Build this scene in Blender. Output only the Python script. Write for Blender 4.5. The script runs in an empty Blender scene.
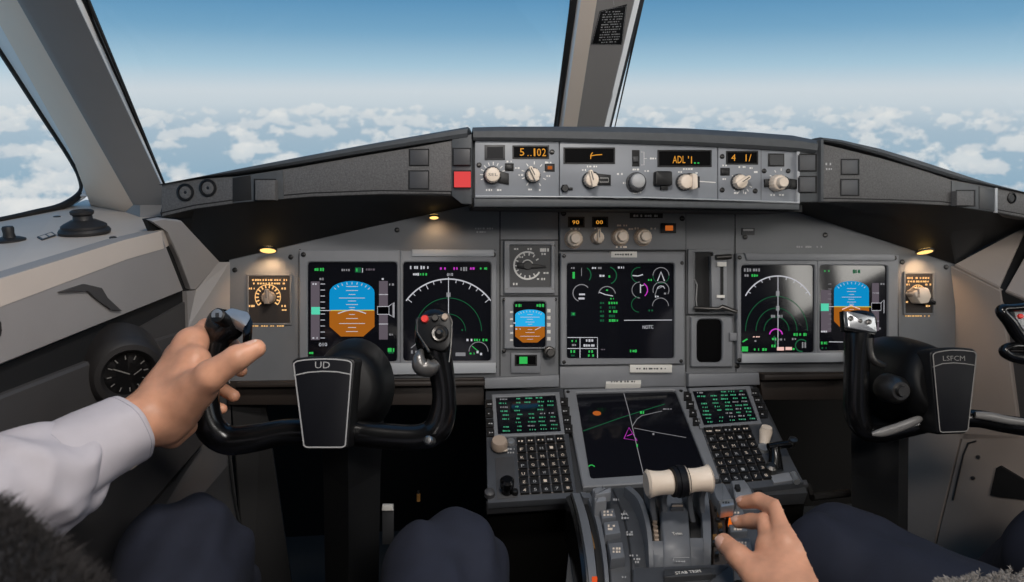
import bpy, bmesh, math, random
import numpy as np
from mathutils import Vector, Matrix
random.seed(7)
SC = bpy.context.scene
COL = SC.collection
R = math.radians
PI = math.pi
# ------------------------------------------------------------------ camera geometry
W, H, FPX = 1024, 582, 720.0
PITCH, YAW = R(14.6), R(6.0)
CAM = Vector((0, 0, 1.25))
FW = Vector((math.sin(YAW)*math.cos(PITCH), math.cos(YAW)*math.cos(PITCH), -math.sin(PITCH)))
RT = Vector((math.cos(YAW), -math.sin(YAW), 0))
UP = RT.cross(FW)
def ray(px, py): return FW + RT*((px-512)/FPX) + UP*((291-py)/FPX)
def at(px, py, d): return CAM + ray(px, py)*d
def atz(px, py, z):
    r = ray(px, py); return CAM + r*((z-CAM.z)/r.z)
def onplane(px, py, o, n):
    r = ray(px, py); return CAM + r*((o-CAM).dot(n)/r.dot(n))

class Frame:
    """a flat working plane in the cockpit: U to the right, V up it, N towards the crew"""
    def __init__(s, o, U, V):
        s.o = Vector(o); s.U = Vector(U).normalized(); s.V = Vector(V).normalized(); s.N = s.U.cross(s.V).normalized()
    def P(s, px, py, n=0.0):
        w = onplane(px, py, s.o+s.N*n, s.N)-s.o
        return (w.dot(s.U), w.dot(s.V))
    def W(s, u, v, n=0.0): return s.o+s.U*u+s.V*v+s.N*n
    def pw(s, px, py, n=0.0): return onplane(px, py, s.o+s.N*n, s.N)
    def sc(s, px, py):                       # metres per pixel there
        return (s.pw(px, py)-CAM).dot(FW)/FPX
    def mat(s, u=0, v=0, n=0):
        p = s.W(u, v, n)
        return Matrix(((s.U.x, s.V.x, s.N.x, p.x), (s.U.y, s.V.y, s.N.y, p.y), (s.U.z, s.V.z, s.N.z, p.z), (0, 0, 0, 1)))
def tilt(e): return Vector((0, math.cos(R(e)), math.sin(R(e))))
MAIN = Frame(at(512, 291, 1.45), (1, 0, 0), tilt(75))
MCPF = Frame(at(644, 168, 1.27), (1, 0, 0), tilt(80))
PED = Frame(MAIN.pw(630, 389), (1, 0, 0), tilt(18))
QF = Frame(at(650, 530, 1.07), (1, 0, 0), tilt(6))

# ------------------------------------------------------------------ materials
def lin(c):
    return tuple(((x/255)/12.92 if x/255 <= 0.04045 else ((x/255+0.055)/1.055)**2.4) for x in c)+(1.0,)
MATS = {}
def mat(name, col, rough=0.5, metal=0.0, bump=None, var=0.0, vscale=30, spec=0.5, coat=0.0, sss=0.0, alpha=None):
    m = bpy.data.materials.new(name); m.use_nodes = True
    nt = m.node_tree; b = nt.nodes['Principled BSDF']
    c = lin(col) if max(col) > 1.0 else tuple(col)+(1.0,)
    b.inputs['Base Color'].default_value = c
    b.inputs['Roughness'].default_value = rough
    b.inputs['Metallic'].default_value = metal
    b.inputs['Specular IOR Level'].default_value = spec
    b.inputs['Coat Weight'].default_value = coat
    if sss:
        b.inputs['Subsurface Weight'].default_value = sss
        b.inputs['Subsurface Radius'].default_value = (0.012, 0.005, 0.003)
        b.inputs['Subsurface Scale'].default_value = 0.6
    tc = nt.nodes.new('ShaderNodeTexCoord')
    if var:
        n = nt.nodes.new('ShaderNodeTexNoise'); n.inputs['Scale'].default_value = vscale; n.inputs['Detail'].default_value = 5
        nt.links.new(tc.outputs['Object'], n.inputs['Vector'])
        r = nt.nodes.new('ShaderNodeValToRGB')
        r.color_ramp.elements[0].position = 0.3; r.color_ramp.elements[1].position = 0.7
        r.color_ramp.elements[0].color = tuple(x*(1-var) for x in c[:3])+(1,)
        r.color_ramp.elements[1].color = tuple(min(1, x*(1+var)) for x in c[:3])+(1,)
        nt.links.new(n.outputs['Fac'], r.inputs['Fac']); nt.links.new(r.outputs['Color'], b.inputs['Base Color'])
    if bump:
        n2 = nt.nodes.new('ShaderNodeTexNoise'); n2.inputs['Scale'].default_value = bump[0]; n2.inputs['Detail'].default_value = 3
        nt.links.new(tc.outputs['Object'], n2.inputs['Vector'])
        bp = nt.nodes.new('ShaderNodeBump'); bp.inputs['Strength'].default_value = bump[1]; bp.inputs['Distance'].default_value = bump[2]
        nt.links.new(n2.outputs['Fac'], bp.inputs['Height']); nt.links.new(bp.outputs['Normal'], b.inputs['Normal'])
    MATS[name] = m
    return m
def emat(name, col, s=1.0):
    m = bpy.data.materials.new(name); m.use_nodes = True
    nt = m.node_tree; nt.nodes.clear()
    e = nt.nodes.new('ShaderNodeEmission'); o = nt.nodes.new('ShaderNodeOutputMaterial')
    e.inputs['Color'].default_value = lin(col); e.inputs['Strength'].default_value = s
    nt.links.new(e.outputs[0], o.inputs[0]); MATS[name] = m
    return m
mat('wall_grey', (148, 144, 142), 0.55, var=0.05, vscale=8, bump=(420, 0.06, 0.001))
mat('wall_warm', (160, 149, 141), 0.55, var=0.05, vscale=8)
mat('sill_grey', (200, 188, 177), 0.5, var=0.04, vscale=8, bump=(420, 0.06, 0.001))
mat('lit_post_face', (226, 205, 185), 0.5, var=0.03, vscale=6)  # side faces of the posts: window light put into a paler colour
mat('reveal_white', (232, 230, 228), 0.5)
mat('drum_black', (11, 11, 12), 0.5, spec=0.25)
mat('bar_grey', (120, 118, 116), 0.35)
mat('post_grey', (132, 129, 127), 0.5, var=0.04, vscale=6)
mat('lower_wall_grey', (66, 64, 64), 0.6, var=0.08, vscale=8, bump=(300, 0.08, 0.001))
mat('panel_grey', (106, 108, 111), 0.5, var=0.06, vscale=14, bump=(900, 0.05, 0.0006))
mat('bezel_grey', (122, 124, 128), 0.45, var=0.05, vscale=25)
mat('faceplate_grey', (124, 128, 134), 0.42, var=0.05, vscale=20, bump=(900, 0.05, 0.0006))
mat('light_edge', (165, 168, 172), 0.4)
mat('hood_leather', (88, 87, 87), 0.62, var=0.22, vscale=330, bump=(380, 0.55, 0.0012))
mat('hood_dark', (70, 73, 76), 0.55, var=0.1, vscale=60, bump=(500, 0.2, 0.0008))
mat('black_matte', (18, 18, 19), 0.75)
mat('black_plastic', (18, 18, 19), 0.42, spec=0.35, bump=(600, 0.08, 0.0006))
mat('black_gloss', (13, 13, 14), 0.2, spec=0.55)
mat('hub_black', (15, 16, 21), 0.5, spec=0.2)
mat('dark_grey', (52, 53, 55), 0.5, var=0.08, vscale=40)
mat('button_grey', (66, 66, 68), 0.5, var=0.05, vscale=60)
mat('key_black', (24, 22, 21), 0.45)
mat('cream', (222, 206, 188), 0.42, var=0.04, vscale=30)
mat('cream_dark', (168, 150, 134), 0.45)
mat('white_paint', (214, 212, 208), 0.5)
mat('dim_paint', (165, 165, 165), 0.5)
mat('label_white', (222, 219, 212), 0.55)
mat('quadrant_grey', (98, 101, 106), 0.45, var=0.08, vscale=25)
mat('quadrant_dark', (66, 68, 72), 0.45, var=0.1, vscale=25)
mat('metal', (150, 150, 150), 0.28, 0.9)
mat('metal_dark', (92, 90, 88), 0.35, 0.9)
mat('trigger_metal', (120, 118, 116), 0.33, 0.7)
mat('kick_dark', (28, 27, 27), 0.7)
mat('silver', (176, 178, 180), 0.33, 0.7, var=0.08, vscale=60)
mat('red_button', (225, 60, 55), 0.35)
mat('rubber', (34, 32, 32), 0.55)
mat('seal', (30, 27, 25), 0.6, var=0.3, vscale=50)
mat('screen_glass', (19, 20, 26), 0.08, spec=0.6)
mat('glass_black', (7, 7, 8), 0.5, spec=0.04)
mat('footwell_black', (11, 10, 9), 0.95, spec=0.1)
mat('brown_dark', (44, 36, 31), 0.6, var=0.15, vscale=20)
mat('carpet', (17, 16, 15), 0.95, bump=(700, 0.5, 0.002))
mat('ceiling_grey', (120, 118, 116), 0.7)
mat('amber_metal', (150, 110, 60), 0.4, 0.4, var=0.3, vscale=120)
mat('skin', (0.61, 0.305, 0.19), 0.43, var=0.16, vscale=38, bump=(170, 0.16, 0.0012), sss=0.12, spec=0.4)
mat('nail', (0.68, 0.40, 0.30), 0.3, spec=0.5)
mat('nail_tip', (0.76, 0.58, 0.47), 0.35)
mat('shirt', (190, 184, 189), 0.75, var=0.03, vscale=60, bump=(1400, 0.1, 0.0005))
mat('thread', (150, 148, 158), 0.8)
mat('trousers', (29, 33, 48), 0.85, var=0.12, vscale=35, bump=(900, 0.25, 0.0006))
mat('wool_grey', (150, 144, 138), 0.95, var=0.2, vscale=60)
mat('gauge_mark', (120, 118, 115), 0.5)
mat('wool_dark', (38, 35, 35), 0.95, var=0.25, vscale=60)
mat('seat_fabric', (20, 20, 25), 0.9, bump=(600, 0.3, 0.001))
emat('e_white', (190, 190, 196)); emat('e_dim', (128, 127, 130)); emat('e_green', (52, 178, 82)); emat('e_dgreen', (27, 86, 56))
emat('e_cyan', (85, 205, 170)); emat('e_mag', (195, 60, 190)); emat('e_sky', (12, 138, 196)); emat('e_sky_bright', (38, 170, 228))
emat('e_ground', (160, 92, 26)); emat('e_amber', (222, 152, 56)); emat('e_yellow', (190, 190, 80)); emat('e_tape', (92, 84, 92))
emat('e_orange', (255, 120, 30), 0.75); emat('e_cdu', (66, 150, 112)); emat('e_glow', (168, 88, 36)); emat('e_red', (235, 88, 42), 0.8); emat('e_redlit', (222, 74, 74))
emat('e_warm', (255, 214, 150), 1.3); emat('e_lamp', (255, 205, 120), 1.6); emat('e_backlit', (255, 200, 130)); emat('e_black', (3, 3, 4))
emat('e_pinkish', (235, 190, 180))
def glass_mat():
    m = bpy.data.materials.new('window_glass'); m.use_nodes = True; nt = m.node_tree; nt.nodes.clear()
    t = nt.nodes.new('ShaderNodeBsdfTransparent'); g = nt.nodes.new('ShaderNodeBsdfGlossy'); mx = nt.nodes.new('ShaderNodeMixShader')
    o = nt.nodes.new('ShaderNodeOutputMaterial')
    t.inputs[0].default_value = (0.985, 0.992, 0.99, 1); g.inputs['Roughness'].default_value = 0.02
    mx.inputs[0].default_value = 0.025
    nt.links.new(t.outputs[0], mx.inputs[1]); nt.links.new(g.outputs[0], mx.inputs[2]); nt.links.new(mx.outputs[0], o.inputs[0])
    MATS['window_glass'] = m
glass_mat()

# ------------------------------------------------------------------ mesh building (world coordinates)
class MB:
    def __init__(s): s.v = []; s.f = []; s.m = []
    def add(s, vs, fs, mi=0):
        b = len(s.v); s.v += [Vector(p) for p in vs]
        for f in fs: s.f.append([b+i for i in f]); s.m.append(mi)
    def loops(s, rings, mi=0, cap0=True, cap1=True, closed=True):
        """skin between rings of equal length"""
        n = len(rings[0]); vs = [p for r in rings for p in r]; fs = []
        for k in range(len(rings)-1):
            for i in range(n if closed else n-1):
                j = (i+1) % n
                fs.append([k*n+i, k*n+j, (k+1)*n+j, (k+1)*n+i])
        if cap0: fs.append(list(range(n))[::-1])
        if cap1: fs.append([(len(rings)-1)*n+i for i in range(n)])
        s.add(vs, fs, mi)
    def prism(s, fr, pts, n0, n1, bev=0.0, mi=0):
        if area2(pts) < 0: pts = pts[::-1]
        rings = [[fr.W(u, v, n0) for u, v in pts]]
        if bev > 0:
            rings.append([fr.W(u, v, n1-bev) for u, v in pts])
            rings.append([fr.W(u, v, n1-bev*0.3) for u, v in inset(pts, bev*0.3)])
            rings.append([fr.W(u, v, n1) for u, v in inset(pts, bev)])
        else: rings.append([fr.W(u, v, n1) for u, v in pts])
        s.loops(rings, mi)
    def ring(s, fr, outer, inner, n0, n1, bev=0.001, mi=0):
        """a frame: two loops of the same length"""
        if area2(outer) < 0: outer = outer[::-1]
        if area2(inner) < 0: inner = inner[::-1]
        rs = [[fr.W(u, v, n0) for u, v in outer], [fr.W(u, v, n1-bev) for u, v in outer], [fr.W(u, v, n1) for u, v in inset(outer, bev)],
              [fr.W(u, v, n1) for u, v in inset(inner, -bev)], [fr.W(u, v, n1-bev) for u, v in inner], [fr.W(u, v, n0) for u, v in inner]]
        s.loops(rs+[rs[0]], mi, False, False)
    def lathe(s, fr, c, prof, seg=24, mi=0, squash=1.0, ang=0.0, flute=0.0, nfl=12):
        rings = []
        for r, n in prof:
            ring = []
            for k in range(seg):
                a = 2*PI*k/seg
                rr = max(r, 1e-5)*(1+flute*(1 if (k*nfl*2//seg) % 2 else -1))
                x, y = rr*math.cos(a), rr*math.sin(a)*squash
                ring.append(fr.W(c[0]+x*math.cos(ang)-y*math.sin(ang), c[1]+x*math.sin(ang)+y*math.cos(ang), n))
            rings.append(ring)
        s.loops(rings, mi)
    def ribbon(s, fr, pts, w, n, mi=0, closed=False, th=0.0003):
        k = len(pts); rl = []
        for i in range(k):
            a = pts[(i-1) % k] if (i > 0 or closed) else pts[i]; b = pts[(i+1) % k] if (i < k-1 or closed) else pts[i]
            dx, dy = b[0]-a[0], b[1]-a[1]; L = math.hypot(dx, dy) or 1
            nx, ny = -dy/L*w/2, dx/L*w/2
            rl.append(((pts[i][0]-nx, pts[i][1]-ny), (pts[i][0]+nx, pts[i][1]+ny)))
        if closed: rl.append(rl[0])
        for (a, b), (c, d) in zip(rl[:-1], rl[1:]):
            s.add([fr.W(*a, n), fr.W(*c, n), fr.W(*d, n), fr.W(*b, n)], [[0, 1, 2, 3]], mi)
    def tube(s, pts, rad, seg=12, mi=0, closed=False, cap=True, squash=1.0, upv=None):
        pts = [Vector(p) for p in pts]; k = len(pts)
        if not isinstance(rad, (list, tuple)): rad = [rad]*k
        rings = []; prev = None
        for i in range(k):
            a = pts[(i-1) % k] if (i > 0 or closed) else pts[i]; b = pts[(i+1) % k] if (i < k-1 or closed) else pts[i]
            t = (b-a).normalized()
            if prev is None:
                ref = Vector(upv) if upv else (Vector((0, 0, 1)) if abs(t.z) < 0.9 else Vector((1, 0, 0)))
                x = t.cross(ref).normalized()
            else: x = (prev-t*prev.dot(t)).normalized()
            prev = x; y = t.cross(x)
            r = rad[i]; ra, rb = r if isinstance(r, tuple) else (r, r*squash)
            rings.append([pts[i]+x*ra*math.cos(2*PI*q/seg)+y*rb*math.sin(2*PI*q/seg) for q in range(seg)])
        if closed: s.loops(rings+[rings[0]], mi, False, False)
        else: s.loops(rings, mi, cap, cap)
    def slab(s, pts, th, mi=0, bev=0.0):
        """a panel of thickness th behind the polygon pts (world), facing the camera"""
        pts = [Vector(p) for p in pts]; n = Vector((0, 0, 0))
        for i in range(len(pts)): n += pts[i].cross(pts[(i+1) % len(pts)])
        n.normalize(); c = sum(pts, Vector())/len(pts)
        if n.dot(CAM-c) < 0: n = -n; pts = pts[::-1]
        back = [p-n*th for p in pts]
        if bev:
            e = [p+(c-p).normalized()*bev for p in pts]
            s.loops([back, [p-n*bev for p in pts], e])
        else: s.loops([back, pts], mi)
    def box(s, lo, hi, mi=0):
        x0, y0, z0 = lo; x1, y1, z1 = hi
        s.add([(x0, y0, z0), (x1, y0, z0), (x1, y1, z0), (x0, y1, z0), (x0, y0, z1), (x1, y0, z1), (x1, y1, z1), (x0, y1, z1)],
              [[3, 2, 1, 0], [4, 5, 6, 7], [0, 1, 5, 4], [1, 2, 6, 5], [2, 3, 7, 6], [3, 0, 4, 7]], mi)
def area2(p): return sum(p[i][0]*p[(i+1) % len(p)][1]-p[(i+1) % len(p)][0]*p[i][1] for i in range(len(p)))
def inset(pts, d):
    """offset a counter-clockwise polygon inwards"""
    out = []; k = len(pts)
    for i in range(k):
        a, b, c = Vector(pts[i-1]), Vector(pts[i]), Vector(pts[(i+1) % k])
        e1 = (b-a); e2 = (c-b)
        e1 = e1.normalized() if e1.length > 1e-9 else e2.normalized()
        e2 = e2.normalized() if e2.length > 1e-9 else e1
        n1 = Vector((-e1.y, e1.x)); n2 = Vector((-e2.y, e2.x))
        m = (n1+n2); m = m/max(m.length_squared/2, 0.25)
        q = b+m*d; out.append((q.x, q.y))
    return out
def rnd_poly(pts, r, k=4):
    """round the corners of a polygon"""
    out = []; n = len(pts)
    for i in range(n):
        a, b, c = Vector(pts[i-1]), Vector(pts[i]), Vector(pts[(i+1) % n])
        rr = min(r, (a-b).length*0.45, (c-b).length*0.45)
        p0 = b+(a-b).normalized()*rr; p1 = b+(c-b).normalized()*rr
        for j in range(k+1):
            t = j/k; q = p0*(1-t)**2+b*2*t*(1-t)+p1*t*t; out.append((q.x, q.y))
    return out
def arc(c, r, a0, a1, k=24, sq=1.0): return [(c[0]+r*math.cos(R(a0+(a1-a0)*i/k)), c[1]+r*sq*math.sin(R(a0+(a1-a0)*i/k))) for i in range(k+1)]
def quad(fr, x0, y0, x1, y1, n=0.0): return [fr.P(x0, y1, n), fr.P(x1, y1, n), fr.P(x1, y0, n), fr.P(x0, y0, n)]
def polyp(fr, pts, n=0.0): return [fr.P(x, y, n) for x, y in pts]
def catmull(pts, sub=6):
    pts = [tuple(p) for p in pts]; out = []; n = len(pts)
    for i in range(n-1):
        p0, p1, p2, p3 = pts[max(i-1, 0)], pts[i], pts[i+1], pts[min(i+2, n-1)]
        for j in range(sub):
            t = j/sub
            out.append(tuple(0.5*(2*b+(c-a)*t+(2*a-5*b+4*c-d)*t*t+(3*b-a-3*c+d)*t**3) for a, b, c, d in zip(p0, p1, p2, p3)))
    out.append(pts[-1]); return out

TEXTC = {}
def text_mesh(s):
    if s not in TEXTC:
        cu = bpy.data.curves.new('txt', 'FONT'); cu.body = s; cu.resolution_u = 2; cu.size = 1
        ob = bpy.data.objects.new('txt', cu); me = bpy.data.meshes.new_from_object(ob)
        vs = [v.co.copy() for v in me.vertices]; fs = [list(p.vertices) for p in me.polygons]
        bpy.data.objects.remove(ob); bpy.data.curves.remove(cu); bpy.data.meshes.remove(me)
        TEXTC[s] = (vs, fs)
    return TEXTC[s]
def text(mb, fr, s, px, py, hpx, n, mi=0, wpx=None, ang=0.0, bold=0.0):
    """lettering centred at a point of the panel, cap height hpx"""
    vs, fs = text_mesh(s)
    x0 = min(v.x for v in vs); x1 = max(v.x for v in vs); y0 = min(v.y for v in vs); y1 = max(v.y for v in vs)
    k = fr.sc(px, py); sy = hpx*k/max(y1-y0, 1e-3); sx = (wpx*k/max(x1-x0, 1e-3)) if wpx else sy
    cu, cv = fr.P(px, py, n); ca, sa = math.cos(ang), math.sin(ang)
    out = []
    for v in vs:
        x = (v.x-(x0+x1)/2)*sx; y = (v.y-(y0+y1)/2)*sy
        out.append(fr.W(cu+x*ca-y*sa, cv+x*sa+y*ca, n))
    mb.add(out, fs, mi)
def marks(mb, fr, px, py, wpx, hpx, n, mi=0, cw=2.2, seed=None):
    """a run of letter-sized marks too small to read"""
    rg = random.Random(seed if seed is not None else int(px*31+py*17))
    x = px-wpx/2
    while x < px+wpx/2-0.6:
        w = cw*rg.uniform(0.55, 1.0)
        h = hpx*rg.uniform(0.7, 1.0)
        mb.add([fr.W(*p, n) for p in quad(fr, x, py-h/2, min(x+w, px+wpx/2), py+h/2, n)], [[0, 1, 2, 3]], mi)
        x += cw*rg.choice([1.0, 1.15, 1.3, 1.9])

# ------------------------------------------------------------------ scene objects
MW = {}
def link_mesh(name, mb, mats, parent=None, smooth=35, mesh=None):
    me = bpy.data.meshes.new(name)
    inv = MW[parent.name].inverted() if parent else None
    vs = [tuple(inv @ v) if inv else tuple(v) for v in mb.v]
    org = None
    if not parent and vs:
        xs, ys, zs = zip(*vs); org = Vector(((min(xs)+max(xs))/2, (min(ys)+max(ys))/2, min(zs)))
        vs = [tuple(Vector(v)-org) for v in vs]
    me.from_pydata(vs, [], mb.f); me.update()
    if isinstance(mats, str): mats = [mats]
    for m in mats: me.materials.append(MATS[m])
    me.polygons.foreach_set('material_index', mb.m)
    bm = bmesh.new(); bm.from_mesh(me); bmesh.ops.recalc_face_normals(bm, faces=bm.faces); bm.to_mesh(me); bm.free()
    if smooth:
        me.polygons.foreach_set('use_smooth', [True]*len(me.polygons)); me.set_sharp_from_angle(angle=R(smooth))
    o = bpy.data.objects.new(name, me); COL.objects.link(o)
    if parent: o.parent = parent; MW[o.name] = MW[parent.name].copy()
    else:
        o.location = org if org else (0, 0, 0); MW[o.name] = Matrix.Translation(o.location)
    return o
def part(name, mb, mats, parent, label=None, smooth=35):
    o = link_mesh(name, mb, mats, parent, smooth)
    if label: o['label'] = label
    return o
def thing(name, label, cat, pos, group=None):
    o = bpy.data.objects.new(name, None); COL.objects.link(o); o.empty_display_size = 0.05
    if isinstance(pos, Matrix): o.matrix_world = pos; MW[o.name] = pos.copy()
    else: o.location = pos; MW[o.name] = Matrix.Translation(Vector(pos))
    o['label'] = label; o['category'] = cat
    if group: o['group'] = group
    return o
def solo(name, mb, mats, label, cat, group=None, smooth=35):
    o = link_mesh(name, mb, mats, None, smooth); o['label'] = label; o['category'] = cat
    if group: o['group'] = group
    return o
def struct(name, mb, mats, parent=None, smooth=35):
    o = link_mesh(name, mb, mats, parent, smooth)
    if not parent: o['kind'] = 'structure'
    return o
def put_copy(src, m, parent):
    """another child of parent sharing src's mesh, at world matrix m"""
    c = src.copy(); COL.objects.link(c); c.parent = parent
    c.matrix_local = MW[parent.name].inverted() @ m; MW[c.name] = m.copy()
    return c
LOCAL = Frame((0, 0, 0), (1, 0, 0), (0, 1, 0))

# common panel fittings ------------------------------------------------
def screw(parent, fr, px, py, r=2.6, n=0.0):
    mb = MB(); k = fr.sc(px, py); c = fr.P(px, py, n)
    mb.lathe(fr, c, [(r*k, n-0.002), (r*k, n+0.0012), (r*k*0.75, n+0.0018), (0, n+0.0018)], 12)
    mb.prism(fr, [(c[0]-r*k*0.55, c[1]-r*k*0.12), (c[0]+r*k*0.55, c[1]-r*k*0.12), (c[0]+r*k*0.55, c[1]+r*k*0.12), (c[0]-r*k*0.55, c[1]+r*k*0.12)], n+0.0017, n+0.0022, 0, 1)
    return part('screw', mb, ['black_plastic', 'metal_dark'], parent)
def knob(parent, fr, px, py, rpx, h=0.02, m='cream', pang=90, style='pointer', skirt=None, n0=0.0, label=None):
    """a rotary knob: skirt, fluted cap and a pointer bar"""
    k = fr.sc(px, py); c = fr.P(px, py, n0+h); r = rpx*k
    mb = MB()
    if skirt: mb.lathe(fr, c, [(r*1.12, n0), (r*1.12, n0+h*0.22), (r*0.95, n0+h*0.34), (0, n0+h*0.34)], 28, 1)
    mb.lathe(fr, c, [(r*0.92, n0), (r*0.97, n0+h*0.3), (r*0.92, n0+h*0.85), (r*0.82, n0+h*0.97), (r*0.7, n0+h), (0, n0+h)], 32, 0, flute=0.035, nfl=16)
    o = part('knob', mb, [m, skirt or m], parent, label)
    a = R(pang); d = Vector((math.cos(a), math.sin(a))); q = Vector((-d.y, d.x)); C = Vector(c)
    mb2 = MB()
    if style == 'bar':
        pts = [C-d*r*0.95-q*r*0.34, C+d*r*1.15-q*r*0.24, C+d*r*1.3, C+d*r*1.15+q*r*0.24, C-d*r*0.95+q*r*0.34]
        mb2.prism(fr, [tuple(p) for p in pts], n0+h*0.6, n0+h*1.35, r*0.12)
        part('grip_bar', mb2, m, o)
        mb3 = MB(); pts = [C-d*r*0.1-q*r*0.06, C+d*r*1.05-q*r*0.06, C+d*r*1.05+q*r*0.06, C-d*r*0.1+q*r*0.06]
        mb3.prism(fr, [tuple(p) for p in pts], n0+h*1.3, n0+h*1.37); part('pointer_line', mb3, 'dark_grey', o)
    elif style == 'pointer':
        pts = [C-d*r*0.75-q*r*0.09, C+d*r*0.85-q*r*0.09, C+d*r*0.85+q*r*0.09, C-d*r*0.75+q*r*0.09]
        mb2.prism(fr, [tuple(p) for p in pts], n0+h*0.95, n0+h*1.02); part('pointer_line', mb2, 'dark_grey', o)
    elif style == 'round':
        mb2.lathe(fr, c, [(r*0.62, n0+h*0.9), (r*0.62, n0+h*1.45), (r*0.52, n0+h*1.55), (0, n0+h*1.55)], 24)
        part('inner_knob', mb2, m, o)
    return o
def button(parent, fr, x0, y0, x1, y1, m='button_grey', h=0.004, n0=0.0, gap='black_matte', name='button', label=None, bev=0.0012):
    mb = MB()
    g = 1.2
    mb.prism(fr, quad(fr, x0-g, y0-g, x1+g, y1+g, n0), n0-0.002, n0+0.0006, 0, 1)
    mb.prism(fr, quad(fr, x0, y0, x1, y1, n0+h), n0, n0+h, bev, 0)
    return part(name, mb, [m, gap], parent, label)
# ================================================================== THE SKY
SUNGLOW = 8.0
def build_world():
    w = bpy.data.worlds.new('sky'); SC.world = w; w.use_nodes = True
    nt = w.node_tree; nt.nodes.clear(); N = nt.nodes; L = nt.links
    def val(x, sock):
        if isinstance(x, (int, float)): sock.default_value = x
        else: L.new(x, sock)
    def M(op, a, b=None, c=None, clamp=False):
        n = N.new('ShaderNodeMath'); n.operation = op; n.use_clamp = clamp
        val(a, n.inputs[0])
        if b is not None: val(b, n.inputs[1])
        if c is not None: val(c, n.inputs[2])
        return n.outputs[0]
    def ramp(x, stops):
        n = N.new('ShaderNodeValToRGB'); e = n.color_ramp.elements
        while len(e) < len(stops): e.new(0.5)
        for k, (p, c) in enumerate(stops): e[k].position = p; e[k].color = lin(c)
        val(x, n.inputs[0]); return n.outputs[0]
    def mixc(f, a, b):
        n = N.new('ShaderNodeMix'); n.data_type = 'RGBA'; val(f, n.inputs[0]); L.new(a, n.inputs[6]); L.new(b, n.inputs[7]); return n.outputs[2]
    def rgb(c):
        n = N.new('ShaderNodeRGB'); n.outputs[0].default_value = lin(c); return n.outputs[0]
    tc = N.new('ShaderNodeTexCoord'); sep = N.new('ShaderNodeSeparateXYZ'); L.new(tc.outputs['Generated'], sep.inputs[0])
    x, y, z = sep.outputs
    t = M('MULTIPLY_ADD', z, 0.5, 0.5)
    def zz(v): return v*0.5+0.5
    base = ramp(t, [(0.0, (95, 130, 158)), (zz(-0.2), (128, 162, 187)), (zz(-0.09), (148, 178, 199)), (zz(-0.03), (170, 191, 207)), (zz(0.0), (203, 214, 222)),
                    (zz(0.018), (210, 219, 226)), (zz(0.048), (170, 202, 221)), (zz(0.09), (122, 170, 203)), (zz(0.14), (86, 144, 187)), (1.0, (70, 118, 165))])
    down = M('MAXIMUM', M('MULTIPLY', z, -1.0), 0.0)
    col = base
    az = M('ARCTAN2', x, y)
    # rows of cumulus, far to near: each row is a band of puffs just under the horizon
    ROWS = 14
    for k in range(ROWS):
        q = k/(ROWS-1); e0 = 0.011+0.25*q**1.6; hr = 0.0085+0.21*e0; f = 0.50/hr
        cv = N.new('ShaderNodeCombineXYZ'); L.new(M('MULTIPLY', az, f), cv.inputs[0]); L.new(M('MULTIPLY', z, f*1.55), cv.inputs[1]); cv.inputs[2].default_value = 11.3*k+2.0
        n = N.new('ShaderNodeTexNoise'); n.inputs['Scale'].default_value = 0.78; n.inputs['Detail'].default_value = 6.0; n.inputs['Roughness'].default_value = 0.56
        L.new(cv.outputs[0], n.inputs['Vector'])
        v = M('DIVIDE', M('ADD', z, e0), hr)                            # -1 at the base of the row, +1 at its top
        low = M('MAXIMUM', M('MULTIPLY', v, -1.0), 0.0); high = M('MAXIMUM', v, 0.0)
        pen = M('ADD', M('MULTIPLY', M('MULTIPLY', low, low), 0.30), M('MULTIPLY', M('MULTIPLY', high, high), 0.13))
        d = M('SUBTRACT', M('SUBTRACT', n.outputs['Fac'], pen), 0.484)
        soft = 16.0
        a = M('MULTIPLY', M('MULTIPLY', d, soft, clamp=True), 0.60+0.36*q)
        tone = M('ADD', M('MULTIPLY_ADD', v, 0.42, 0.38), M('MULTIPLY', d, 2.2), clamp=True)
        lo = rgb(tuple(int(p+(r-p)*q) for p, r in zip((205, 211, 217), (186, 197, 208)))); hi = rgb(tuple(int(p+(r-p)*q) for p, r in zip((232, 233, 233), (250, 246, 242))))
        col = mixc(a, col, mixc(tone, lo, hi))
    # the sun stands low behind the right shoulder: the sky brightens broadly around it
    sd = Vector((0.52, -0.80, 0.30)).normalized()
    dp = N.new('ShaderNodeVectorMath'); dp.operation = 'DOT_PRODUCT'; L.new(tc.outputs['Generated'], dp.inputs[0]); dp.inputs[1].default_value = sd
    lobe = M('MULTIPLY', M('POWER', M('MAXIMUM', dp.outputs['Value'], 0.0), 9.0), SUNGLOW)
    ad = N.new('ShaderNodeMix'); ad.data_type = 'RGBA'; ad.blend_type = 'ADD'; ad.inputs[0].default_value = 1.0; L.new(col, ad.inputs[6])
    gl = N.new('ShaderNodeMix'); gl.data_type = 'RGBA'; L.new(lobe, gl.inputs[0]); gl.clamp_factor = False; gl.inputs[6].default_value = (0, 0, 0, 1); gl.inputs[7].default_value = (1.0, 0.93, 0.84, 1)
    L.new(gl.outputs[2], ad.inputs[7]); col = ad.outputs[2]
    bg = N.new('ShaderNodeBackground'); L.new(col, bg.inputs[0]); bg.inputs[1].default_value = 1.0
    out = N.new('ShaderNodeOutputWorld'); L.new(bg.outputs[0], out.inputs[0])
build_world()

# ================================================================== SHELL: walls, posts, windows
def wall_plane(p, q):
    p = Vector(p); q = Vector(q); d = (q-p); d.z = 0; d.normalize()
    return p, Vector((d.y, -d.x, 0))
WLo, WLn = wall_plane((-0.515, 0.88, 0), (-0.43, 1.42, 0))
def wl(px, py, off=0.0): return onplane(px, py, WLo+WLn*off, WLn)     # off > 0 : into the cabin
ZS = 1.035
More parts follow.
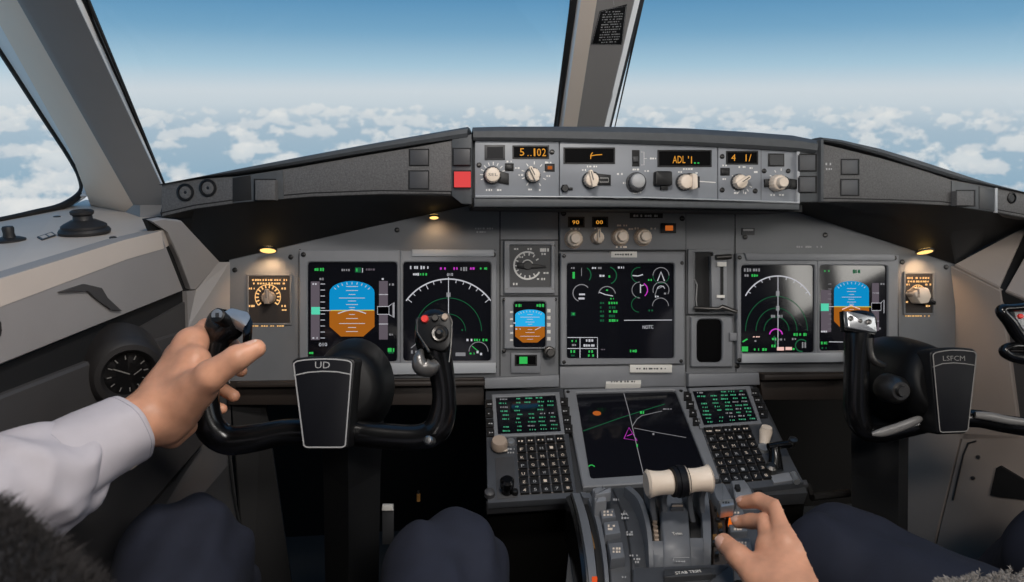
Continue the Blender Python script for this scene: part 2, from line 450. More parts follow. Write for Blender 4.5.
# left sidewall
mb = MB()
mb.slab([wl(-400, 412), wl(0, 279), wl(124, 240), wl(161, 231), wl(184, 290), wl(0, 366), wl(-400, 533)], 0.03, bev=0.004)
struct('wall_left', mb, 'wall_grey', smooth=20)
mb = MB()   # sill top
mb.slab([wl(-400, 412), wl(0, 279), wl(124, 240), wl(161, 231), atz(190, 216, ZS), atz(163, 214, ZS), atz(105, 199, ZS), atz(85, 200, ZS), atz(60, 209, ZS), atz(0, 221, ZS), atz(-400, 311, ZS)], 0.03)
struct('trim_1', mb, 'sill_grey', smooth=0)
mb = MB()   # corner piece between sidewall and the glareshield
cA, cB, cC = wl(163, 228), wl(196, 289), MAIN.pw(219, 262, 0.03)
cn = (cB-cA).cross(cC-cA).normalized()
def cp(x, y, o=0.0): return onplane(x, y, cA+cn*o*(1 if cn.dot(CAM-cA) > 0 else -1), cn)
mb.slab([cp(152, 221), cp(163, 219), cp(182, 221), cp(220, 262), cp(196, 290), cp(191, 290), cp(180, 260), cp(167, 231)], 0.012, bev=0.002)
struct('trim_2', mb, 'wall_grey', smooth=0)
mb = MB(); mb.slab([cp(147, 220, -0.012), cp(165, 217, -0.012), cp(190, 240, -0.014), cp(205, 290, -0.014), cp(178, 292, -0.012)], 0.01)
struct('trim_15', mb, 'black_matte', smooth=0)
mb = MB()   # grey return beside the left radio panel
mb.slab([cC, MAIN.pw(230, 262, 0.012), MAIN.pw(230, 384, 0.012), wl(188, 328), wl(187, 291), cp(196, 290)], 0.012, bev=0.0)
struct('trim_3', mb, 'wall_grey', smooth=0)
mb = MB()   # dark groove band and the dark wedge below it
mb.slab([wl(-400, 533, -0.012), wl(0, 366, -0.012), wl(188, 288, -0.012), wl(186, 332, -0.012), wl(105, 356, -0.012), wl(0, 397, -0.012), wl(-400, 560, -0.012)], 0.02)
mb.slab([wl(95, 354, -0.006), wl(189, 300, -0.006), wl(186, 330, -0.006), wl(103, 357, -0.006)], 0.012, 1)
struct('trim_4', mb, ['black_matte', 'lower_wall_grey'], smooth=0)
# lower left wall
mb = MB()
mb.slab([wl(-400, 560), wl(0, 397), wl(105, 356), wl(187, 330), wl(203, 345), wl(205, 440), wl(196, 452), wl(145, 512), wl(60, 900), wl(-400, 900)], 0.03, bev=0.004)
struct('wall_left', mb, 'lower_wall_grey', smooth=0)
mb = MB()
e = -0.02
mb.slab([wl(203, 345, e), MAIN.pw(230, 380, -0.01), MAIN.pw(232, 460, -0.02), MAIN.pw(240, 530, -0.03), MAIN.pw(250, 640, -0.04), wl(80, 640, e), wl(147, 512, e), wl(197, 452, e), wl(206, 440, e)], 0.02)
mb.slab([MAIN.pw(230, 380, -0.012), MAIN.pw(262, 380, -0.03), MAIN.pw(300, 640, -0.05), MAIN.pw(251, 640, -0.04), MAIN.pw(240, 530, -0.03)], 0.02, 1)
struct('wall_left', mb, ['lower_wall_grey', 'kick_dark'], smooth=0)
mb = MB()
mb.slab([wl(193, 498, 0.004), wl(203, 487, 0.004), wl(205, 500, 0.004)], 0.006)
solo('wall_recess', mb, 'black_matte', 'small black triangular recess in the dark lower left sidewall above the knee', 'recess', smooth=0)
mb = MB()
mb.tube([MAIN.pw(229, 455, 0.0), MAIN.pw(233, 490, -0.005), MAIN.pw(240, 525, -0.01), MAIN.pw(252, 600, -0.02)], 0.0022, 6)
struct('trim_5', mb, 'black_matte')

mb = MB(); mb.slab([wl(-400, 500, -0.045), wl(190, 285, -0.045), wl(215, 330, -0.045), wl(215, 900, -0.045), wl(-400, 900, -0.045)], 0.02)
struct('wall_left', mb, 'black_matte', smooth=0)
# grip recess on the upper sidewall (dark sculpted scoop at its lower edge)
mb = MB()
pp = [(60, 292), (85, 284), (102, 288), (108, 298), (122, 311), (112, 310), (98, 300), (88, 291)]
mb.slab([wl(x, y, 0.004) for x, y in pp], 0.006)
solo('armrest_scoop', mb, 'lower_wall_grey', 'dark sculpted hand scoop in the pale left sidewall under the sill', 'handhold', smooth=0)
mb = MB()
mb.slab([wl(x, y, 0.003) for x, y in [(-4, 318), (1, 322), (2, 330), (1, 336), (-4, 338)]], 0.005)
solo('wall_button', mb, 'rubber', 'small dark round plug at the left edge of the pale sidewall', 'plug', smooth=0)

# corner post between side window and windshield
def pd(y): return 1.44+(y-210)/210*0.44
def pp_(x, y, o=0.0): return at(x, y, pd(y)+o)
ys = [-110, -40, 0, 40, 80, 120, 150, 175]
EL = lambda y: 0+(y-25)*0.558            # outer edge of the window-lit side face
EM = lambda y: 20+y*0.567                # edge between lit side face and dark face
ER = lambda y: 75+y*0.466                # windshield edge
mb = MB(); rings = []
for y in ys+[195, 205]:
    k = max(0, (y-150)/55)
    rings.append([pp_(EL(y)-k*10, y, 0.13), pp_(EM(y)-3, y, 0.006), pp_(EM(y)+4, y, 0.0), pp_(ER(y), y, -0.005), pp_(ER(y)+1, y, 0.04), pp_(EL(y)+8, y, 0.16)])
rings.append([atz(90, 203, ZS), atz(125, 212, ZS), atz(140, 218, ZS), atz(162, 217, ZS), atz(163, 208, ZS), atz(120, 203, ZS)])
mb.loops(rings)
for q in range(len(mb.f)-2):
    if q % 6 == 0: mb.m[q] = 1
struct('trim_6', mb, ['post_grey', 'lit_post_face'], smooth=25)
mb = MB()
mb.tube([at(ER(y)+8.5-0.03*y, y, pd(y)+0.05) for y in ys+[184]], 0.0032, 8)
struct('trim_7', mb, 'black_plastic')
mb = MB()   # bright inner reveal strip beside it
for a, b in zip((ys+[184])[:-1], (ys+[184])[1:]):
    mb.slab([at(ER(a)+0.5, a, pd(a)+0.03), at(ER(a)+8-0.03*a, a, pd(a)+0.05), at(ER(b)+8-0.03*b, b, pd(b)+0.05), at(ER(b)+0.5, b, pd(b)+0.03)], 0.012)
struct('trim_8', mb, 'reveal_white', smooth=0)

# centre windshield post
XC = at(583, 130, 1.80)
def cpd(y):                                # keeps the post in one fore-and-aft plane
    s = (583+(127-y)*0.19-512)/FPX
    k = s*RT.x+FW.x+UP.x*(291-y)/FPX
    return XC.x/k
cys = [-110, -60, 0, 45, 90, 127, 150]
def lx(a, b, y): return a+(b-a)*(127-y)/127.0
mb = MB(); rings = []
for y in cys:
    d = cpd(y)
    rings.append([at(lx(557, 575, y), y, d+0.05), at(lx(563, 581, y), y, d+0.022), at(lx(577, 597, y), y, d), at(lx(604, 634, y), y, d), at(lx(611, 641, y), y, d+0.03), at(lx(600, 625, y), y, d+0.09)])
mb.loops(rings)
for q in range(len(mb.f)-2):
    if q % 6 in (0, 1): mb.m[q] = 2-q % 6
struct('trim_9', mb, ['post_grey', 'lit_post_face', 'reveal_white'], smooth=15)  # left facet carries its window light in the paler colour
mb = MB()
for a, b in zip(cys[:-1], cys[1:]):
    mb.slab([at(lx(553.5, 570, a), a, cpd(a)+0.04), at(lx(558.5, 577, a), a, cpd(a)+0.034), at(lx(558.5, 577, b), b, cpd(b)+0.034), at(lx(553.5, 570, b), b, cpd(b)+0.04)], 0.03, 0)
    mb.slab([at(lx(604.5, 634.5, a), a, cpd(a)+0.002), at(lx(609, 640, a), a, cpd(a)+0.02), at(lx(609, 640, b), b, cpd(b)+0.02), at(lx(604.5, 634.5, b), b, cpd(b)+0.002)], 0.004, 1)
    mb.slab([at(lx(609, 640, a), a, cpd(a)+0.022), at(lx(611.5, 643.5, a), a, cpd(a)+0.03), at(lx(611.5, 643.5, b), b, cpd(b)+0.03), at(lx(609, 640, b), b, cpd(b)+0.022)], 0.03, 0)
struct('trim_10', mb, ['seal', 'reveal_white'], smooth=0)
# placard on it
pf = Frame(at(609, 26, cpd(26)), RT, (at(616, 0, cpd(0))-at(605, 50, cpd(50))))
t = thing('placard', 'small black data placard with white lines on the centre windshield post', 'placard', pf.mat())
mb = MB(); mb.prism(pf, polyp(pf, [(599, 11), (626, 5), (623, 46), (592, 44)], 0.0015), -0.002, 0.0012, 0.0004); part('plate', mb, 'black_plastic', t)
mb = MB()
for k in range(13):
    y = 12+k*2.55; x0 = 601-k*0.25
    marks(mb, pf, x0+11.5, y-0.3, 20 if k % 4 else 15, 1.1, 0.0016, 0, 1.8, seed=k)
mb.ribbon(pf, polyp(pf, [(599.5, 11.5), (610, 8.5), (625, 6.5), (622.5, 45.5), (592.8, 43.4)], 0.0015), 0.0007, 0.0016, 0, True)
mb.ribbon(pf, polyp(pf, [(612, 0), (613, 5)], 0.001), 0.001, 0.0016)
part('lettering', mb, 'dim_paint', t, smooth=0)

# windshields and side windows: glass panes
def window(n, pts, th=0.006, frame=None, r=0.006):
    mb = MB(); mb.slab(pts, th); o = struct('window_%d' % n, mb, 'window_glass', smooth=0)
    if frame:
        m2 = MB(); m2.tube(pts, r, 8, closed=True); part('window_frame', m2, frame, o)
    return o
WB = lambda px, py, d: at(px, py, d)
window(1, [at(168, 192, 1.50), at(556, 140, 1.86), at(572, -10, cpd(-10)+0.05), at(579, -110, cpd(-110)+0.05), at(38, -110, pd(-110)+0.06), at(88, 0, pd(0)+0.055)], frame='seal', r=0.003)
window(2, [at(612, 140, 1.87), at(1010, 210, 1.95), at(1330, 100, 1.55), at(1250, -110, 1.25), at(660, -110, cpd(-110)+0.045), at(643, 0, cpd(0)+0.045)], frame='seal', r=0.003)
# left side window: glass with rounded lower forward corner, rubber seal
SWo, SWn = wall_plane(tuple(atz(0, 221, ZS)), tuple(atz(90, 204, ZS)))
SWn = (SWn+Vector((0, 0, -0.16))).normalized()
def sw(px, py, off=0.0): return onplane(px, py, SWo+SWn*off, SWn)
edge = catmull([(-110, -120), (-55, -35), (0, 48), (40, 110), (70, 156), (81, 178), (81, 193), (62, 206), (35, 213), (0, 221), (-120, 246), (-330, 290)], 5)
mb = MB(); mb.slab([sw(x, y, -0.004) for x, y in edge]+[sw(-330, -120, -0.004)], 0.006)
w3 = struct('window_3', mb, 'window_glass', smooth=0)
mb = MB(); mb.tube([sw(x, y, 0.0) for x, y in edge], 0.0075, 8); part('window_seal', mb, 'seal', w3)
mb = MB()   # pale reveal that joins seal and post
ro = [(max(x+4, EL(y-3)+3) if y < 185 else x+9, y-3 if y < 150 else y) for x, y in edge]
for (a, b), (c, d) in zip(zip(edge[:-1], edge[1:]), zip(ro[:-1], ro[1:])):
    if a[1] > 205 and a[0] < 60: continue
    mb.slab([sw(*a, 0.004), sw(*b, 0.004), at(d[0], d[1], (pd(d[1])+0.14)), at(c[0], c[1], (pd(c[1])+0.14))], 0.006)
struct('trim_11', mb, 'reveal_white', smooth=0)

# right wall
dR = (MAIN.pw(955, 300)-CAM).dot(FW)
WRo, WRn = wall_plane(tuple(at(955, 300, dR)), tuple(at(1024, 300, 1.42)))
def wr(px, py, off=0.0): return onplane(px, py, WRo+WRn*off, WRn)
if (CAM-WRo).dot(WRn) < 0: WRn = -WRn
mb = MB()
mb.slab([wr(949, 265), wr(1000, 290), wr(1006, 333), wr(1020, 440), wr(960, 440), wr(953, 385)], 0.03, bev=0.003)
struct('wall_right', mb, 'wall_warm', smooth=0)
mb = MB()
mb.slab([wr(955, 264), at(1027, 226, 1.62), wr(1000, 287)], 0.02, bev=0.003)
mb.slab([wr(1005, 290), at(1032, 243, 1.55), at(1100, 262, 1.38), wr(1100, 330)], 0.02, bev=0.003)
struct('trim_12', mb, 'wall_warm', smooth=0)
mb = MB(); mb.slab([at(962, 262, 1.68), at(1000, 232, 1.70), at(1032, 218, 1.70), at(1100, 226, 1.66), at(1100, 350, 1.60), at(1005, 330, 1.62)], 0.02); struct('trim_17', mb, 'black_matte', smooth=0)
mb = MB()
mb.slab([wr(998, 289, -0.004), at(1024, 232, 1.63), at(1060, 240, 1.6), wr(1004, 292, -0.004), wr(1100, 335, -0.004), wr(1100, 350, -0.004), wr(1001, 300, -0.004)], 0.01)
struct('trim_13', mb, 'black_matte', smooth=0)
mb = MB()
mb.slab([wr(1002, 296, -0.01), wr(1100, 340, -0.01), wr(1120, 460, -0.01), wr(1020, 440, -0.01), wr(1008, 333, -0.01)], 0.02)
struct('wall_right', mb, 'lower_wall_grey', smooth=0)
mb = MB()   # lower right wall, two joined panels
mb.slab([wr(905, 430), wr(962, 432), wr(938, 530), wr(925, 585), wr(870, 640), wr(880, 500)], 0.03, bev=0.003)
mb.slab([wr(963, 432), wr(1100, 440), wr(1100, 600), wr(925, 600), wr(939, 530)], 0.03, bev=0.003)
struct('wall_right', mb, 'wall_warm', smooth=0)
mb = MB()
mb.slab([wr(996, 468, 0.006), wr(1000, 466, 0.006), wr(1030, 484, 0.006), wr(1030, 500, 0.006), wr(1000, 497, 0.006), wr(990, 495, 0.006)], 0.008)
solo('wall_recess', mb, 'black_matte', 'black slanted recess in the lower right sidewall by the right frame edge', 'recess', smooth=0)
mb = MB()
mb.tube([wr(953, 500, 0.003), wr(963, 455, 0.003), wr(968, 443, 0.003), wr(976, 441, 0.003)], 0.0018, 6)
mb.lathe(Frame(wr(978, 457, 0.002), WRn.cross(Vector((0, 0, 1))), (0, 0, 1)), (0, 0), [(0.004, -0.002), (0.004, 0.002), (0, 0.002)], 10)
mb.lathe(Frame(wr(973, 478, 0.002), WRn.cross(Vector((0, 0, 1))), (0, 0, 1)), (0, 0), [(0.004, -0.002), (0.004, 0.002), (0, 0.002)], 10)
struct('trim_14', mb, 'dark_grey')

# right hand shell beyond the frame: sidewall towards the rear and the corner post
A0 = at(1028, 222, 1.62)
mb = MB(); mb.slab([A0, Vector((1.52, 0.86, 1.14)), Vector((1.55, 0.70, 0.0)), Vector((A0.x, A0.y, 0.0))], 0.03); struct('wall_right', mb, 'lower_wall_grey', smooth=0)
mb = MB(); mb.slab([A0+Vector((0, 0, 0.0)), Vector((1.50, 0.84, 1.15)), Vector((1.72, 0.95, 1.15)), A0+Vector((0.30, 0.16, -0.01))], 0.02); struct('trim_18', mb, 'sill_grey', smooth=0)
mb = MB(); mb.tube([at(1050, 215, 1.63), at(1062, 190, 1.60), at(1160, 60, 1.36), at(1290, -110, 1.16)], [(0.055, 0.05), (0.045, 0.05), (0.045, 0.05), (0.05, 0.05)], 6, upv=(0, 1, 0)); struct('trim_19', mb, 'post_grey', smooth=0)
# floor, firewall, ceiling and rear wall that close the cabin
mb = MB(); mb.box((-1.3, -1.4, -0.03), (2.0, 2.2, 0.0)); struct('floor', mb, 'carpet', smooth=0)
mb = MB(); mb.box((-1.2, 1.95, 0.0), (1.9, 2.0, 0.86)); struct('wall_front', mb, 'footwell_black', smooth=0)
mb = MB(); mb.box((-1.0, -1.4, 1.82), (1.75, 0.95, 1.86)); struct('ceiling', mb, 'ceiling_grey', smooth=0)
mb = MB(); mb.box((-1.3, -1.45, 0.0), (2.0, -1.4, 1.86)); struct('wall_back', mb, 'ceiling_grey', smooth=0)
mb = MB()
mb.box((-0.98, -1.4, 0.0), (-0.94, -0.15, 1.86)); mb.box((-0.70, -0.15, 0.0), (-0.66, 0.75, 1.02)); mb.box((-0.97, -0.15, 0.98), (-0.66, 0.72, 1.02))
struct('wall_left', mb, 'wall_grey', smooth=0)
mb = MB()
mb.box((1.55, -1.4, 0.0), (1.59, -0.26, 1.86))
struct('wall_right', mb, 'wall_grey', smooth=0)
mb = MB(); mb.box((1.55, -0.26, 0.0), (1.59, 0.80, 1.17)); struct('wall_right', mb, 'wall_grey', smooth=0)
mb = MB(); mb.box((1.55, 0.05, 1.17), (1.60, 0.12, 1.84)); struct('trim_16', mb, 'post_grey', smooth=0)
window(4, [Vector((-0.96, -0.12, 1.03)), Vector((-0.96, 0.55, 1.03)), Vector((-0.86, 0.5, 1.8)), Vector((-0.86, -0.12, 1.8))], frame='seal', r=0.01)
window(5, [Vector((1.57, 0.12, 1.17)), Vector((1.57, 0.85, 1.17)), Vector((1.57, 0.85, 1.8)), Vector((1.57, 0.12, 1.8))], frame='seal', r=0.008)
window(6, [Vector((1.57, -0.26, 1.17)), Vector((1.57, 0.05, 1.17)), Vector((1.57, 0.05, 1.8)), Vector((1.57, -0.26, 1.8))], frame='seal', r=0.008)

# ------------------------------------------------ fittings on the left sill
def zsill(x, y):
    # height of the sill at a point: level at the window, meeting the sidewall crease in front
    a, b = wl(0, 279), wl(124, 240); q = atz(x, y, ZS); t = max(0.0, min(1.0, (y-212)/((279-x*0.315)-212))); return ZS*(1-t)+(a.z+(b.z-a.z)*x/124)*t+0.001
print('SILL', wl(0, 279).z, wl(124, 240).z, wl(161, 231).z)
sf = Frame(atz(85, 233, zsill(85, 233)), (1, 0, 0), (0, 1, 0))
t = thing('sill_vent', 'ribbed black rubber air outlet standing on the pale left window sill', 'air vent', sf.mat())
mb = MB(); k = sf.sc(85, 233)
mb.lathe(sf, (0, 0), [(23*k, 0), (23.5*k, 0.004), (22*k, 0.008), (20.5*k, 0.009), (20.5*k, 0.013), (18*k, 0.016), (12*k, 0.021), (11*k, 0.022)], 40); part('flange', mb, 'rubber', t)
mb = MB(); mb.lathe(sf, (0, 0), [(11.5*k, 0.016), (9*k, 0.022), (8.6*k, 0.029), (10.5*k, 0.032), (10.8*k, 0.036), (9*k, 0.038), (6.5*k, 0.036), (6*k, 0.026), (0, 0.026)], 32); part('nozzle', mb, 'rubber', t)
sf2 = Frame(atz(10, 241, zsill(10, 241)), (1, 0, 0), (0, 1, 0)); k = sf2.sc(10, 241)
t = thing('vent_control', 'small black knob on the left sill at the edge of the photo', 'knob', sf2.mat())
mb = MB(); mb.lathe(sf2, (0, 0), [(14*k, 0), (14*k, 0.003), (9*k, 0.006), (0, 0.006)], 24); part('base_plate', mb, 'rubber', t)
mb = MB(); mb.lathe(sf2, (0, 0), [(6*k, 0.005), (5*k, 0.012), (5.5*k, 0.02), (4.5*k, 0.023), (0, 0.023)], 20); part('stem', mb, 'rubber', t)
sf3 = Frame(atz(46, 236, zsill(46, 236)+0.002), (0.9, 0.35, 0), (-0.35, 0.9, 0)); t = thing('sill_placard', 'tiny black outlined placard between the two knobs on the left sill', 'placard', sf3.mat())
mb = MB(); mb.prism(sf3, polyp(sf3, [(37, 237), (52, 232), (56, 235), (42, 240)]), -0.001, 0.0006); part('plate', mb, 'dark_grey', t, smooth=0)
mb = MB(); mb.prism(sf3, polyp(sf3, [(39.5, 237), (45, 235.2), (48, 237), (43, 238.9)]), 0.0004, 0.0009); mb.prism(sf3, polyp(sf3, [(46.5, 234.7), (51, 233.2), (54, 235), (49.5, 236.5)]), 0.0004, 0.0009); part('fields', mb, 'sill_grey', t, smooth=0)
for i, (x, y) in enumerate([(57, 217), (113, 238)]):
    f_ = Frame(atz(x, y, zsill(x, y)), (1, 0, 0), (0, 1, 0)); mb = MB(); kk = f_.sc(x, y)
    mb.lathe(f_, (0, 0), [(3.4*kk, -0.001), (3.4*kk, 0.0015), (2.4*kk, 0.0025), (0, 0.0025)], 12)
    solo('sill_screw', mb, 'metal_dark', ['small dark screw on the left sill behind the rubber air outlet', 'small dark screw on the left sill right of the rubber air outlet'][i], 'screw', 'screws on the left sill')

# round gauge in the lower left sidewall
gf = Frame(wl(127, 373, 0.030), (0.80, 0.60, 0.0), (0, 0, 1))
t = thing('round_gauge', 'round black gauge with white ticks in the lower left sidewall behind the hand', 'gauge', gf.mat())
cg = gf.P(127, 373); k = gf.sc(127, 374)*0.87
gx = 1.25
mb = MB(); mb.lathe(gf, cg, [(50*k, -0.055), (44*k, -0.004), (40*k, 0.008), (36*k, 0.013), (30*k, 0.014), (27*k, 0.010), (25*k, 0.003)], 48); part('housing_ring', mb, 'rubber', t)
mb = MB(); mb.lathe(gf, cg, [(26.5*k, -0.004), (26.5*k, 0.003), (0, 0.003)], 40); part('dial', mb, 'black_plastic', t)
mb = MB()
for j in range(12):
    a = R(90-30*j); mb.ribbon(gf, [(cg[0]+math.cos(a)*k*q, cg[1]+math.sin(a)*k*q) for q in (17, 22)], 1.3*k, 0.0036)
mb.ribbon(gf, [(cg[0]-14*k, cg[1]+9*k), (cg[0]+2*k, cg[1]-1*k)], 1.5*k, 0.0040); mb.ribbon(gf, [(cg[0]+6*k, cg[1]-3*k), (cg[0]+15*k, cg[1]+2*k)], 1.2*k, 0.0040)
part('dial_marks', mb, 'gauge_mark', t, smooth=0)
# ================================================================== GLARESHIELD
# wing faces: planes that run outboard and slightly forward from the centre box
GL_L0, GL_R0 = MCPF.pw(472, 165, 0.004), MCPF.pw(797, 170, 0.004)
dl0 = (GL_L0-CAM).dot(FW); dr0 = (GL_R0-CAM).dot(FW)
def planeframe(p, q, e=80):
    p = Vector(p); q = Vector(q); U = (q-p); U.z = 0; U.normalize()
    return Frame(p, U, Vector((-U.y*math.cos(R(e)), U.x*math.cos(R(e)), math.sin(R(e)))))
GLF = planeframe(at(160, 170, 1.30), at(472, 165, dl0))
GRF = planeframe(at(797, 170, dr0), at(1020, 198, 1.47))
tg = thing('glareshield', 'dark grey textured glareshield with sloping wings across the top of the instrument panel', 'glareshield', GL_L0)
# left wing
ltop = [(161, 183.5), (200, 175.5), (240, 167), (300, 155.5), (360, 144.2), (420, 133.6), (455, 127.5), (468, 125.3)]
lbot = [(161, 217), (195, 209), (240, 203), (310, 197), (380, 194.5), (430, 194.5), (452, 195), (472, 196)]
mb = MB()
face = [(161, 184), (200, 178.5), (240, 176), (300, 166.5), (360, 156), (420, 146), (452, 140)] + [(452, 195), (430, 194.5), (380, 194.5), (310, 197), (240, 203), (195, 209), (161, 217)]
mb.prism(GLF, polyp(GLF, face), -0.03, 0.0, 0.003)
part('wing', mb, 'hood_leather', tg)
mb = MB(); rings = []
for (x, y), dyy in zip(ltop, [0.3, 2, 6.5, 8.5, 9.5, 10.5, 11.5, 12]):
    a, b = GLF.P(x, y+1.5), GLF.P(x, y+max(dyy, 1))
    prof = [(b, -0.002), (b, 0.004), ((b[0], a[1]*0.35+b[1]*0.65), 0.0075), ((a[0], a[1]*0.8+b[1]*0.2), 0.006), (a, 0.0), ((a[0], a[1]), -0.02), ((a[0], a[1]-0.03), -0.16), ((a[0], a[1]-0.06), -0.16), ((b[0], b[1]-0.002), -0.03)]
    rings.append([GLF.W(p[0], p[1], n) for p, n in prof])
mb.loops(rings); part('padded_edge', mb, 'hood_dark', tg)
# end cap of the left wing that holds two push buttons
mb = MB(); mb.prism(GLF, polyp(GLF, [(452, 139), (472, 134), (472, 204), (462, 204), (452, 196)]), -0.03, 0.003, 0.002); part('end_block', mb, 'hood_dark', tg)
button(tg, GLF, 453.5, 149, 470, 165, 'button_grey', 0.007, 0.003)
button(tg, GLF, 454, 171.5, 470, 187, 'e_redlit', 0.009, 0.003, name='warning_button', label='lit red push button on the left end block of the glareshield')
button(tg, GLF, 410, 150, 428, 165, 'button_grey', 0.003); button(tg, GLF, 409.5, 171.5, 428, 188.5, 'button_grey', 0.003)
# round speaker jacks and recess of the left wing
for x, y in ((185.5, 192.5), (208, 188)):
    mb = MB(); k = GLF.sc(x, y); c = GLF.P(x, y)
    mb.lathe(GLF, c, [(9*k, -0.002), (9*k, 0.002), (7*k, 0.003), (6.6*k, 0.0008), (4.6*k, 0.0008)], 28, 1)
    mb.lathe(GLF, c, [(6.5*k, -0.001), (6.2*k, 0.001), (4*k, 0.0022), (1.6*k, 0.0012), (1.2*k, -0.001), (0, -0.001)], 24, 0)
    o = part('jack', mb, ['hood_leather', 'black_plastic'], tg)
mb = MB(); mb.prism(GLF, polyp(GLF, [(233, 177), (283, 170), (284, 199), (233, 203)]), -0.01, 0.0015, 0.0005); mb.prism(GLF, polyp(GLF, [(233, 178), (251, 175), (252, 200), (233, 202)]), -0.01, 0.003, 0.002, 1)
part('recess', mb, ['hood_dark', 'black_matte'], tg)
button(tg, GLF, 255, 180, 275, 200, 'hood_leather', 0.012, 0.0015)
# right wing
rtop = [(820, 136), (840, 138.5), (880, 147.5), (920, 159.5), (960, 172.5), (985, 180.8), (1030, 193), (1090, 203)]
face = [(820, 143), (840, 147.5), (880, 157.5), (920, 169), (952, 179.5), (1000, 187), (1030, 193), (1090, 204), (1090, 224), (1030, 219), (996, 212.5), (952, 206), (900, 203), (850, 202), (820, 202)]
mb = MB(); mb.prism(GRF, polyp(GRF, face), -0.03, 0.0, 0.003); part('wing', mb, 'hood_leather', tg)
mb = MB(); rings = []
for (x, y), dyy in zip(rtop, [5, 6, 8, 9, 8, 5, 1.5, 1]):
    a, b = GRF.P(x, y+1.2), GRF.P(x, y+max(dyy, 1.0))
    prof = [(b, -0.002), (b, 0.004), ((b[0], a[1]*0.35+b[1]*0.65), 0.0075), ((a[0], a[1]*0.8+b[1]*0.2), 0.006), (a, 0.0), ((a[0], a[1]), -0.02), ((a[0], a[1]-0.03), -0.16), ((a[0], a[1]-0.06), -0.16), ((b[0], b[1]-0.002), -0.03)]
    rings.append([GRF.W(p[0], p[1], n) for p, n in prof])
mb.loops(rings); part('padded_edge', mb, 'hood_dark', tg)
mb = MB(); mb.prism(GRF, polyp(GRF, [(797, 147), (821, 139), (821, 202), (800, 202), (797, 199)]), -0.03, 0.002, 0.001)
mb.prism(GRF, polyp(GRF, [(817.5, 140), (820.5, 139.5), (820.5, 202), (817.5, 202)]), -0.02, 0.009, 0.002); part('end_block', mb, 'hood_dark', tg)
button(tg, GRF, 800, 155, 815.5, 170.5, 'button_grey', 0.006, 0.002); button(tg, GRF, 800, 177, 815.5, 192, 'button_grey', 0.006, 0.002)
button(tg, GRF, 842, 160, 858, 174, 'button_grey', 0.003); button(tg, GRF, 841.5, 180, 858, 195, 'button_grey', 0.003)
mb = MB(); mb.prism(GRF, polyp(GRF, [(951, 181), (995, 188), (995, 212), (951, 206)]), -0.01, 0.0015, 0.0005); mb.prism(GRF, polyp(GRF, [(978, 186), (992, 189), (992, 211), (978, 209)]), -0.01, 0.003, 0.002, 1)
part('recess', mb, ['hood_dark', 'dark_grey'], tg)
button(tg, GRF, 957, 191, 974, 205.5, 'hood_leather', 0.012, 0.0015)
mb = MB(); mb.prism(GRF, polyp(GRF, [(993.5, 188), (996, 188), (996, 213), (993.5, 212.5)]), -0.01, 0.004, 0.001); part('trim_strip', mb, 'light_edge', tg)
for x, y in ((1011.5, 198), (1031, 202)):
    mb = MB(); k = GRF.sc(x, y); c = GRF.P(x, y)
    mb.lathe(GRF, c, [(5.6*k, -0.002), (5.6*k, 0.002), (4.2*k, 0.003), (3.8*k, 0.001), (0, 0.001)], 24, 0); part('jack', mb, 'black_plastic', tg)
mb = MB(); marks(mb, GRF, 829, 164, 7, 2.5, 0.0008); marks(mb, GRF, 829, 169, 6, 2, 0.0008); part('lettering', mb, 'dim_paint', tg, smooth=0)
# centre hood: rolled lip over the mode control panel, body behind it
ctop = [(473, 124.8), (500, 124), (560, 124), (630, 124.4), (690, 125.8), (750, 129.3), (797, 133), (817, 137)]
clip = [(473, 140), (500, 140.2), (560, 141), (630, 143), (690, 145), (750, 148), (797, 151), (817, 153)]
mb = MB(); rings = []
for (x, y), (x2, y2) in zip(ctop, clip):
    a, b = MCPF.P(x, y+1.2, 0.01), MCPF.P(x2, y2, 0.01); h = a[1]-b[1]
    prof = [(b[1]+0.001, -0.01), (b[1], 0.006), (b[1]+0.18*h, 0.012), (b[1]+0.6*h, 0.013), (a[1]-0.12*h, 0.006), (a[1], -0.006), (a[1]-0.008, -0.05), (a[1]-0.06, -0.30), (a[1]-0.10, -0.30), (b[1]-0.01, -0.05)]
    rings.append([MCPF.W(a[0], v, n) for v, n in prof])
mb.loops(rings); part('hood', mb, 'hood_dark', tg)
mb = MB(); mb.prism(MCPF, polyp(MCPF, [(474, 140), (797, 147), (799, 208), (474, 204)]), -0.20, -0.012)
part('body', mb, 'hood_dark', tg)
mb = MB(); mb.prism(MCPF, polyp(MCPF, [(474, 197.5), (630, 198.5), (800, 203), (800, 210), (630, 207), (474, 207)], 0.008), -0.05, 0.008, 0.003); part('lower_lip', mb, 'hood_dark', tg)
# underside: black shell from the front edge back to the instrument panel
fl = [(161, 217), (195, 209), (240, 203), (310, 197), (380, 194.5), (452, 195.5), (474, 203)]
bl = [(165, 219), (190, 240), (219, 262), (300, 243), (370, 227), (430, 214), (482, 203)]
def uside(fr, f, b, back):
    rings = []
    for (x, y), (x2, y2) in zip(f, b):
        p = fr.pw(x, y, -0.001); q = back(x2, y2)
        m = (p+q)/2+Vector((0, 0.0, 0.012))
        off = Vector((0, 0.0, 0.008))
        rings.append([p, m, q, q+off, m+off, p+off])
    return rings
mb = MB(); mb.loops(uside(GLF, fl, bl, lambda x, y: MAIN.pw(x, y, 0.002) if x > 215 else atz(x, y, ZS) if x < 180 else MAIN.pw(x, y, 0.04)))
part('underside', mb, 'black_matte', tg)
fr_ = [(800, 203), (830, 202), (880, 203), (940, 205), (996, 213), (1030, 219), (1090, 224)]
br_ = [(765, 204), (800, 213), (870, 236), (955, 264), (985, 246), (1026, 227), (1100, 228)]
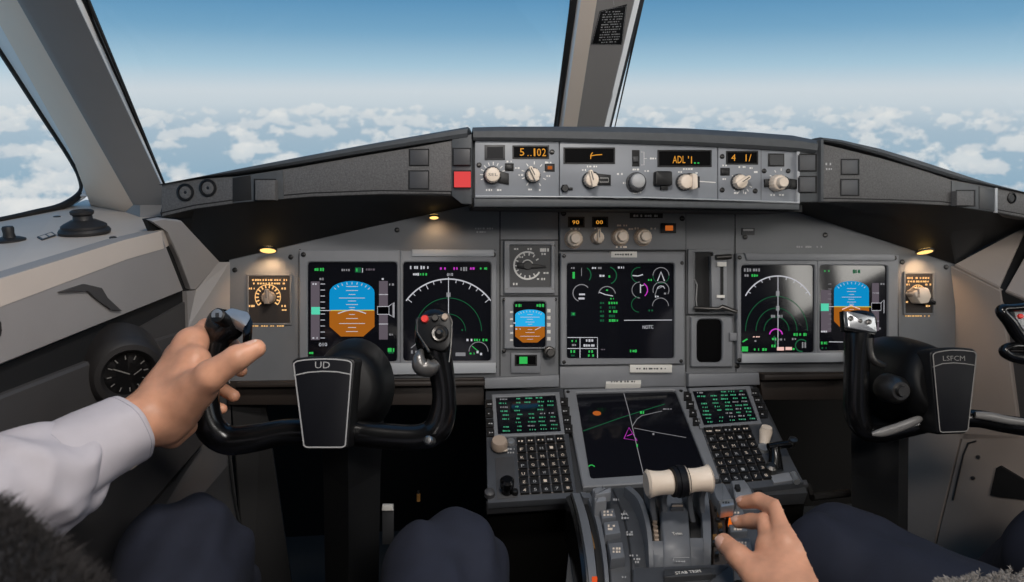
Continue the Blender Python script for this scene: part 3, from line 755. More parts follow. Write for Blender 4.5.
mb = MB(); mb.loops(uside(GRF, fr_, br_, lambda x, y: MAIN.pw(x, y, 0.002) if x < 956 else at(x, y, 1.62)))
part('underside', mb, 'black_matte', tg)
mb = MB(); mb.prism(MCPF, polyp(MCPF, [(474, 203), (800, 205), (800, 212), (474, 208)], -0.02), -0.28, -0.012); part('underside', mb, 'black_matte', tg)

# map lights set in the underside
for i, (x, y, fr, d, lab) in enumerate([(268, 250.5, None, 1.375, 'small lit warm map light under the left glareshield wing above the backlit selector'),
                                       (434, 217.5, None, 1.40, 'small lit warm map light under the glareshield left of the mode control panel'),
                                       (925, 252, None, 1.505, 'small lit warm map light under the right wing of the glareshield')]):
    lf = Frame(at(x, y, d), (1, 0, 0), (0, -0.86, 0.51))
    t = thing('map_light', lab, 'lamp', lf.mat(), 'map lights under the glareshield')
    k = lf.sc(x, y); rr = [8.6, 5.0, 8.2][i]
    mb = MB(); mb.lathe(lf, (0, 0), [(rr*1.04*k, -0.003), (rr*1.04*k, 0.0006), (rr*0.92*k, 0.001), (rr*0.9*k, -0.001)], 28); part('rim', mb, 'black_plastic', t)
    mb = MB(); mb.lathe(lf, (0, 0), [(rr*0.9*k, -0.004), (rr*0.88*k, 0.0006), (0, 0.001)], 24); part('lens', mb, 'e_lamp', t)

# ================================================================== MODE CONTROL PANEL
F = MCPF
tm = thing('mode_control_panel', 'grey autopilot panel with cream knobs and amber readouts in the centre of the glareshield', 'control panel', F.mat(*F.P(644, 195)))
mb = MB(); mb.prism(F, polyp(F, [(475, 140), (559, 141), (559, 197), (475, 196)]), -0.03, 0, 0.001)
mb.prism(F, polyp(F, [(559.8, 141), (717.5, 144), (717.5, 199), (559.8, 197)]), -0.03, 0, 0.001)
mb.prism(F, polyp(F, [(718.3, 144), (796, 147), (796, 203), (718.3, 199)]), -0.03, 0, 0.001)
part('faceplate', mb, 'faceplate_grey', tm)
mb = MB(); mb.prism(F, polyp(F, [(475, 195.5), (640, 197), (797, 202), (797, 204), (640, 199.3), (475, 198)]), -0.01, 0.012, 0.002); part('bottom_rail', mb, 'light_edge', tm)
mb = MB(); mb.prism(F, polyp(F, [(795.5, 148), (798.5, 148), (798.5, 203), (795.5, 202)]), -0.01, 0.006, 0.002); part('side_rail', mb, 'light_edge', tm)
mb = MB(); mb.ribbon(F, polyp(F, [(761, 147), (761, 200)]), 0.0008, 0.0003); part('panel_seam', mb, 'dark_grey', tm)
def readout(par, fr, x0, y0, x1, y1, n0=0.0):
    mb = MB(); b = 1.6
    mb.ring(fr, quad(fr, x0-b, y0-b, x1+b, y1+b), quad(fr, x0, y0, x1, y1), n0-0.004, n0+0.0014, 0.0005, 1)
    mb.prism(fr, quad(fr, x0, y0, x1, y1), n0-0.003, n0+0.0004, 0, 0)
    return part('readout', mb, ['glass_black', 'black_plastic'], par)
def lit(par, fr, items, mats, n=0.0008, name='digits'):
    """items: (text, px, py, h, width, material index)"""
    mb = MB()
    for s, x, y, h, w, mi in items: text(mb, fr, s, x, y, h, n, mi, w)
    return part(name, mb, mats, par, smooth=0)
d = readout(tm, F, 514, 147, 547.5, 157.5)
lit(d, F, [('5', 522, 152, 7.4, 4.5, 0), ('1', 534.5, 152.3, 7.6, 1.6, 0), ('0', 539, 152.3, 7.6, 4, 0), ('2', 544, 152.3, 7.6, 4, 0), ('.', 528, 155.6, 1.1, 1.1, 0), ('.', 531, 155.6, 1.1, 1.1, 0)], ['e_amber'])
d = readout(tm, F, 565, 149, 613.5, 162.5)
mb = MB(); mb.ribbon(F, polyp(F, [(590.5, 159), (591, 154.5), (592.5, 152.5)]), 0.0016, 0.0008); mb.ribbon(F, polyp(F, [(590, 156), (596, 155), (602, 154.6)]), 0.0015, 0.0008)
part('digits', mb, 'e_amber', d, smooth=0)
d = readout(tm, F, 659, 151.5, 710, 165.5)
lit(d, F, [('ADL', 679, 159.5, 7.2, 13, 0), ("'1", 690, 159.8, 7.4, 4, 0)], ['e_amber'])
mb = MB(); marks(mb, F, 697, 163, 6, 1.6, 0.0008, 0, 3); part('status_marks', mb, 'e_green', d, smooth=0)
d = readout(tm, F, 727.5, 152.5, 756.5, 163)
lit(d, F, [('4', 733.5, 157.5, 6.5, 4.5, 0), ('1/', 748.5, 157.8, 7, 6, 0)], ['e_amber'])
mb = MB(); mb.prism(F, quad(F, 484.5, 145, 505, 160), 0, 0.002, 0.0006); mb.prism(F, quad(F, 487, 147, 503, 158.5), 0.001, 0.0025, 0, 1); part('annunciator', mb, ['dark_grey', 'hub_black'], tm)
mb = MB(); mb.prism(F, quad(F, 768, 153.5, 784, 166.5), 0, 0.002, 0.0006); mb.prism(F, quad(F, 769.5, 155, 782.5, 165), 0.001, 0.0025, 0, 1); part('annunciator', mb, ['black_plastic', 'dark_grey'], tm)
for x, y, r in [(552, 152, 2.6), (479, 165, 2.6), (722, 156.5, 2.5), (722, 190, 2.6), (755, 191, 2.6), (764, 171, 2.5), (788, 171, 2.4)]: screw(tm, F, x, y, r)
# hex lock by the left seam
mb = MB(); k = F.sc(565, 189); mb.lathe(F, F.P(564.5, 188.5), [(4.2*k, 0), (4.2*k, 0.006), (3.2*k, 0.008), (0, 0.008)], 6); mb.prism(F, quad(F, 565, 187.5, 572.5, 190), 0, 0.004, 0.001); part('lock', mb, 'black_plastic', tm)
# black shafts beside the knobs, in part the knobs' dark shadows built solid
def knob_shadow_shaft(x0, y0, x1, y1, r, h=0.010):
    mb = MB(); k = F.sc(x0, y0)
    mb.lathe(F, F.P(x0, y0, h), [(r*k, 0), (r*k, h*0.8), (r*0.85*k, h), (0, h)], 20)
    mb.prism(F, polyp(F, [(x0, y0-r*0.8), (x1, y1-r*0.7), (x1, y1+r*0.7), (x0, y0+r*0.8)], h*0.5), 0, h*0.5, 0.001)
    return part('shadow_shaft', mb, 'black_plastic', tm)
knob_shadow_shaft(493, 175, 509, 179, 8, 0.008)
knob(tm, F, 493, 174.5, 8.0, 0.020, 'cream', 90, 'none', skirt='dark_grey')
o = MB(); text(o, F, 'SEL', 493, 174.5, 2.8, 0.0203, 0, 9); part('lettering', o, 'dark_grey', tm, smooth=0)
button(tm, F, 506, 164.5, 512.5, 170, 'black_plastic', 0.003)
knob(tm, F, 534, 174.5, 7.0, 0.020, 'cream', 118, 'bar', skirt='dark_grey')
button(tm, F, 546, 165, 553.5, 170.5, 'brown_dark', 0.002, name='amber_light', label='small amber lit square light')
o = MB(); o.prism(F, quad(F, 547.5, 166.2, 552, 169.4), 0.0018, 0.0024); part('amber_lens', o, 'e_glow', tm, smooth=0)
knob_shadow_shaft(593, 179, 611, 180, 7.5, 0.008)
knob(tm, F, 592.5, 179.5, 7.6, 0.020, 'cream', 105, 'bar', skirt='dark_grey')
mb = MB(); mb.ribbon(F, polyp(F, [(600, 178), (608.5, 178), (608.5, 182), (600, 182)], 0.006), 0.0008, 0.0055, 0, True); part('label_outline', mb, 'white_paint', tm, smooth=0)
# thumb wheel switch with bracket
mb = MB(); mb.prism(F, quad(F, 632, 150, 639.5, 166.5), -0.002, 0.001, 0.0004); part('switch_slot', mb, 'black_matte', tm)
mb = MB(); mb.prism(F, quad(F, 633.2, 156.5, 638.3, 162, 0.004), 0, 0.005, 0.0012); part('toggle', mb, 'dark_grey', tm)
mb = MB()
mb.ribbon(F, polyp(F, [(641, 152), (644, 152), (644, 165), (641, 165)]), 0.0007, 0.0003); mb.ribbon(F, polyp(F, [(644, 158.5), (647, 158.5)]), 0.0007, 0.0003)
part('bracket', mb, 'white_paint', tm, smooth=0)
knob(tm, F, 638, 182, 9.2, 0.014, 'button_grey', 90, 'none', skirt='dark_grey', label='translucent grey domed knob')
mb = MB(); k = F.sc(638, 182); mb.lathe(F, F.P(638, 181, 0.014), [(7.5*k, 0.013), (6.6*k, 0.018), (4*k, 0.0205), (0, 0.021)], 24); part('dome', mb, 'dim_paint', tm)
mb = MB(); mb.prism(F, rnd_poly(polyp(F, [(655.5, 171), (672, 171), (672.5, 185.5), (655, 185.5)], 0.012), 0.004), 0, 0.014, 0.002)
mb.prism(F, quad(F, 660, 184, 667, 190), 0, 0.006, 0.001); part('knob', mb, 'black_plastic', tm, 'square black selector knob')
knob_shadow_shaft(690, 181, 700, 182, 8, 0.007)
o = knob(tm, F, 687.5, 181.5, 7.6, 0.020, 'cream', 90, 'none', skirt='dark_grey')
mb = MB(); mb.prism(F, rnd_poly(polyp(F, [(692, 173), (697, 174.5), (697.5, 188), (692, 190)], 0.02), 0.003), 0.004, 0.024, 0.002); part('grip_bar', mb, 'cream', o)
mb = MB(); mb.ribbon(F, polyp(F, [(699, 181.3), (715.5, 182.5)]), 0.0017, 0.0004); part('bracket', mb, 'white_paint', tm, smooth=0)
button(tm, F, 721.5, 169, 728.5, 174.5, 'black_plastic', 0.003)
o = knob(tm, F, 742, 181.5, 7.4, 0.016, 'cream', 32, 'bar', skirt='dark_grey')
knob_shadow_shaft(783, 182, 765, 183, 5.5, 0.010); knob_shadow_shaft(785, 183, 800, 184.5, 6.5, 0.010)
knob(tm, F, 781, 182.5, 8.4, 0.022, 'cream', 90, 'round')
mb = MB()
def ticks(fr, cx, cy, r0, r1, a0, a1, k, w, n):
    c = fr.P(cx, cy, n); s = fr.sc(cx, cy)
    for j in range(k):
        a = R(a0+(a1-a0)*j/(k-1)); mb.ribbon(fr, [(c[0]+math.cos(a)*r*s, c[1]+math.sin(a)*r*s) for r in (r0, r1)], w*s, n)
ticks(F, 493, 175, 9.8, 13, 20, 200, 9, 0.9, 0.0004); ticks(F, 534, 174.5, 10, 13, -60, 235, 9, 0.9, 0.0004)
ticks(F, 742, 181.5, 9, 12, 150, 330, 8, 0.9, 0.0004); ticks(F, 781, 182, 11, 13.5, 60, 150, 4, 0.9, 0.0004)
for x, y, w in [(509, 161.5, 5), (518, 168, 6), (489, 190, 6), (500, 190, 6), (530, 189.5, 3.5), (541, 190, 4), (549, 162.5, 8), (549, 176, 5), (521, 175, 5), (584, 170, 4), (592, 166.5, 10), (620, 174, 6), (636, 169.5, 7), (648, 171, 7),
                (637, 192.5, 8), (625, 183, 4), (653, 158.5, 6), (688, 169, 10), (680, 172, 4), (697, 173, 3), (664, 189.5, 5), (725, 165.5, 5), (725, 179, 5), (742, 167, 7), (736, 193, 4), (747, 193, 4), (751, 168, 3), (773, 195, 5), (782, 195, 6), (756, 172, 4)]:
    marks(mb, F, x, y, w, 2.0, 0.0004)
part('lettering', mb, 'white_paint', tm, smooth=0)

# ================================================================== INSTRUMENT PANEL
F = MAIN
ti = thing('instrument_panel', 'grey main instrument panel that carries the displays below the glareshield', 'instrument panel', F.mat(*F.P(620, 388)))
mb = MB(); mb.prism(F, polyp(F, [(229, 185), (957, 190), (955, 372), (757, 372), (757, 389), (484, 389), (484, 377), (229, 382)]), -0.03, -0.001)
part('fascia', mb, 'panel_grey', ti, smooth=0)
mb = MB()
for a, b in [((500, 205), (500, 378)), ((558.5, 205), (559, 378)), ((685.5, 207), (686, 372)), ((735, 209), (736, 372)), ((229, 270), (229, 382)), ((300, 249), (299.5, 378)), ((558, 251), (686, 251)), ((500, 296), (558, 296)), ((501, 240), (558, 240)), ((686, 315), (735, 315)), ((897, 262), (899, 372))]:
    mb.ribbon(F, polyp(F, [a, b]), 0.0022, 0.0001)
part('panel_seam', mb, 'black_matte', ti, smooth=0)
for x, y in [(235, 270), (291, 257), (397, 230), (494, 361), (737, 366), (825, 235), (902, 262), (946, 267), (745, 237)]: screw(ti, F, x, y, 2.6, -0.001)
mb = MB()
for x, y, w in [(484, 228.5, 18), (481, 232, 9), (804, 246.8, 15), (820, 246.8, 7)]: marks(mb, F, x, y, w, 2.0, 0.0002)
part('lettering', mb, 'dim_paint', ti, smooth=0)
mb = MB(); mb.prism(F, quad(F, 741.5, 228, 754.5, 235), -0.002, 0.001, 0.0003); mb.prism(F, quad(F, 743, 229, 753, 231), 0, 0.0015, 0, 1); part('placard', mb, ['dark_grey', 'dim_paint'], ti, smooth=0)
# lower cross bars
mb = MB(); mb.prism(F, polyp(F, [(484, 377), (558, 374), (558, 386), (484, 388)]), 0, 0.016, 0.003); mb.prism(F, polyp(F, [(559.5, 366), (684, 364), (684, 386), (559.5, 388)]), -0.001, 0.006, 0.002)
mb.prism(F, polyp(F, [(686, 373), (756, 372), (757, 384), (686, 386)]), 0, 0.016, 0.003); part('lower_rail', mb, 'bezel_grey', ti)
for P4, P5 in (([(228, 381), (484, 377), (484, 405), (228, 405)], [(240, 381), (484, 379), (484, 384), (240, 386)]), ([(758, 372), (955, 371), (955, 400), (762, 400)], [(758, 373), (900, 371), (900, 377), (758, 379)])):
    mb = MB(); mb.prism(F, polyp(F, P4), -0.10, 0.004, 0.003); o = part('kick_shelf', mb, 'brown_dark', ti)
    mb = MB(); mb.prism(F, polyp(F, P5), 0.0, 0.03, 0.004); part('shelf_edge', mb, 'brown_dark', o)
for x0, y0, x1, y1 in [(611, 251.5, 637, 257.5), (630, 364.8, 672, 372.5)]:
    mb = MB(); mb.prism(F, quad(F, x0, y0, x1, y1, 0.014), 0.0, 0.0145, 0.0003); marks(mb, F, (x0+x1)/2, (y0+y1)/2, (x1-x0)*0.7, 1.8, 0.0149, 1)
    solo('label_strip', mb, ['label_white', 'dark_grey'], 'small white label strip above the centre engine display' if y0 < 300 else 'long white label strip below the centre engine display', 'label', 'white label strips on the panel')

# ---- display helper
def display(name, lab, cat, fr, outer, screens, n1=0.014, inner_bev=0.002, group=None, bez='bezel_grey', extra=None):
    t = thing(name, lab, cat, fr.mat(*fr.P((outer[0][0]+outer[1][0])/2, outer[2][1])), group)
    mb = MB()
    xs = [p[0] for p in outer]; ys_ = [p[1] for p in outer]
    for i, s in enumerate(screens):
        # bezel split at the mullions so that each screen gets its own sunken opening
        l = outer[0] if i == 0 else ((screens[i-1][1][0]+s[0][0])/2, (outer[0][1]+outer[1][1])/2)
        l2 = outer[3] if i == 0 else ((screens[i-1][1][0]+s[0][0])/2, (outer[3][1]+outer[2][1])/2)
        r = outer[1] if i == len(screens)-1 else ((s[1][0]+screens[i+1][0][0])/2, (outer[0][1]+outer[1][1])/2)
        r2 = outer[2] if i == len(screens)-1 else ((s[1][0]+screens[i+1][0][0])/2, (outer[3][1]+outer[2][1])/2)
        O = rnd_poly(polyp(fr, [l2, r2, r, l], n1), 0.0015, 2); I = rnd_poly(polyp(fr, [s[3], s[2], s[1], s[0]], n1), 0.006, 2)
        mb.ring(fr, O, I, -0.001, n1, inner_bev)
    part('bezel', mb, bez, t)
    out = []
    for s in screens:
        g = MB(); c = Vector((sum(p[0] for p in s)/4, sum(p[1] for p in s)/4))
        g.prism(fr, polyp(fr, [(p[0]+(p[0]-c.x)*0.03, p[1]+(p[1]-c.y)*0.03) for p in [s[3], s[2], s[1], s[0]]], n1-0.006), 0.0005, n1-0.006)
        out.append(part('screen', g, 'screen_glass', t, smooth=0))
    return t, out
EM = ['e_white', 'e_dim', 'e_green', 'e_dgreen', 'e_cyan', 'e_mag', 'e_sky', 'e_ground', 'e_amber', 'e_yellow', 'e_tape', 'e_sky_bright', 'e_black', 'e_orange', 'e_red', 'e_cdu', 'e_pinkish']
EI = {n[2:]: i for i, n in enumerate(EM)}
class Sym:
    """drawing on a screen: everything in photograph pixels, 0.3 mm above the glass"""
    def __init__(s, fr, n): s.mb = MB(); s.fr = fr; s.n = n
    def line(s, pts, w=0.9, c='white', closed=False, lift=0): s.mb.ribbon(s.fr, [s.fr.P(x, y, s.n) for x, y in pts], w*0.78*s.fr.sc(*pts[0]), s.n+lift, EI[c], closed)
    def arc(s, x, y, r, a0, a1, w=0.9, c='white', k=28, sq=1.0): s.line([(x+r*math.cos(R(a0+(a1-a0)*i/k)), y-r*sq*math.sin(R(a0+(a1-a0)*i/k))) for i in range(k+1)], w, c)
    def fill(s, pts, c, lift=0): s.mb.add([s.fr.W(*s.fr.P(x, y, s.n), s.n+lift) for x, y in pts], [list(range(len(pts)))], EI[c])
    def rect(s, x0, y0, x1, y1, c, lift=0): s.fill([(x0, y0), (x0, y1), (x1, y1), (x1, y0)], c, lift)
    def txt(s, t, x, y, h, c='white', w=None, lift=0.0001): text(s.mb, s.fr, t, x, y, h, s.n+lift, EI[c], w)
    def mk(s, x, y, w, h, c, cw=2.2): marks(s.mb, s.fr, x, y, w, h, s.n+0.0001, EI[c], cw)
    def done(s, par): 
        # keep only the emission colours used
        used = sorted(set(s.mb.m)); mp = {u: i for i, u in enumerate(used)}; s.mb.m = [mp[m] for m in s.mb.m]
        return part('screen_symbols', s.mb, [EM[u] for u in used], par, smooth=0)
NS = 0.014-0.006+0.0003
def attitude(s, cx, cy, hw, top, bot, hy, sky='sky', sc=1.0):
    """attitude picture: blue over brown with arched top and cut lower corners"""
    T = [(cx-hw, cy-(cy-top)*0.62)]
    for i in range(13):
        a = PI-PI*i/12; T.append((cx+hw*math.cos(a), top+(cy-top)*0.38*(1-math.sin(a))))
    T.append((cx+hw, hy))
    s.fill([(cx-hw, hy)]+T, sky)
    s.fill([(cx-hw, hy), (cx+hw, hy), (cx+hw, bot-(bot-hy)*0.38), (cx+hw*0.5, bot), (cx-hw*0.5, bot), (cx-hw, bot-(bot-hy)*0.38)][::-1], 'ground')
    for i in range(-4, 5):
        a = R(90+i*15); q = 1.02
        s.line([(cx+hw*q*math.cos(a)*0.9, top+(cy-top)*0.38*(1-math.sin(a))+1), (cx+hw*0.82*math.cos(a), top+(cy-top)*0.38*(1-math.sin(a)*0.88)+2.0)], 0.9*sc, 'white', lift=0.0002)
    for j, (dy, w) in enumerate([(-24, 6), (-20, 6), (-16, 3.5), (-12.5, 13), (-9.5, 4), (-6, 6), (-3, 3), (4, 3), (8, 6), (13, 13), (17, 4), (21, 6)]):
        if hy+dy*sc > top+3 and hy+dy*sc < bot-2: s.line([(cx-w*sc, hy+dy*sc), (cx+w*sc, hy+dy*sc)], 0.8*sc, 'white', lift=0.0002)

# ---- left pair of flight displays
t, (s1, s2) = display('flight_display', 'left pair of glowing flight displays in one grey bezel behind the left yoke', 'display', F, [(299, 250), (497, 250), (497, 373), (299, 377)],
                      [[(307.5, 262), (397, 262), (397, 361.5), (307.5, 361.5)], [(403, 262), (491, 262), (491, 361), (403, 361)]], group='paired flight displays')
mb = MB(); mb.prism(F, polyp(F, [(300, 363.5), (496, 362.5), (496, 373), (300, 376)], 0.014), 0.005, 0.0175, 0.002); part('bezel_rail', mb, 'light_edge', t); mb = MB(); mb.prism(F, polyp(F, [(412, 249.5), (494, 249.5), (494, 257), (412, 256.5)], 0.014), 0.005, 0.018, 0.002); part('bezel_rail', mb, 'light_edge', t)
for x, y in [(303.5, 254.5), (493.5, 254.8), (494, 367)]: screw(t, F, x, y, 2.5, 0.014)
s = Sym(F, NS)
attitude(s, 352, 311, 22.5, 281, 336.5, 310.5)
s.rect(310.8, 281.5, 319.7, 340, 'tape'); s.rect(379, 281, 387.8, 339.5, 'tape')
for y in range(284, 340, 6): s.line([(320.5, y), (325, y)], 0.9, 'white')
s.mk(315, 284, 5, 2, 'white'); s.mk(315, 338, 5, 2, 'white'); s.mk(321.5, 279, 4, 2.6, 'dim'); s.mk(384, 279, 4.5, 2.2, 'white'); s.mk(391.5, 284.5, 5, 2.2, 'dim'); s.mk(391.5, 334.5, 5, 2.2, 'dim')
for y in (294.5, 324): s.line([(379, y), (388, y)], 1.0, 'white')
s.rect(311.3, 307, 320, 314.5, 'cyan', 0.0002); s.line([(320, 310.5), (331, 310.5)], 0.9, 'white'); s.line([(331, 310.5), (374, 310.2)], 1.1, 'yellow', lift=0.0003)
s.line([(338, 313.5), (345, 311), (352, 309.7), (359, 311), (366, 313.5)], 1.3, 'white', lift=0.0004)
s.rect(377.5, 306.5, 389, 314.3, 'black', 0.0002); s.line([(377.5, 306.5), (389, 306.5), (389, 314.3), (377.5, 314.3)], 0.9, 'white', True, 0.0003); s.mk(384.5, 310.5, 6, 2.5, 'yellow')
s.line([(389, 306), (394, 302.5), (394, 317.5), (389, 314.5)], 0.9, 'white'); s.line([(393, 303), (393, 317)], 1.6, 'dim')
s.mk(319.5, 269.5, 10, 3.4, 'green'); s.mk(347, 270, 11, 2.8, 'dim'); s.rect(355, 267.5, 361, 272.5, 'dgreen'); s.mk(358, 270, 4, 4, 'green'); s.line([(362.5, 268), (362.5, 272.5)], 1.0, 'white'); s.mk(371, 269.5, 10, 2.4, 'tape')
s.txt('010', 323, 344.5, 3.6, 'white', 8); s.mk(391, 350, 6.5, 5, 'green'); s.mk(391, 352.5, 5, 2.5, 'dgreen')
s.mk(312, 353, 6, 2.4, 'green'); s.mk(312, 357, 5, 2, 'dgreen')
s.done(s1)
s = Sym(F, NS)
s.arc(448.5, 331, 52, 35.5, 144.5, 1.6, 'white', 40); s.line([(448.5, 277), (448.5, 352)], 0.9, 'white')
for j in range(13):
    a = R(38+j*104/12); q = 48.5 if j % 3 else 46.5
    s.line([(448.5+52*math.cos(a), 331-52*math.sin(a)), (448.5+q*math.cos(a), 331-q*math.sin(a))], 0.9, 'white')
s.arc(448.5, 331, 33, 0, 180, 0.9, 'dgreen', 40); s.arc(448.5, 331, 17, 0, 180, 0.8, 'dgreen')
s.txt('010', 450, 274.5, 2.8, 'white', 6); s.rect(446.5, 292.5, 450.5, 297, 'dim')
s.mk(414, 267.5, 8, 3.4, 'white'); s.mk(424.5, 267.5, 8, 3.4, 'white'); s.mk(416, 274.3, 6, 2.8, 'white'); s.mk(423.5, 274.3, 7, 2.8, 'green')
s.mk(443, 268.5, 6, 3, 'mag'); s.mk(456.5, 268.5, 6, 3, 'mag'); s.mk(464.5, 269, 8, 4, 'dim'); s.mk(472.5, 268.5, 5, 2.6, 'mag'); s.mk(483.5, 268.5, 7, 2.6, 'green')
s.arc(478.5, 351.5, 9.5, 0, 180, 0.9, 'dim'); s.mk(478.5, 352, 4, 2.5, 'white'); s.mk(469.5, 340, 6, 2.6, 'white'); s.mk(477, 340, 6, 2.8, 'green'); s.mk(485, 340, 5, 2.8, 'green'); s.line([(472, 346), (478, 351)], 0.9, 'green'); s.mk(472, 353.5, 5, 2, 'green')
s.rect(455.5, 352.5, 465.5, 356, 'dim'); s.mk(482, 354, 4, 2.5, 'white')
s.line([(411, 348), (417, 343), (424, 347)], 1.4, 'dim'); s.mk(416, 352, 10, 3.4, 'dim'); s.mk(463, 330, 3, 2, 'dgreen')
s.done(s2)

# ---- right pair
t, (s1, s2) = display('flight_display', 'right pair of flight displays washed by window glare behind the right yoke', 'display', F, [(736.5, 253.5), (899, 255), (898, 362), (737.5, 363)],
                      [[(741.5, 265), (815, 265), (815, 352.5), (741.5, 353)], [(820, 265), (888, 265.5), (888, 350), (820, 351)]], group='paired flight displays')
mb = MB(); mb.prism(F, polyp(F, [(741, 353.8), (842, 352.5), (842, 362), (741, 363)], 0.014), 0.005, 0.0185, 0.002); part('bezel_rail', mb, 'light_edge', t); mb = MB(); mb.prism(F, polyp(F, [(744, 253), (894, 254.5), (894, 261), (746, 260.5)], 0.014), 0.005, 0.018, 0.002); part('bezel_rail', mb, 'bezel_grey', t)
for x, y in [(739.5, 257.5), (739.5, 360), (894.5, 258)]: screw(t, F, x, y, 2.2, 0.014)
s = Sym(F, NS)
s.arc(778, 312.5, 36.5, 28, 153, 1.5, 'white', 36); s.line([(778, 277), (778, 350)], 0.9, 'white')
for j in range(9):
    a = R(35+j*110/8); s.line([(778+36.5*math.cos(a), 312.5-36.5*math.sin(a)), (778+33.5*math.cos(a), 312.5-33.5*math.sin(a))], 0.9, 'white')
for r_, c_ in ((31, 'dgreen'), (20.5, 'dgreen'), (12.5, 'dgreen')): s.arc(776.5, 331, r_, 0, 180, 0.9, c_, 30, 1.12)
s.arc(776, 335.5, 6.5, 10, 170, 1.5, 'mag'); s.rect(776, 291, 779.5, 296, 'dim'); s.rect(776, 306, 779.5, 310.5, 'dim'); s.mk(773, 316.3, 4, 3, 'dim'); s.mk(780.5, 316.3, 4, 3, 'dim')
s.mk(747.5, 270, 7, 3.6, 'dim'); s.mk(757, 270, 8, 3.6, 'dim'); s.mk(747, 275.5, 5, 2.5, 'dim'); s.mk(755, 275.5, 7, 2.6, 'green')
s.rect(741.8, 346.5, 748, 351.5, 'green'); s.line([(742.5, 342), (745.5, 340), (747.5, 339)], 1.8, 'green'); s.mk(756.5, 336.8, 7, 1.4, 'pinkish'); s.mk(756, 341, 3, 2, 'dim'); s.mk(756.5, 349.5, 5, 2.8, 'green'); s.mk(764.5, 349.5, 4.5, 2.8, 'green')
s.line([(774, 336), (776, 345)], 2.0, 'dgreen'); s.mk(775, 339, 6, 3, 'green'); s.mk(780, 339.5, 10, 2, 'dim'); s.mk(774, 346, 5, 3, 'green'); s.rect(777, 347, 784, 350.5, 'pinkish'); s.rect(785.5, 347, 792, 350, 'pinkish')
s.mk(800, 334.5, 13, 3, 'green'); s.mk(794, 339, 4, 2.4, 'dim'); s.arc(801.5, 345.5, 6, 40, 280, 1.6, 'dgreen'); s.mk(804, 345, 4, 6, 'dim'); s.mk(794.5, 349, 4, 2, 'green')
s.done(s1)
s = Sym(F, NS)
attitude(s, 851.5, 305, 17.5, 281, 330, 306.5, 'sky', 0.75)
s.rect(821, 290, 831, 332, 'tape'); s.rect(872, 283, 879, 331, 'tape')
for y in range(284, 332, 5): s.line([(828, y), (831.5, y)], 0.8, 'dim')
s.rect(820.8, 303.5, 828.8, 311, 'cyan', 0.0002); s.line([(829, 306.6), (834, 306.6)], 0.9, 'white'); s.line([(834, 306.6), (871, 306.8)], 1.1, 'yellow', lift=0.0003); s.line([(842, 309.5), (851, 305.5), (860, 309)], 1.3, 'pinkish', lift=0.0004)
s.rect(871.5, 303, 881, 310.5, 'black', 0.0002); s.line([(871.5, 303), (881, 303), (881, 310.5), (871.5, 310.5)], 0.8, 'white', True, 0.0003); s.line([(881, 303), (884, 300), (884, 313)], 0.8, 'white')
s.line([(872, 293), (879, 293)], 0.8, 'white'); s.line([(872, 321), (879, 321)], 0.8, 'white'); s.mk(882.5, 284, 4, 2, 'dim'); s.mk(857, 271.5, 8, 4.2, 'dgreen'); s.mk(828, 271, 8, 1.8, 'green')
s.mk(824, 331.5, 6, 2, 'white'); s.mk(824, 343, 6, 3, 'green'); s.mk(824, 348, 5, 2.4, 'dgreen'); s.line([(829, 341.8), (843, 342)], 0.9, 'white'); s.mk(881, 328.5, 4, 2, 'dim')
s.done(s2)

# ---- centre engine display
t, (s1,) = display('engine_display', 'large square dark engine display with green and white dials in the middle of the panel', 'display', F, [(560.5, 252.5), (684.5, 252.5), (684.5, 364), (560.5, 365.5)],
                   [[(567, 263), (674.5, 263), (674.5, 358.5), (567, 358.5)]])
for x, y in [(682, 263), (564, 256), (564, 362), (681, 361)]: screw(t, F, x, y, 1.8, 0.014)
s = Sym(F, NS)
s.mk(573.5, 268, 5, 2, 'dim'); s.rect(572.5, 272, 574.8, 278.5, 'green'); s.line([(581.5, 268), (581.5, 276)], 0.8, 'dim')
s.arc(583, 275, 8, -40, 60, 1.4, 'dgreen', 10); s.mk(594, 268, 4, 2, 'white'); s.mk(600, 268, 4, 2.2, 'dim'); s.mk(602, 275.8, 5, 2.6, 'white'); s.arc(608, 275.5, 8.5, -70, 75, 1.3, 'dgreen'); s.mk(610, 276.5, 3, 2.4, 'green'); s.mk(621, 267.5, 6, 2.2, 'white')
s.arc(581.5, 293, 8.5, 40, 250, 1.2, 'dim'); s.rect(579, 293.5, 585, 295.2, 'white'); s.rect(578.5, 297.5, 584.5, 299.4, 'white')
s.arc(607, 295, 8.5, 10, 170, 1.1, 'dim'); s.line([(599, 292), (605, 294.5), (613, 296)], 1.1, 'white'); s.rect(606, 289.5, 608, 290.8, 'green'); s.mk(612, 298.7, 3.5, 1.8, 'green')
for j, y in enumerate((303, 307.5, 311.5, 316, 320.5)):
    s.mk(602, y, 4, 2.4, 'dgreen'); s.mk(613.5 - (j == 0)*0.5, y, 9, 2.6, 'dgreen' if j % 2 else 'green')
s.mk(573.5, 314, 5, 4, 'dgreen'); s.mk(574, 314, 3, 2.4, 'green')
s.arc(639, 275, 7.5, 80, 260, 0.9, 'dgreen'); s.line([(632.5, 275.5), (638, 276), (643, 274.5)], 1.3, 'white'); s.arc(661, 275.5, 8, 0, 180, 0.9, 'dim'); s.arc(661, 275.5, 8, 180, 360, 0.7, 'dgreen'); s.line([(657.5, 281), (661, 271.8), (664.5, 281)], 1.4, 'white'); s.mk(650.5, 280, 5, 2, 'green')
s.arc(640, 290, 8, 90, 270, 0.9, 'dim'); s.line([(640.5, 284), (640.5, 293)], 1.3, 'white'); s.arc(640, 290, 7.5, -50, 60, 1.2, 'mag'); s.line([(640, 286), (644, 285)], 1, 'white')
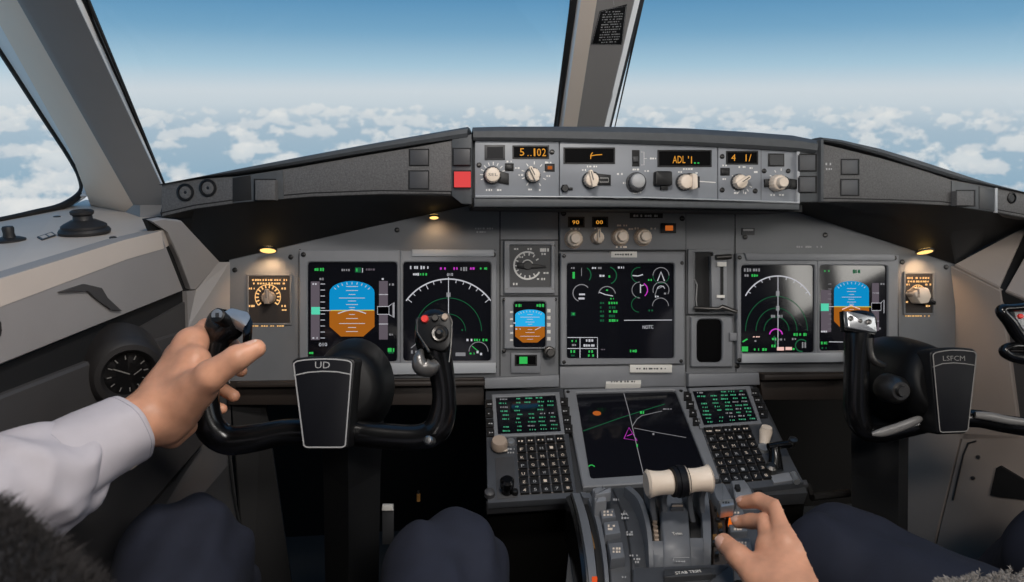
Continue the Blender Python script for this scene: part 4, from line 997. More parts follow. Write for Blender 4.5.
s.arc(661, 290, 8, -30, 200, 0.9, 'dim'); s.line([(655, 295), (657, 289), (664, 286)], 1.0, 'dim'); s.mk(657.5, 296.5, 5, 2, 'white'); s.mk(666, 293.5, 4, 2, 'dim'); s.arc(661, 290, 4, 20, 160, 0.9, 'white')
s.arc(639, 304.5, 7.5, 90, 270, 0.9, 'dgreen'); s.arc(660.5, 306, 8, 0, 180, 0.9, 'dim'); s.mk(651, 310.5, 5, 2, 'dgreen')
s.line([(624, 320.3), (672, 320)], 0.9, 'white'); s.txt('NOTC', 648, 327, 3.6, 'white', 11)
s.line([(567.5, 337.5), (597.5, 337.5), (597.5, 358)], 0.9, 'white'); s.line([(567.5, 348.5), (597.5, 348.5)], 0.9, 'white'); s.line([(580, 337.5), (580, 358)], 0.9, 'white')
s.mk(574, 341, 5, 2.6, 'green'); s.mk(574, 345, 4, 2, 'dim'); s.mk(590, 340.5, 8, 2.6, 'white'); s.mk(589, 345.5, 11, 2.6, 'white'); s.mk(573.5, 351.5, 6, 2.8, 'green'); s.mk(591.5, 351.5, 6, 2.8, 'green'); s.mk(573.5, 355.5, 5, 2, 'dgreen'); s.mk(591, 355.5, 6, 2.4, 'green')
s.mk(633.5, 351, 7, 3, 'green'); s.mk(604, 349.5, 6, 1.4, 'tape')
s.done(s1)

# ---- selector panel above it
t = thing('selector_panel', 'grey selector panel with four cream knobs between autopilot panel and centre display', 'control panel', F.mat(*F.P(620, 250)))
mb = MB(); mb.prism(F, quad(F, 559.5, 204, 685, 250), -0.0008, 0.005, 0.001); part('faceplate', mb, 'panel_grey', t)
n = 0.005
mb = MB(); mb.prism(F, quad(F, 629, 213, 662, 218.5), n-0.002, n+0.0008, 0.0003); marks(mb, F, 645.5, 215.8, 24, 2.2, n+0.0011, 1); part('label_strip', mb, ['black_plastic', 'dim_paint'], t, smooth=0)
for (x0, y0, x1, y1), tx in zip([(569, 218.5, 582.5, 226), (593, 218.5, 606, 226)], ['90', '00']):
    d = readout(t, F, x0, y0, x1, y1, n); lit(d, F, [(tx, (x0+x1)/2, (y0+y1)/2, 3.8, 7, 0)], ['e_amber'], n+0.0008)
mb = MB(); mb.prism(F, quad(F, 660, 223.5, 675, 233.5), n, n+0.004, 0.001); mb.prism(F, quad(F, 664, 226, 671.5, 231), n+0.003, n+0.0046, 0, 1); part('amber_light', mb, ['black_plastic', 'e_glow'], t)
for x, y, r, a, st in [(575, 238.5, 8.4, 110, 'round'), (599, 237, 6.0, 90, 'bar'), (622, 236.5, 8.0, 90, 'round'), (645, 236.5, 8.0, 90, 'round')]:
    o = knob(t, F, x, y, r, 0.018, 'cream', a, st, skirt='cream_dark', n0=n)
for x, y in [(563.5, 213.5), (682, 218.5)]: screw(t, F, x, y, 2.8, n)
mb = MB()
for x, y, w in [(575, 229, 9), (599, 228.5, 9), (622, 225.5, 10), (631, 229, 5), (637, 228.5, 5), (653, 228.5, 5), (622, 247, 12)]: marks(mb, F, x, y, w, 2.0, n+0.0004)
part('lettering', mb, 'cream', t, smooth=0)

# ---- square engraved gauge and the small standby display
t = thing('flap_gauge', 'square grey gauge with worn white ring and pointer above the small standby display', 'gauge', F.mat(*F.P(529, 293)))
n = 0.010
mb = MB(); mb.ring(F, rnd_poly(quad(F, 504, 240.5, 555, 293.5, n), 0.002, 2), rnd_poly(quad(F, 510, 245, 551, 287, n), 0.002, 2), -0.0008, n, 0.0015); part('bezel', mb, 'bezel_grey', t)
mb = MB(); mb.prism(F, quad(F, 509, 244, 552, 288, n-0.004), 0, n-0.004); part('dial', mb, 'dark_grey', t, smooth=0)
s = MB(); c = F.P(527.5, 265.5, n-0.004); k = F.sc(528, 266); N_ = n-0.0036
s.ribbon(F, arc(c, 13.5*k, 60, 330, 30), 1.7*k, N_); s.ribbon(F, arc(c, 5.5*k, 20, 200, 16), 1.1*k, N_)
for j in range(12):
    a = R(30+j*25); s.ribbon(F, [(c[0]+q*k*math.cos(a), c[1]+q*k*math.sin(a)) for q in (10, 13)], 1.2*k, N_)
for x, y, w, h in [(517, 249, 6, 1.8), (530, 249, 5, 2), (544.5, 250, 9, 4), (544, 254, 5, 2.4), (516.5, 284, 7, 2.4), (541, 279, 8, 2.2), (546, 273, 5, 2), (520, 257, 6, 2)]: marks(s, F, x, y, w, h, N_)
part('dial_marks', s, 'white_paint', t, smooth=0)
s = MB(); s.prism(F, polyp(F, [(517, 262.5), (526, 263), (546, 265.5), (546, 268), (526, 269), (517, 268)], n-0.001), n-0.004, n-0.001, 0.0008); s.lathe(F, c, [(4.5*k, n-0.004), (4*k, n+0.0005), (0, n+0.0005)], 18); part('pointer', s, 'black_plastic', t)
for x, y in [(507.5, 245), (553, 245.5), (506.5, 289), (552.5, 289)]: screw(t, F, x, y, 2.2, n-0.002)
t, (s1,) = display('standby_display', 'small standby display with blue sky over brown ground left of the engine display', 'display', F, [(504, 297), (556, 297), (556, 349), (504, 349)],
                   [[(513.5, 301.5), (546, 301.5), (546, 347.5), (513.5, 347.5)]], n1=0.012)
s = Sym(F, 0.0063)
attitude(s, 530, 324, 14.8, 309.5, 342.5, 326.5, 'sky_bright', 0.75)
s.mk(518.5, 305.5, 6, 3.2, 'green'); s.mk(540.5, 305.5, 8, 3, 'green'); s.mk(518, 329, 5, 1.6, 'white'); s.mk(515, 323, 3, 1.4, 'white'); s.line([(535, 330), (541, 327)], 0.9, 'white', lift=0.0003)
s.done(s1)
mb = MB()
for j in range(5): mb.prism(F, quad(F, 510, 311+j*7, 513, 313+j*7, 0.012), 0.008, 0.0128, 0); mb.prism(F, quad(F, 547, 309+j*7, 550.5, 312.5+j*7, 0.012), 0.008, 0.0132, 0.0004)
mb.prism(F, quad(F, 505.5, 309, 509.5, 344, 0.0125), 0.008, 0.0128, 0, 1); part('bezel_keys', mb, ['label_white', 'bezel_grey'], t, smooth=0)
for x, y in [(504.5, 299.5), (555, 299.5), (504, 351)]: screw(t, F, x, y, 2.0, 0.010)
knob(t, F, 550, 352.5, 6.3, 0.018, 'metal_dark', 60, 'round', n0=0.004, label='grey metal knob')
t = thing('indicator_window', 'small grey plate with a lit green indicator below the standby display', 'indicator', F.mat(*F.P(528, 372)))
mb = MB(); mb.prism(F, quad(F, 511, 353, 540.5, 373, 0.006), -0.0008, 0.006, 0.0015); part('plate', mb, 'bezel_grey', t)
d = readout(t, F, 516, 356, 535, 364, 0.006)
mb = MB(); mb.prism(F, quad(F, 519, 356.5, 527, 363.5), 0.0055, 0.0068); part('green_lens', mb, 'e_green', d, smooth=0)

# ---- landing gear lever panel and black window
t = thing('lever_panel', 'grey panel with a tall black slot and metal lever right of the engine display', 'control panel', F.mat(*F.P(712, 315)))
n = 0.006
mb = MB(); mb.ring(F, rnd_poly(quad(F, 688, 249, 734, 314, n), 0.002, 2), rnd_poly(quad(F, 693.5, 252, 713, 312, n), 0.003, 2), -0.0008, n, 0.001); part('plate', mb, 'panel_grey', t)
mb = MB(); mb.prism(F, quad(F, 692, 251, 714, 313, -0.02), -0.03, 0.0008); part('slot', mb, 'black_matte', t, smooth=0)
mb = MB(); mb.tube([F.pw(694.5, 279, n), F.pw(697, 285, n), F.pw(696, 300, n), F.pw(697, 309, n)], 0.0016, 8); part('cable', mb, 'metal', t)
mb = MB(); mb.prism(F, polyp(F, [(711, 256), (727, 254), (728, 311), (712, 312)], 0.016), 0.003, 0.016, 0.003); mb.prism(F, quad(F, 720.8, 262, 723.4, 300, 0.018), 0.015, 0.0185, 0, 1); part('guard', mb, ['bezel_grey', 'black_matte'], t)
mb = MB(); mb.prism(F, quad(F, 717, 262, 726.5, 266.5, 0.02), 0.015, 0.021, 0.001); mb.prism(F, quad(F, 717, 295, 725, 298, 0.02), 0.015, 0.020, 0.001); part('guard_tab', mb, 'label_white', t)
mb = MB(); mb.tube([F.pw(716, 257.5, 0.022), F.pw(731, 256.5, 0.024)], 0.0055, 12); mb.tube([F.pw(728, 258, 0.01), F.pw(730, 256, 0.024)], 0.004, 10); part('lever_knob', mb, 'metal_dark', t)
mb = MB(); mb.tube([F.pw(694, 308, 0.02), F.pw(718, 309, 0.022), F.pw(722, 307, 0.024), F.pw(737, 312, 0.03)], [0.004, 0.004, 0.0055, 0.0042], 12); part('lower_lever', mb, 'metal_dark', t)
t = thing('inspection_window', 'rounded black window in a grey frame under the lever panel', 'window', F.mat(*F.P(711, 368)))
mb = MB(); mb.ring(F, rnd_poly(quad(F, 691, 317, 733, 367, 0.008), 0.003, 3), rnd_poly(quad(F, 697, 319, 722.5, 362.5, 0.008), 0.012, 3), -0.0008, 0.008, 0.002); part('frame', mb, 'bezel_grey', t)
mb = MB(); mb.prism(F, quad(F, 694, 317.5, 725, 365, -0.01), -0.02, 0.0012); part('pane', mb, 'glass_black', t, smooth=0)
mb = MB(); mb.prism(F, quad(F, 730, 333, 737, 341, 0.014), 0.0, 0.014, 0.002); part('latch', mb, 'bezel_grey', t)

# ---- radio / lighting selector panels at both ends
def radio(lab, px, fr, x0, y0, x1, y1, kx, ky, flip):
    t = thing('lighting_selector', lab, 'control panel', fr.mat(*fr.P((x0+x1)/2, y1)), 'lighting selectors at the panel ends')
    mb = MB(); mb.ring(fr, quad(fr, x0-2, y0-2, x1+2, y1+2), quad(fr, x0, y0, x1, y1), -0.0008, 0.003, 0.0008); part('frame', mb, 'panel_grey', t)
    mb = MB(); mb.prism(fr, quad(fr, x0, y0, x1, y1), -0.0008, 0.001); part('faceplate', mb, 'brown_dark', t, smooth=0)
    s = MB(); c = fr.P(kx, ky); k = fr.sc(kx, ky); w = x1-x0
    marks(s, fr, (x0+x1)/2, y0+4, w*0.85, 2.0, 0.0013); marks(s, fr, (x0+x1)/2, y0+7.5, w*0.8, 2.0, 0.0013)
    rr = w*0.30
    s.ribbon(fr, arc(c, rr*k, -40, 220, 28), 0.8*k, 0.0013)
    for j in range(14):
        a = R(-40+j*20); s.ribbon(fr, [(c[0]+q*rr*k*math.cos(a), c[1]+q*rr*k*math.sin(a)) for q in (0.72, 1.0)], 1.3*k, 0.0013)
    for dx in (-1, 1):
        marks(s, fr, kx+dx*w*0.40, ky-8.5, 6, 2.2, 0.0013); marks(s, fr, kx+dx*w*0.40, ky+9, 6, 2.2, 0.0013)
    marks(s, fr, kx, y1+3, w*0.9, 1.2, 0.0013); marks(s, fr, kx+dx*w*0.4, ky+13, 5, 1.8, 0.0013)
    part('lit_lettering', s, 'e_backlit', t, smooth=0)
    knob(t, fr, kx-1, ky+0.5, w*0.16, 0.022, 'cream_dark', 90, 'bar', n0=0.001)
    return t
t = radio('backlit orange lettered selector at the left end of the panel above the hand', 0, F, 249, 276, 290, 323, 268, 297, 1)
t = radio('backlit orange lettered selector at the right end of the panel beside the right flight displays', 0, F, 905, 274, 932, 313, 917.5, 293, -1)
mb = MB(); mb.prism(F, rnd_poly(polyp(F, [(914, 293), (921, 287), (929, 288), (932, 296), (929, 303), (921, 304)], 0.03), 0.004), 0.0, 0.03, 0.003); part('lever_knob', mb, 'cream', t)
mb = MB(); mb.prism(F, rnd_poly(polyp(F, [(926, 297), (937, 301), (937, 305), (924, 304)], 0.02), 0.003), 0.0, 0.02, 0.003); part('lever_stop', mb, 'black_plastic', t)
# ================================================================== FORWARD PEDESTAL
F = PED
tp = thing('center_pedestal', 'dark grey sloping centre pedestal between the two pilots below the main panel', 'pedestal', F.mat(*F.P(640, 500)))
mb = MB(); mb.prism(F, polyp(F, [(486, 388), (757, 385), (808, 492), (730, 497), (735, 640), (560, 640), (574, 497), (487, 503)]), -0.03, -0.002, 0.001); part('top_plate', mb, 'dark_grey', tp)
mb = MB()
a = [F.pw(487, 389, -0.03), F.pw(756, 386, -0.03), F.pw(806, 492, -0.03), F.pw(488, 502, -0.03)]
mb.loops([[Vector((p.x+0.01*(1 if p.x < 0.2 else -1), p.y, 0.0)) for p in a], a]); part('body', mb, 'footwell_black', tp, smooth=0)
mb = MB(); mb.prism(F, polyp(F, [(486, 502), (575, 496), (576, 500), (487, 506)]), -0.02, 0.004, 0.001); mb.prism(F, polyp(F, [(724, 490), (806, 481), (808, 486), (726, 495)]), -0.02, 0.004, 0.001); part('edge_rail', mb, 'button_grey', tp)

# centre navigation display
n1 = 0.010
t, (s1,) = display('navigation_display', 'large dark lower display with green and white route lines on the centre pedestal', 'display', F, [(564, 389), (686, 386), (721, 478), (583, 487)],
                   [[(576, 392), (675.5, 389.5), (707, 470), (590.5, 478)]], n1=n1)
s = Sym(F, n1-0.006+0.0003)
s.line([(623.5, 392), (629, 412), (634, 434), (643.5, 474)], 0.9, 'dim'); s.line([(583, 431), (620, 418), (645, 410), (665, 404)], 1.2, 'dgreen'); s.line([(632.5, 426), (637, 419), (642, 415.5), (662, 411)], 0.9, 'dim'); s.line([(634, 428), (660, 433), (686, 437.5)], 0.9, 'dim')
s.line([(629, 427.5), (624, 438.5), (637, 440.5)], 1.0, 'mag', True); s.line([(627, 436), (632, 434)], 0.9, 'mag')
s.mk(642, 412.5, 4, 3, 'green'); s.mk(638, 445.5, 3, 4, 'green'); s.arc(591.5, 468.5, 3.5, 30, 150, 1.4, 'green'); s.mk(668, 409, 10, 1.3, 'dim'); s.mk(654, 434, 3, 2, 'dim')
s.done(s1)
mb = MB(); mb.lathe(F, F.P(597, 412.5, 0.006), [(4.2*F.sc(597, 412), 0.0041), (3*F.sc(597, 412), 0.0046), (0, 0.0048)], 20, squash=0.8)
part('amber_dot', mb, 'e_glow', s1)
mb = MB(); mb.prism(F, quad(F, 606, 379, 641, 384, 0.018), 0.0, 0.0185, 0.0003); marks(mb, F, 623, 381.5, 24, 1.8, 0.0188, 1)
solo('label_strip', mb, ['label_white', 'dark_grey'], 'short white label strip on the upper edge of the lower navigation display', 'label', 'white label strips on the panel')
for x, y in [(681, 391), (568, 392)]: screw(t, F, x, y, 1.8, n1)

# control display units -------------------------------------------------
def keymesh(w, h, d):
    mb = MB(); p = [(-w/2, -h/2), (w/2, -h/2), (w/2, h/2), (-w/2, h/2)]
    mb.prism(LOCAL, p, 0, d, 0.0011)
    return mb
def cdu(name, lab, outer, scr, keygrid, lsk, seed, mirror=False):
    rg = random.Random(seed)
    t = thing(name, lab, 'keypad unit', F.mat(*F.P(outer[3][0], outer[3][1])), 'keypad units on the pedestal')
    n = 0.012
    mb = MB(); mb.prism(F, polyp(F, outer, n), -0.002, n, 0.002); part('housing', mb, 'quadrant_dark', t)
    # display with raised rim
    c = Vector((sum(p[0] for p in scr)/4, sum(p[1] for p in scr)/4))
    big = [(p[0]+(3.8 if p[0] > c.x else -3.8), p[1]+(2.6 if p[1] > c.y else -2.8)) for p in scr]
    mb = MB(); mb.ring(F, polyp(F, big[::-1], n+0.004), polyp(F, scr[::-1], n+0.004), n-0.001, n+0.004, 0.001); part('screen_rim', mb, 'bezel_grey', t)
    g = MB(); g.prism(F, polyp(F, scr[::-1], n), n-0.004, n+0.0015); sc_ = part('screen', g, 'screen_glass', t, smooth=0)
    s = Sym(F, n+0.0018)
    def bil(u, v):
        a = Vector(scr[0])*(1-u)+Vector(scr[1])*u; b = Vector(scr[3])*(1-u)+Vector(scr[2])*u; q = a*(1-v)+b*v; return q.x, q.y
    for r in range(9):
        for cix, (u, w) in enumerate([(0.13, 8), (0.36, 6), (0.55, 7), (0.73, 7), (0.90, 6)]):
            if rg.random() < (0.08 if r not in (0,) else 0.4): continue
            x, y = bil(u+rg.uniform(-0.02, 0.02), 0.07+r*0.107)
            s.mk(x, y, w*rg.uniform(0.7, 1.1), 1.5, 'cdu' if rg.random() < 0.85 else 'dim', 1.3)
    s.done(sc_)
    # alphanumeric keys: copies of one key
    k = F.sc(*keygrid[0][0]); first = None; glyph = {}
    rows = len(keygrid)
    GL = 'ABCDEFGHIJKLMNOPQRSTUVWXYZ0123456789'
    idx = 0
    for r, row in enumerate(keygrid):
        for q, (x, y) in enumerate(row):
            m = F.mat(*F.P(x, y, n+0.003), n)
            if first is None:
                first = bpy.data.objects.new('key', None)
                bpy.data.objects.remove(first)
                kk = keymesh(8.0*k, 7.0*k*1.25, 0.0055); ghost = thing('tmp', 'x', 'x', m)
                kk.v = [m @ v for v in kk.v]
                # the key's own local frame
                me = MB(); me.v = [m.inverted() @ v for v in kk.v]; me.f = kk.f; me.m = kk.m
                bpy.data.objects.remove(ghost)
                o = link_mesh('key', me, 'key_black', None); o.location = (0, 0, 0)
                off = Vector((0, 0, -min(v.z for v in me.v)))
                o.parent = t; o.matrix_local = MW[t.name].inverted() @ m; MW[o.name] = m.copy(); first = o
                key = o
            else: key = put_copy(first, m, t)
            g = MB(); gl = GL[idx % len(GL)]; idx += 1
            if r == 0: marks(g, F, x, y, 5.5, 1.6, n+0.0061)
            else: text(g, F, gl, x, y, 3.4, n+0.0061, 0, 3.2)
            MW[key.name] = m.copy()
            part('key_legend', g, 'dim_paint' if rg.random() < 0.45 else 'cream', key, smooth=0)
    mb = MB()
    for row in keygrid: mb.ribbon(F, [F.P(row[0][0]-5, row[0][1]+4.2, n), F.P(row[-1][0]+5, row[-1][1]+4.2, n)], 0.0006, n+0.0003)
    part('key_dividers', mb, 'cream_dark', t, smooth=0)
    for x, y in lsk:
        b = button(t, F, x-3.4, y-3.1, x+3.4, y+3.1, 'key_black', 0.004, n, name='line_key', bev=0.0008)
        g = MB(); marks(g, F, x, y, 4, 1.3, n+0.0043); part('key_legend', g, 'dim_paint', b, smooth=0)
    return t, n
def grid(c00, c01, c10, c11, rows, cols):
    out = []
    for r in range(rows):
        v = r/(rows-1); a = Vector(c00)*(1-v)+Vector(c10)*v; b = Vector(c01)*(1-v)+Vector(c11)*v
        out.append([tuple(a*(1-q/(cols-1))+b*(q/(cols-1))) for q in range(cols)])
    return out
t, n = cdu('control_display_unit', 'left keypad unit with green text screen beside the captain at the edge of the pedestal',
        [(485.5, 391), (563, 388), (577, 497.5), (487.5, 503)], [(495.5, 397), (555.5, 394.5), (561, 431), (498, 434)],
        grid((521, 441), (560, 438.5), (524.5, 490), (568, 487.5), 7, 5), [(489.5, 404), (490, 413.5), (490.5, 423.5), (491, 432.5), (563.5, 402), (565, 411), (566.5, 420), (568, 429)], 5)
mb = MB(); mb.prism(F, polyp(F, [(495, 458), (514, 456), (517, 497), (497, 499)], n+0.001), n-0.001, n+0.001, 0.0006); part('side_plate', mb, 'button_grey', t)
mb = MB(); k = F.sc(502, 446)
mb.tube([F.pw(502, 452, n), F.pw(501, 441, n+0.012)], [0.0105, 0.0095], 20); part('knob', mb, 'cream', t, 'cream cylindrical selector knob')
mb = MB(); mb.lathe(F, F.P(499.5, 441, n+0.02), [(8*k, n+0.006), (8.4*k, n+0.014), (7*k, n+0.022), (0, n+0.022)], 24); part('knob', mb, 'cream_dark', t, 'pinkish brown round knob')
knob(t, F, 511, 440.5, 4.2, 0.008, 'silver', 90, 'none', n0=n)
mb = MB(); mb.lathe(F, F.P(507, 484, n+0.02), [(5*k, n), (4.4*k, n+0.012), (6.5*k, n+0.016), (6.5*k, n+0.028), (4.5*k, n+0.032), (0, n+0.032)], 24); part('knob', mb, 'black_gloss', t, 'glossy black knob')
mb = MB(); mb.lathe(F, F.P(489.5, 495, n), [(5*k, n), (4.6*k, n+0.008), (3*k, n+0.010), (0, n+0.010)], 20); part('knob', mb, 'button_grey', t)
knob(t, F, 515, 490, 3.4, 0.010, 'black_plastic', 90, 'none', n0=n)
mb = MB(); marks(mb, F, 511, 449, 7, 1.8, n+0.0003); marks(mb, F, 511, 452.5, 7, 1.8, n+0.0003); part('lettering', mb, 'dim_paint', t, smooth=0)
t, n = cdu('control_display_unit', 'right keypad unit with green text screen beside the copilot at the edge of the pedestal',
        [(687, 388), (752.5, 385.5), (804, 482), (725, 492)], [(692.5, 390.5), (746, 388.5), (758, 420.5), (704, 425)],
        grid((709, 431), (746, 428.5), (726, 479), (766, 475), 7, 5), [(688.5, 396), (691, 404), (694, 412.5), (697.5, 421), (754.5, 393), (757.5, 400), (760.5, 407), (763.5, 414)], 9)
mb = MB(); mb.prism(F, polyp(F, [(770, 475), (789, 472), (793, 480), (774, 483)], n+0.004), n-0.001, n+0.004, 0.001); part('side_plate', mb, 'bezel_grey', t)
mb = MB(); k = F.sc(766, 432)
mb.tube([F.pw(764, 444, n), F.pw(766, 431, n+0.015), F.pw(767, 427, n+0.024)], [0.0085, 0.012, 0.0095], 20, squash=0.8); part('knob', mb, 'cream', t, 'cream paddle shaped selector knob')
mb = MB(); mb.lathe(F, F.P(763, 449, n), [(6*k, n), (5*k, n+0.006), (0, n+0.006)], 20); part('knob', mb, 'silver', t)
mb = MB(); mb.tube([F.pw(776, 470, n), F.pw(775, 455, n+0.015), F.pw(774, 446, n+0.028)], [0.013, 0.011, 0.009], 16); mb.tube([F.pw(768, 447, n+0.026), F.pw(793, 443, n+0.03)], 0.007, 12); part('knob', mb, 'black_gloss', t, 'black upright lever knob')
mb = MB(); mb.lathe(F, F.P(792, 443, n+0.03), [(4*k, n+0.024), (4*k, n+0.04), (0, n+0.042)], 18); part('knob', mb, 'metal_dark', t); mb = MB(); mb.lathe(F, F.P(771, 468, n+0.01), [(6*k, n), (5.5*k, n+0.014), (3*k, n+0.018), (0, n+0.018)], 18); part('knob', mb, 'metal_dark', t)
mb = MB(); mb.tube([F.pw(793, 474, n), F.pw(797, 482, n+0.004)], 0.006, 10); part('latch', mb, 'silver', t)

# ================================================================== THROTTLE QUADRANT
Q = QF
tq = thing('throttle_quadrant', 'grey throttle quadrant with two cream thrust levers and slotted arches on the pedestal', 'throttle quadrant', Q.mat(*Q.P(660, 590)))
def bez(p0, p1, p2, k):
    return [tuple((Vector(p0)*(1-t/k)**2+Vector(p1)*2*(t/k)*(1-t/k)+Vector(p2)*(t/k)**2)) for t in range(k+1)]
def strip(mb, Lp, Rp, hs, depth=0.08, mi=0, sub=4):
    """an arched strip: left and right edges in photograph pixels, height profile hs above the quadrant plane"""
    L_ = catmull([(x, y, h) for (x, y), h in zip(Lp, hs)], sub); R_ = catmull([(x, y, h) for (x, y), h in zip(Rp, hs)], sub); rings = []
    for (x, y, h), (x2, y2, h2) in zip(L_, R_):
        a = Q.pw(x, y, h); b = Q.pw(x2, y2, h2); d = (b-a)*0.06
        rings.append([a-Q.N*depth, a-Q.N*0.002, a+d, b-d, b-Q.N*0.002, b-Q.N*depth])
    mb.loops(rings, mi)
hs = [-0.004, 0.004, 0.008, 0.004, -0.012]
# outer trim wheel rim, plates either side of the indicator slot
mb = MB(); strip(mb, [(566, 497), (572, 516), (577, 540), (581, 566), (584, 600)], [(570, 495), (576, 515), (581, 539), (585, 565), (588, 600)], hs); part('outer_rim', mb, 'black_gloss', tq)
mb = MB(); strip(mb, [(570, 493), (576, 513), (581, 538), (585, 565), (588, 600)], [(572, 493), (578, 513), (583, 538), (587, 565), (590, 600)], [h+0.001 for h in hs]); part('rim_edge', mb, 'metal_dark', tq)
mb = MB(); strip(mb, [(572, 493), (578, 513), (583, 538), (587, 565), (590, 600)], [(580, 493), (587, 513), (592.5, 538), (596, 565), (599, 600)], hs)
strip(mb, [(585.5, 493), (593.5, 513), (599.5, 538), (603.5, 565), (606, 600)], [(590, 492.5), (599, 513), (604.5, 538), (608, 565), (610.5, 600)], hs)
strip(mb, [(580, 492), (581, 494), (582, 496), (583, 497), (583.5, 498)], [(586, 492), (587, 494), (588, 496), (589, 497), (589.5, 498)], [-0.004, -0.003, -0.002, -0.001, 0]); part('slot_plate', mb, 'quadrant_grey', tq)
mb = MB(); strip(mb, [(580, 496), (587, 513), (592.5, 538), (596, 565), (599, 600)], [(585.5, 496), (593.5, 513), (599.5, 538), (603.5, 565), (606, 600)], [h-0.012 for h in hs]); part('indicator_slot', mb, 'black_matte', tq)
mb = MB(); strip(mb, [(583.5, 524), (585.5, 530), (587.5, 537), (589, 543), (590, 548)], [(588.5, 524), (591, 530), (593, 537), (594.5, 543), (595.5, 548)], [0.0, 0.0, -0.001, -0.002, -0.003], 0.01); part('trim_scale', mb, 'amber_metal', tq)
mb = MB(); mb.prism(Q, polyp(Q, [(592, 576.5), (597, 576), (597.4, 578.2), (592.4, 578.8)], 0.003), -0.01, 0.003, 0.0005); part('pointer', mb, 'e_red', tq, 'orange red glowing trim pointer')
# left panel with switches
mb = MB(); strip(mb, [(590.5, 491), (600, 513), (606, 538), (609, 565), (612, 600)], [(612, 488), (622, 513), (628, 538), (631, 565), (632, 600)], [h-0.002 for h in hs], 0.06); part('switch_plate', mb, 'quadrant_dark', tq)
mb = MB(); strip(mb, [(612.5, 488), (622.5, 513), (628.5, 538), (631.5, 565), (632.5, 600)], [(626, 487.5), (640, 504), (646, 530), (648.5, 556), (649, 600)], [h-0.003 for h in hs], 0.06); part('legend_plate', mb, 'quadrant_dark', tq)
mb = MB(); mb.prism(Q, rnd_poly(polyp(Q, [(592, 488), (604.5, 485), (607, 500.5), (595, 502)], 0.03), 0.003), -0.005, 0.03, 0.003); mb.prism(Q, rnd_poly(polyp(Q, [(594, 489), (611, 486), (611.5, 492), (595, 495)], 0.036), 0.003), 0.02, 0.036, 0.003); part('speed_brake_lever', mb, 'bezel_grey', tq)
def qbtn(pts, h, txt, sz):
    mb = MB(); mb.prism(Q, polyp(Q, pts, h), 0.0, h, 0.0022); o = part('switch', mb, 'quadrant_grey', tq)
    c = (sum(p[0] for p in pts)/4, sum(p[1] for p in pts)/4); g = MB()
    for i, tx in enumerate(txt): marks(g, Q, c[0], c[1]+(i-(len(txt)-1)/2)*3.2, sz, 2.3, h+0.0004, 0, 2.6)
    part('lettering', g, 'cream', o, smooth=0)
qbtn([(600, 510), (614, 508), (616, 516.5), (602, 518.5)], 0.014, 'ab', 9)
qbtn([(603.5, 522), (618, 520), (621, 532.5), (605, 535)], 0.016, 'ab', 8)
qbtn([(608, 543), (622.5, 541.5), (625, 557), (611, 559)], 0.018, 'ab', 8)
mb = MB()
for x, y, w in [(616, 499.5, 6), (625, 514, 8), (626, 518, 9), (630, 532, 7), (630.5, 534.5, 8), (634, 555.5, 9), (637, 559, 7), (637, 562, 4), (624, 577, 4)]: marks(mb, Q, x, y, w, 2.2, 0.0078)
mb.ribbon(Q, polyp(Q, [(622, 517), (624.5, 511), (628, 516)], 0.007), 0.0012, 0.0078); part('lettering', mb, 'dim_paint', tq, smooth=0)
# central dome with two lever slots
hd = [0.012, 0.032, 0.040, 0.034, 0.012]
mb = MB()
strip(mb, [(624, 487), (637, 499), (645, 522), (648, 545), (649, 568)], [(631, 486), (643, 499), (650, 522), (653, 545), (654, 568)], hd)
strip(mb, [(653, 487), (659, 499), (661.5, 522), (663.5, 545), (664, 568)], [(686, 487), (687, 499), (689, 522), (690.5, 545), (691, 568)], [h+0.002 for h in hd])
strip(mb, [(697, 487), (699.5, 499), (702, 522), (703, 545), (703, 568)], [(707, 487), (709, 499), (711, 522), (711.5, 545), (711, 568)], hd)
strip(mb, [(649, 541), (651, 545), (652.5, 550), (653.5, 558), (654, 568)], [(665, 541), (665.5, 545), (666, 550), (666.5, 558), (667, 568)], [0.034, 0.033, 0.030, 0.023, 0.012])
strip(mb, [(689, 538), (689.5, 543), (690, 549), (690.5, 558), (691, 568)], [(704, 538), (704, 543), (704, 549), (704, 558), (704, 568)], [0.036, 0.034, 0.031, 0.023, 0.012])
part('dome', mb, 'quadrant_grey', tq, smooth=50)
mb = MB(); strip(mb, [(630, 488), (643, 500), (649, 522), (652, 540), (653, 546)], [(660, 488), (662, 500), (664, 522), (665, 540), (665, 546)], [h-0.016 for h in hd]); strip(mb, [(684, 488), (686, 500), (689, 522), (690, 540), (690, 546)], [(700, 488), (702, 500), (703, 522), (704, 540), (704, 546)], [h-0.016 for h in hd]); part('lever_slot', mb, 'black_matte', tq)
mb = MB()
for j in range(9):
    y = 502+j*4.6; mb.prism(Q, polyp(Q, [(650.5+j*0.55, y), (655+j*0.5, y), (655.2+j*0.5, y+1.8), (650.8+j*0.55, y+1.8)], 0.03), 0.015, 0.030)
part('slot_teeth', mb, 'cream_dark', tq, smooth=0)
mb = MB(); text(mb, Q, 'Trim', 677, 533.5, 4.2, 0.0432, 0, 9); part('lettering', mb, 'label_white', tq, smooth=0)
mb = MB(); mb.prism(Q, polyp(Q, [(671, 503), (684, 503), (684, 507.5), (671, 508)], 0.046), 0.03, 0.046, 0.001); mb.prism(Q, polyp(Q, [(672, 504.6), (683, 504.6), (683, 506), (672, 506.2)], 0.047), 0.045, 0.0468, 0, 1); part('detent_plate', mb, ['quadrant_dark', 'cream_dark'], tq)
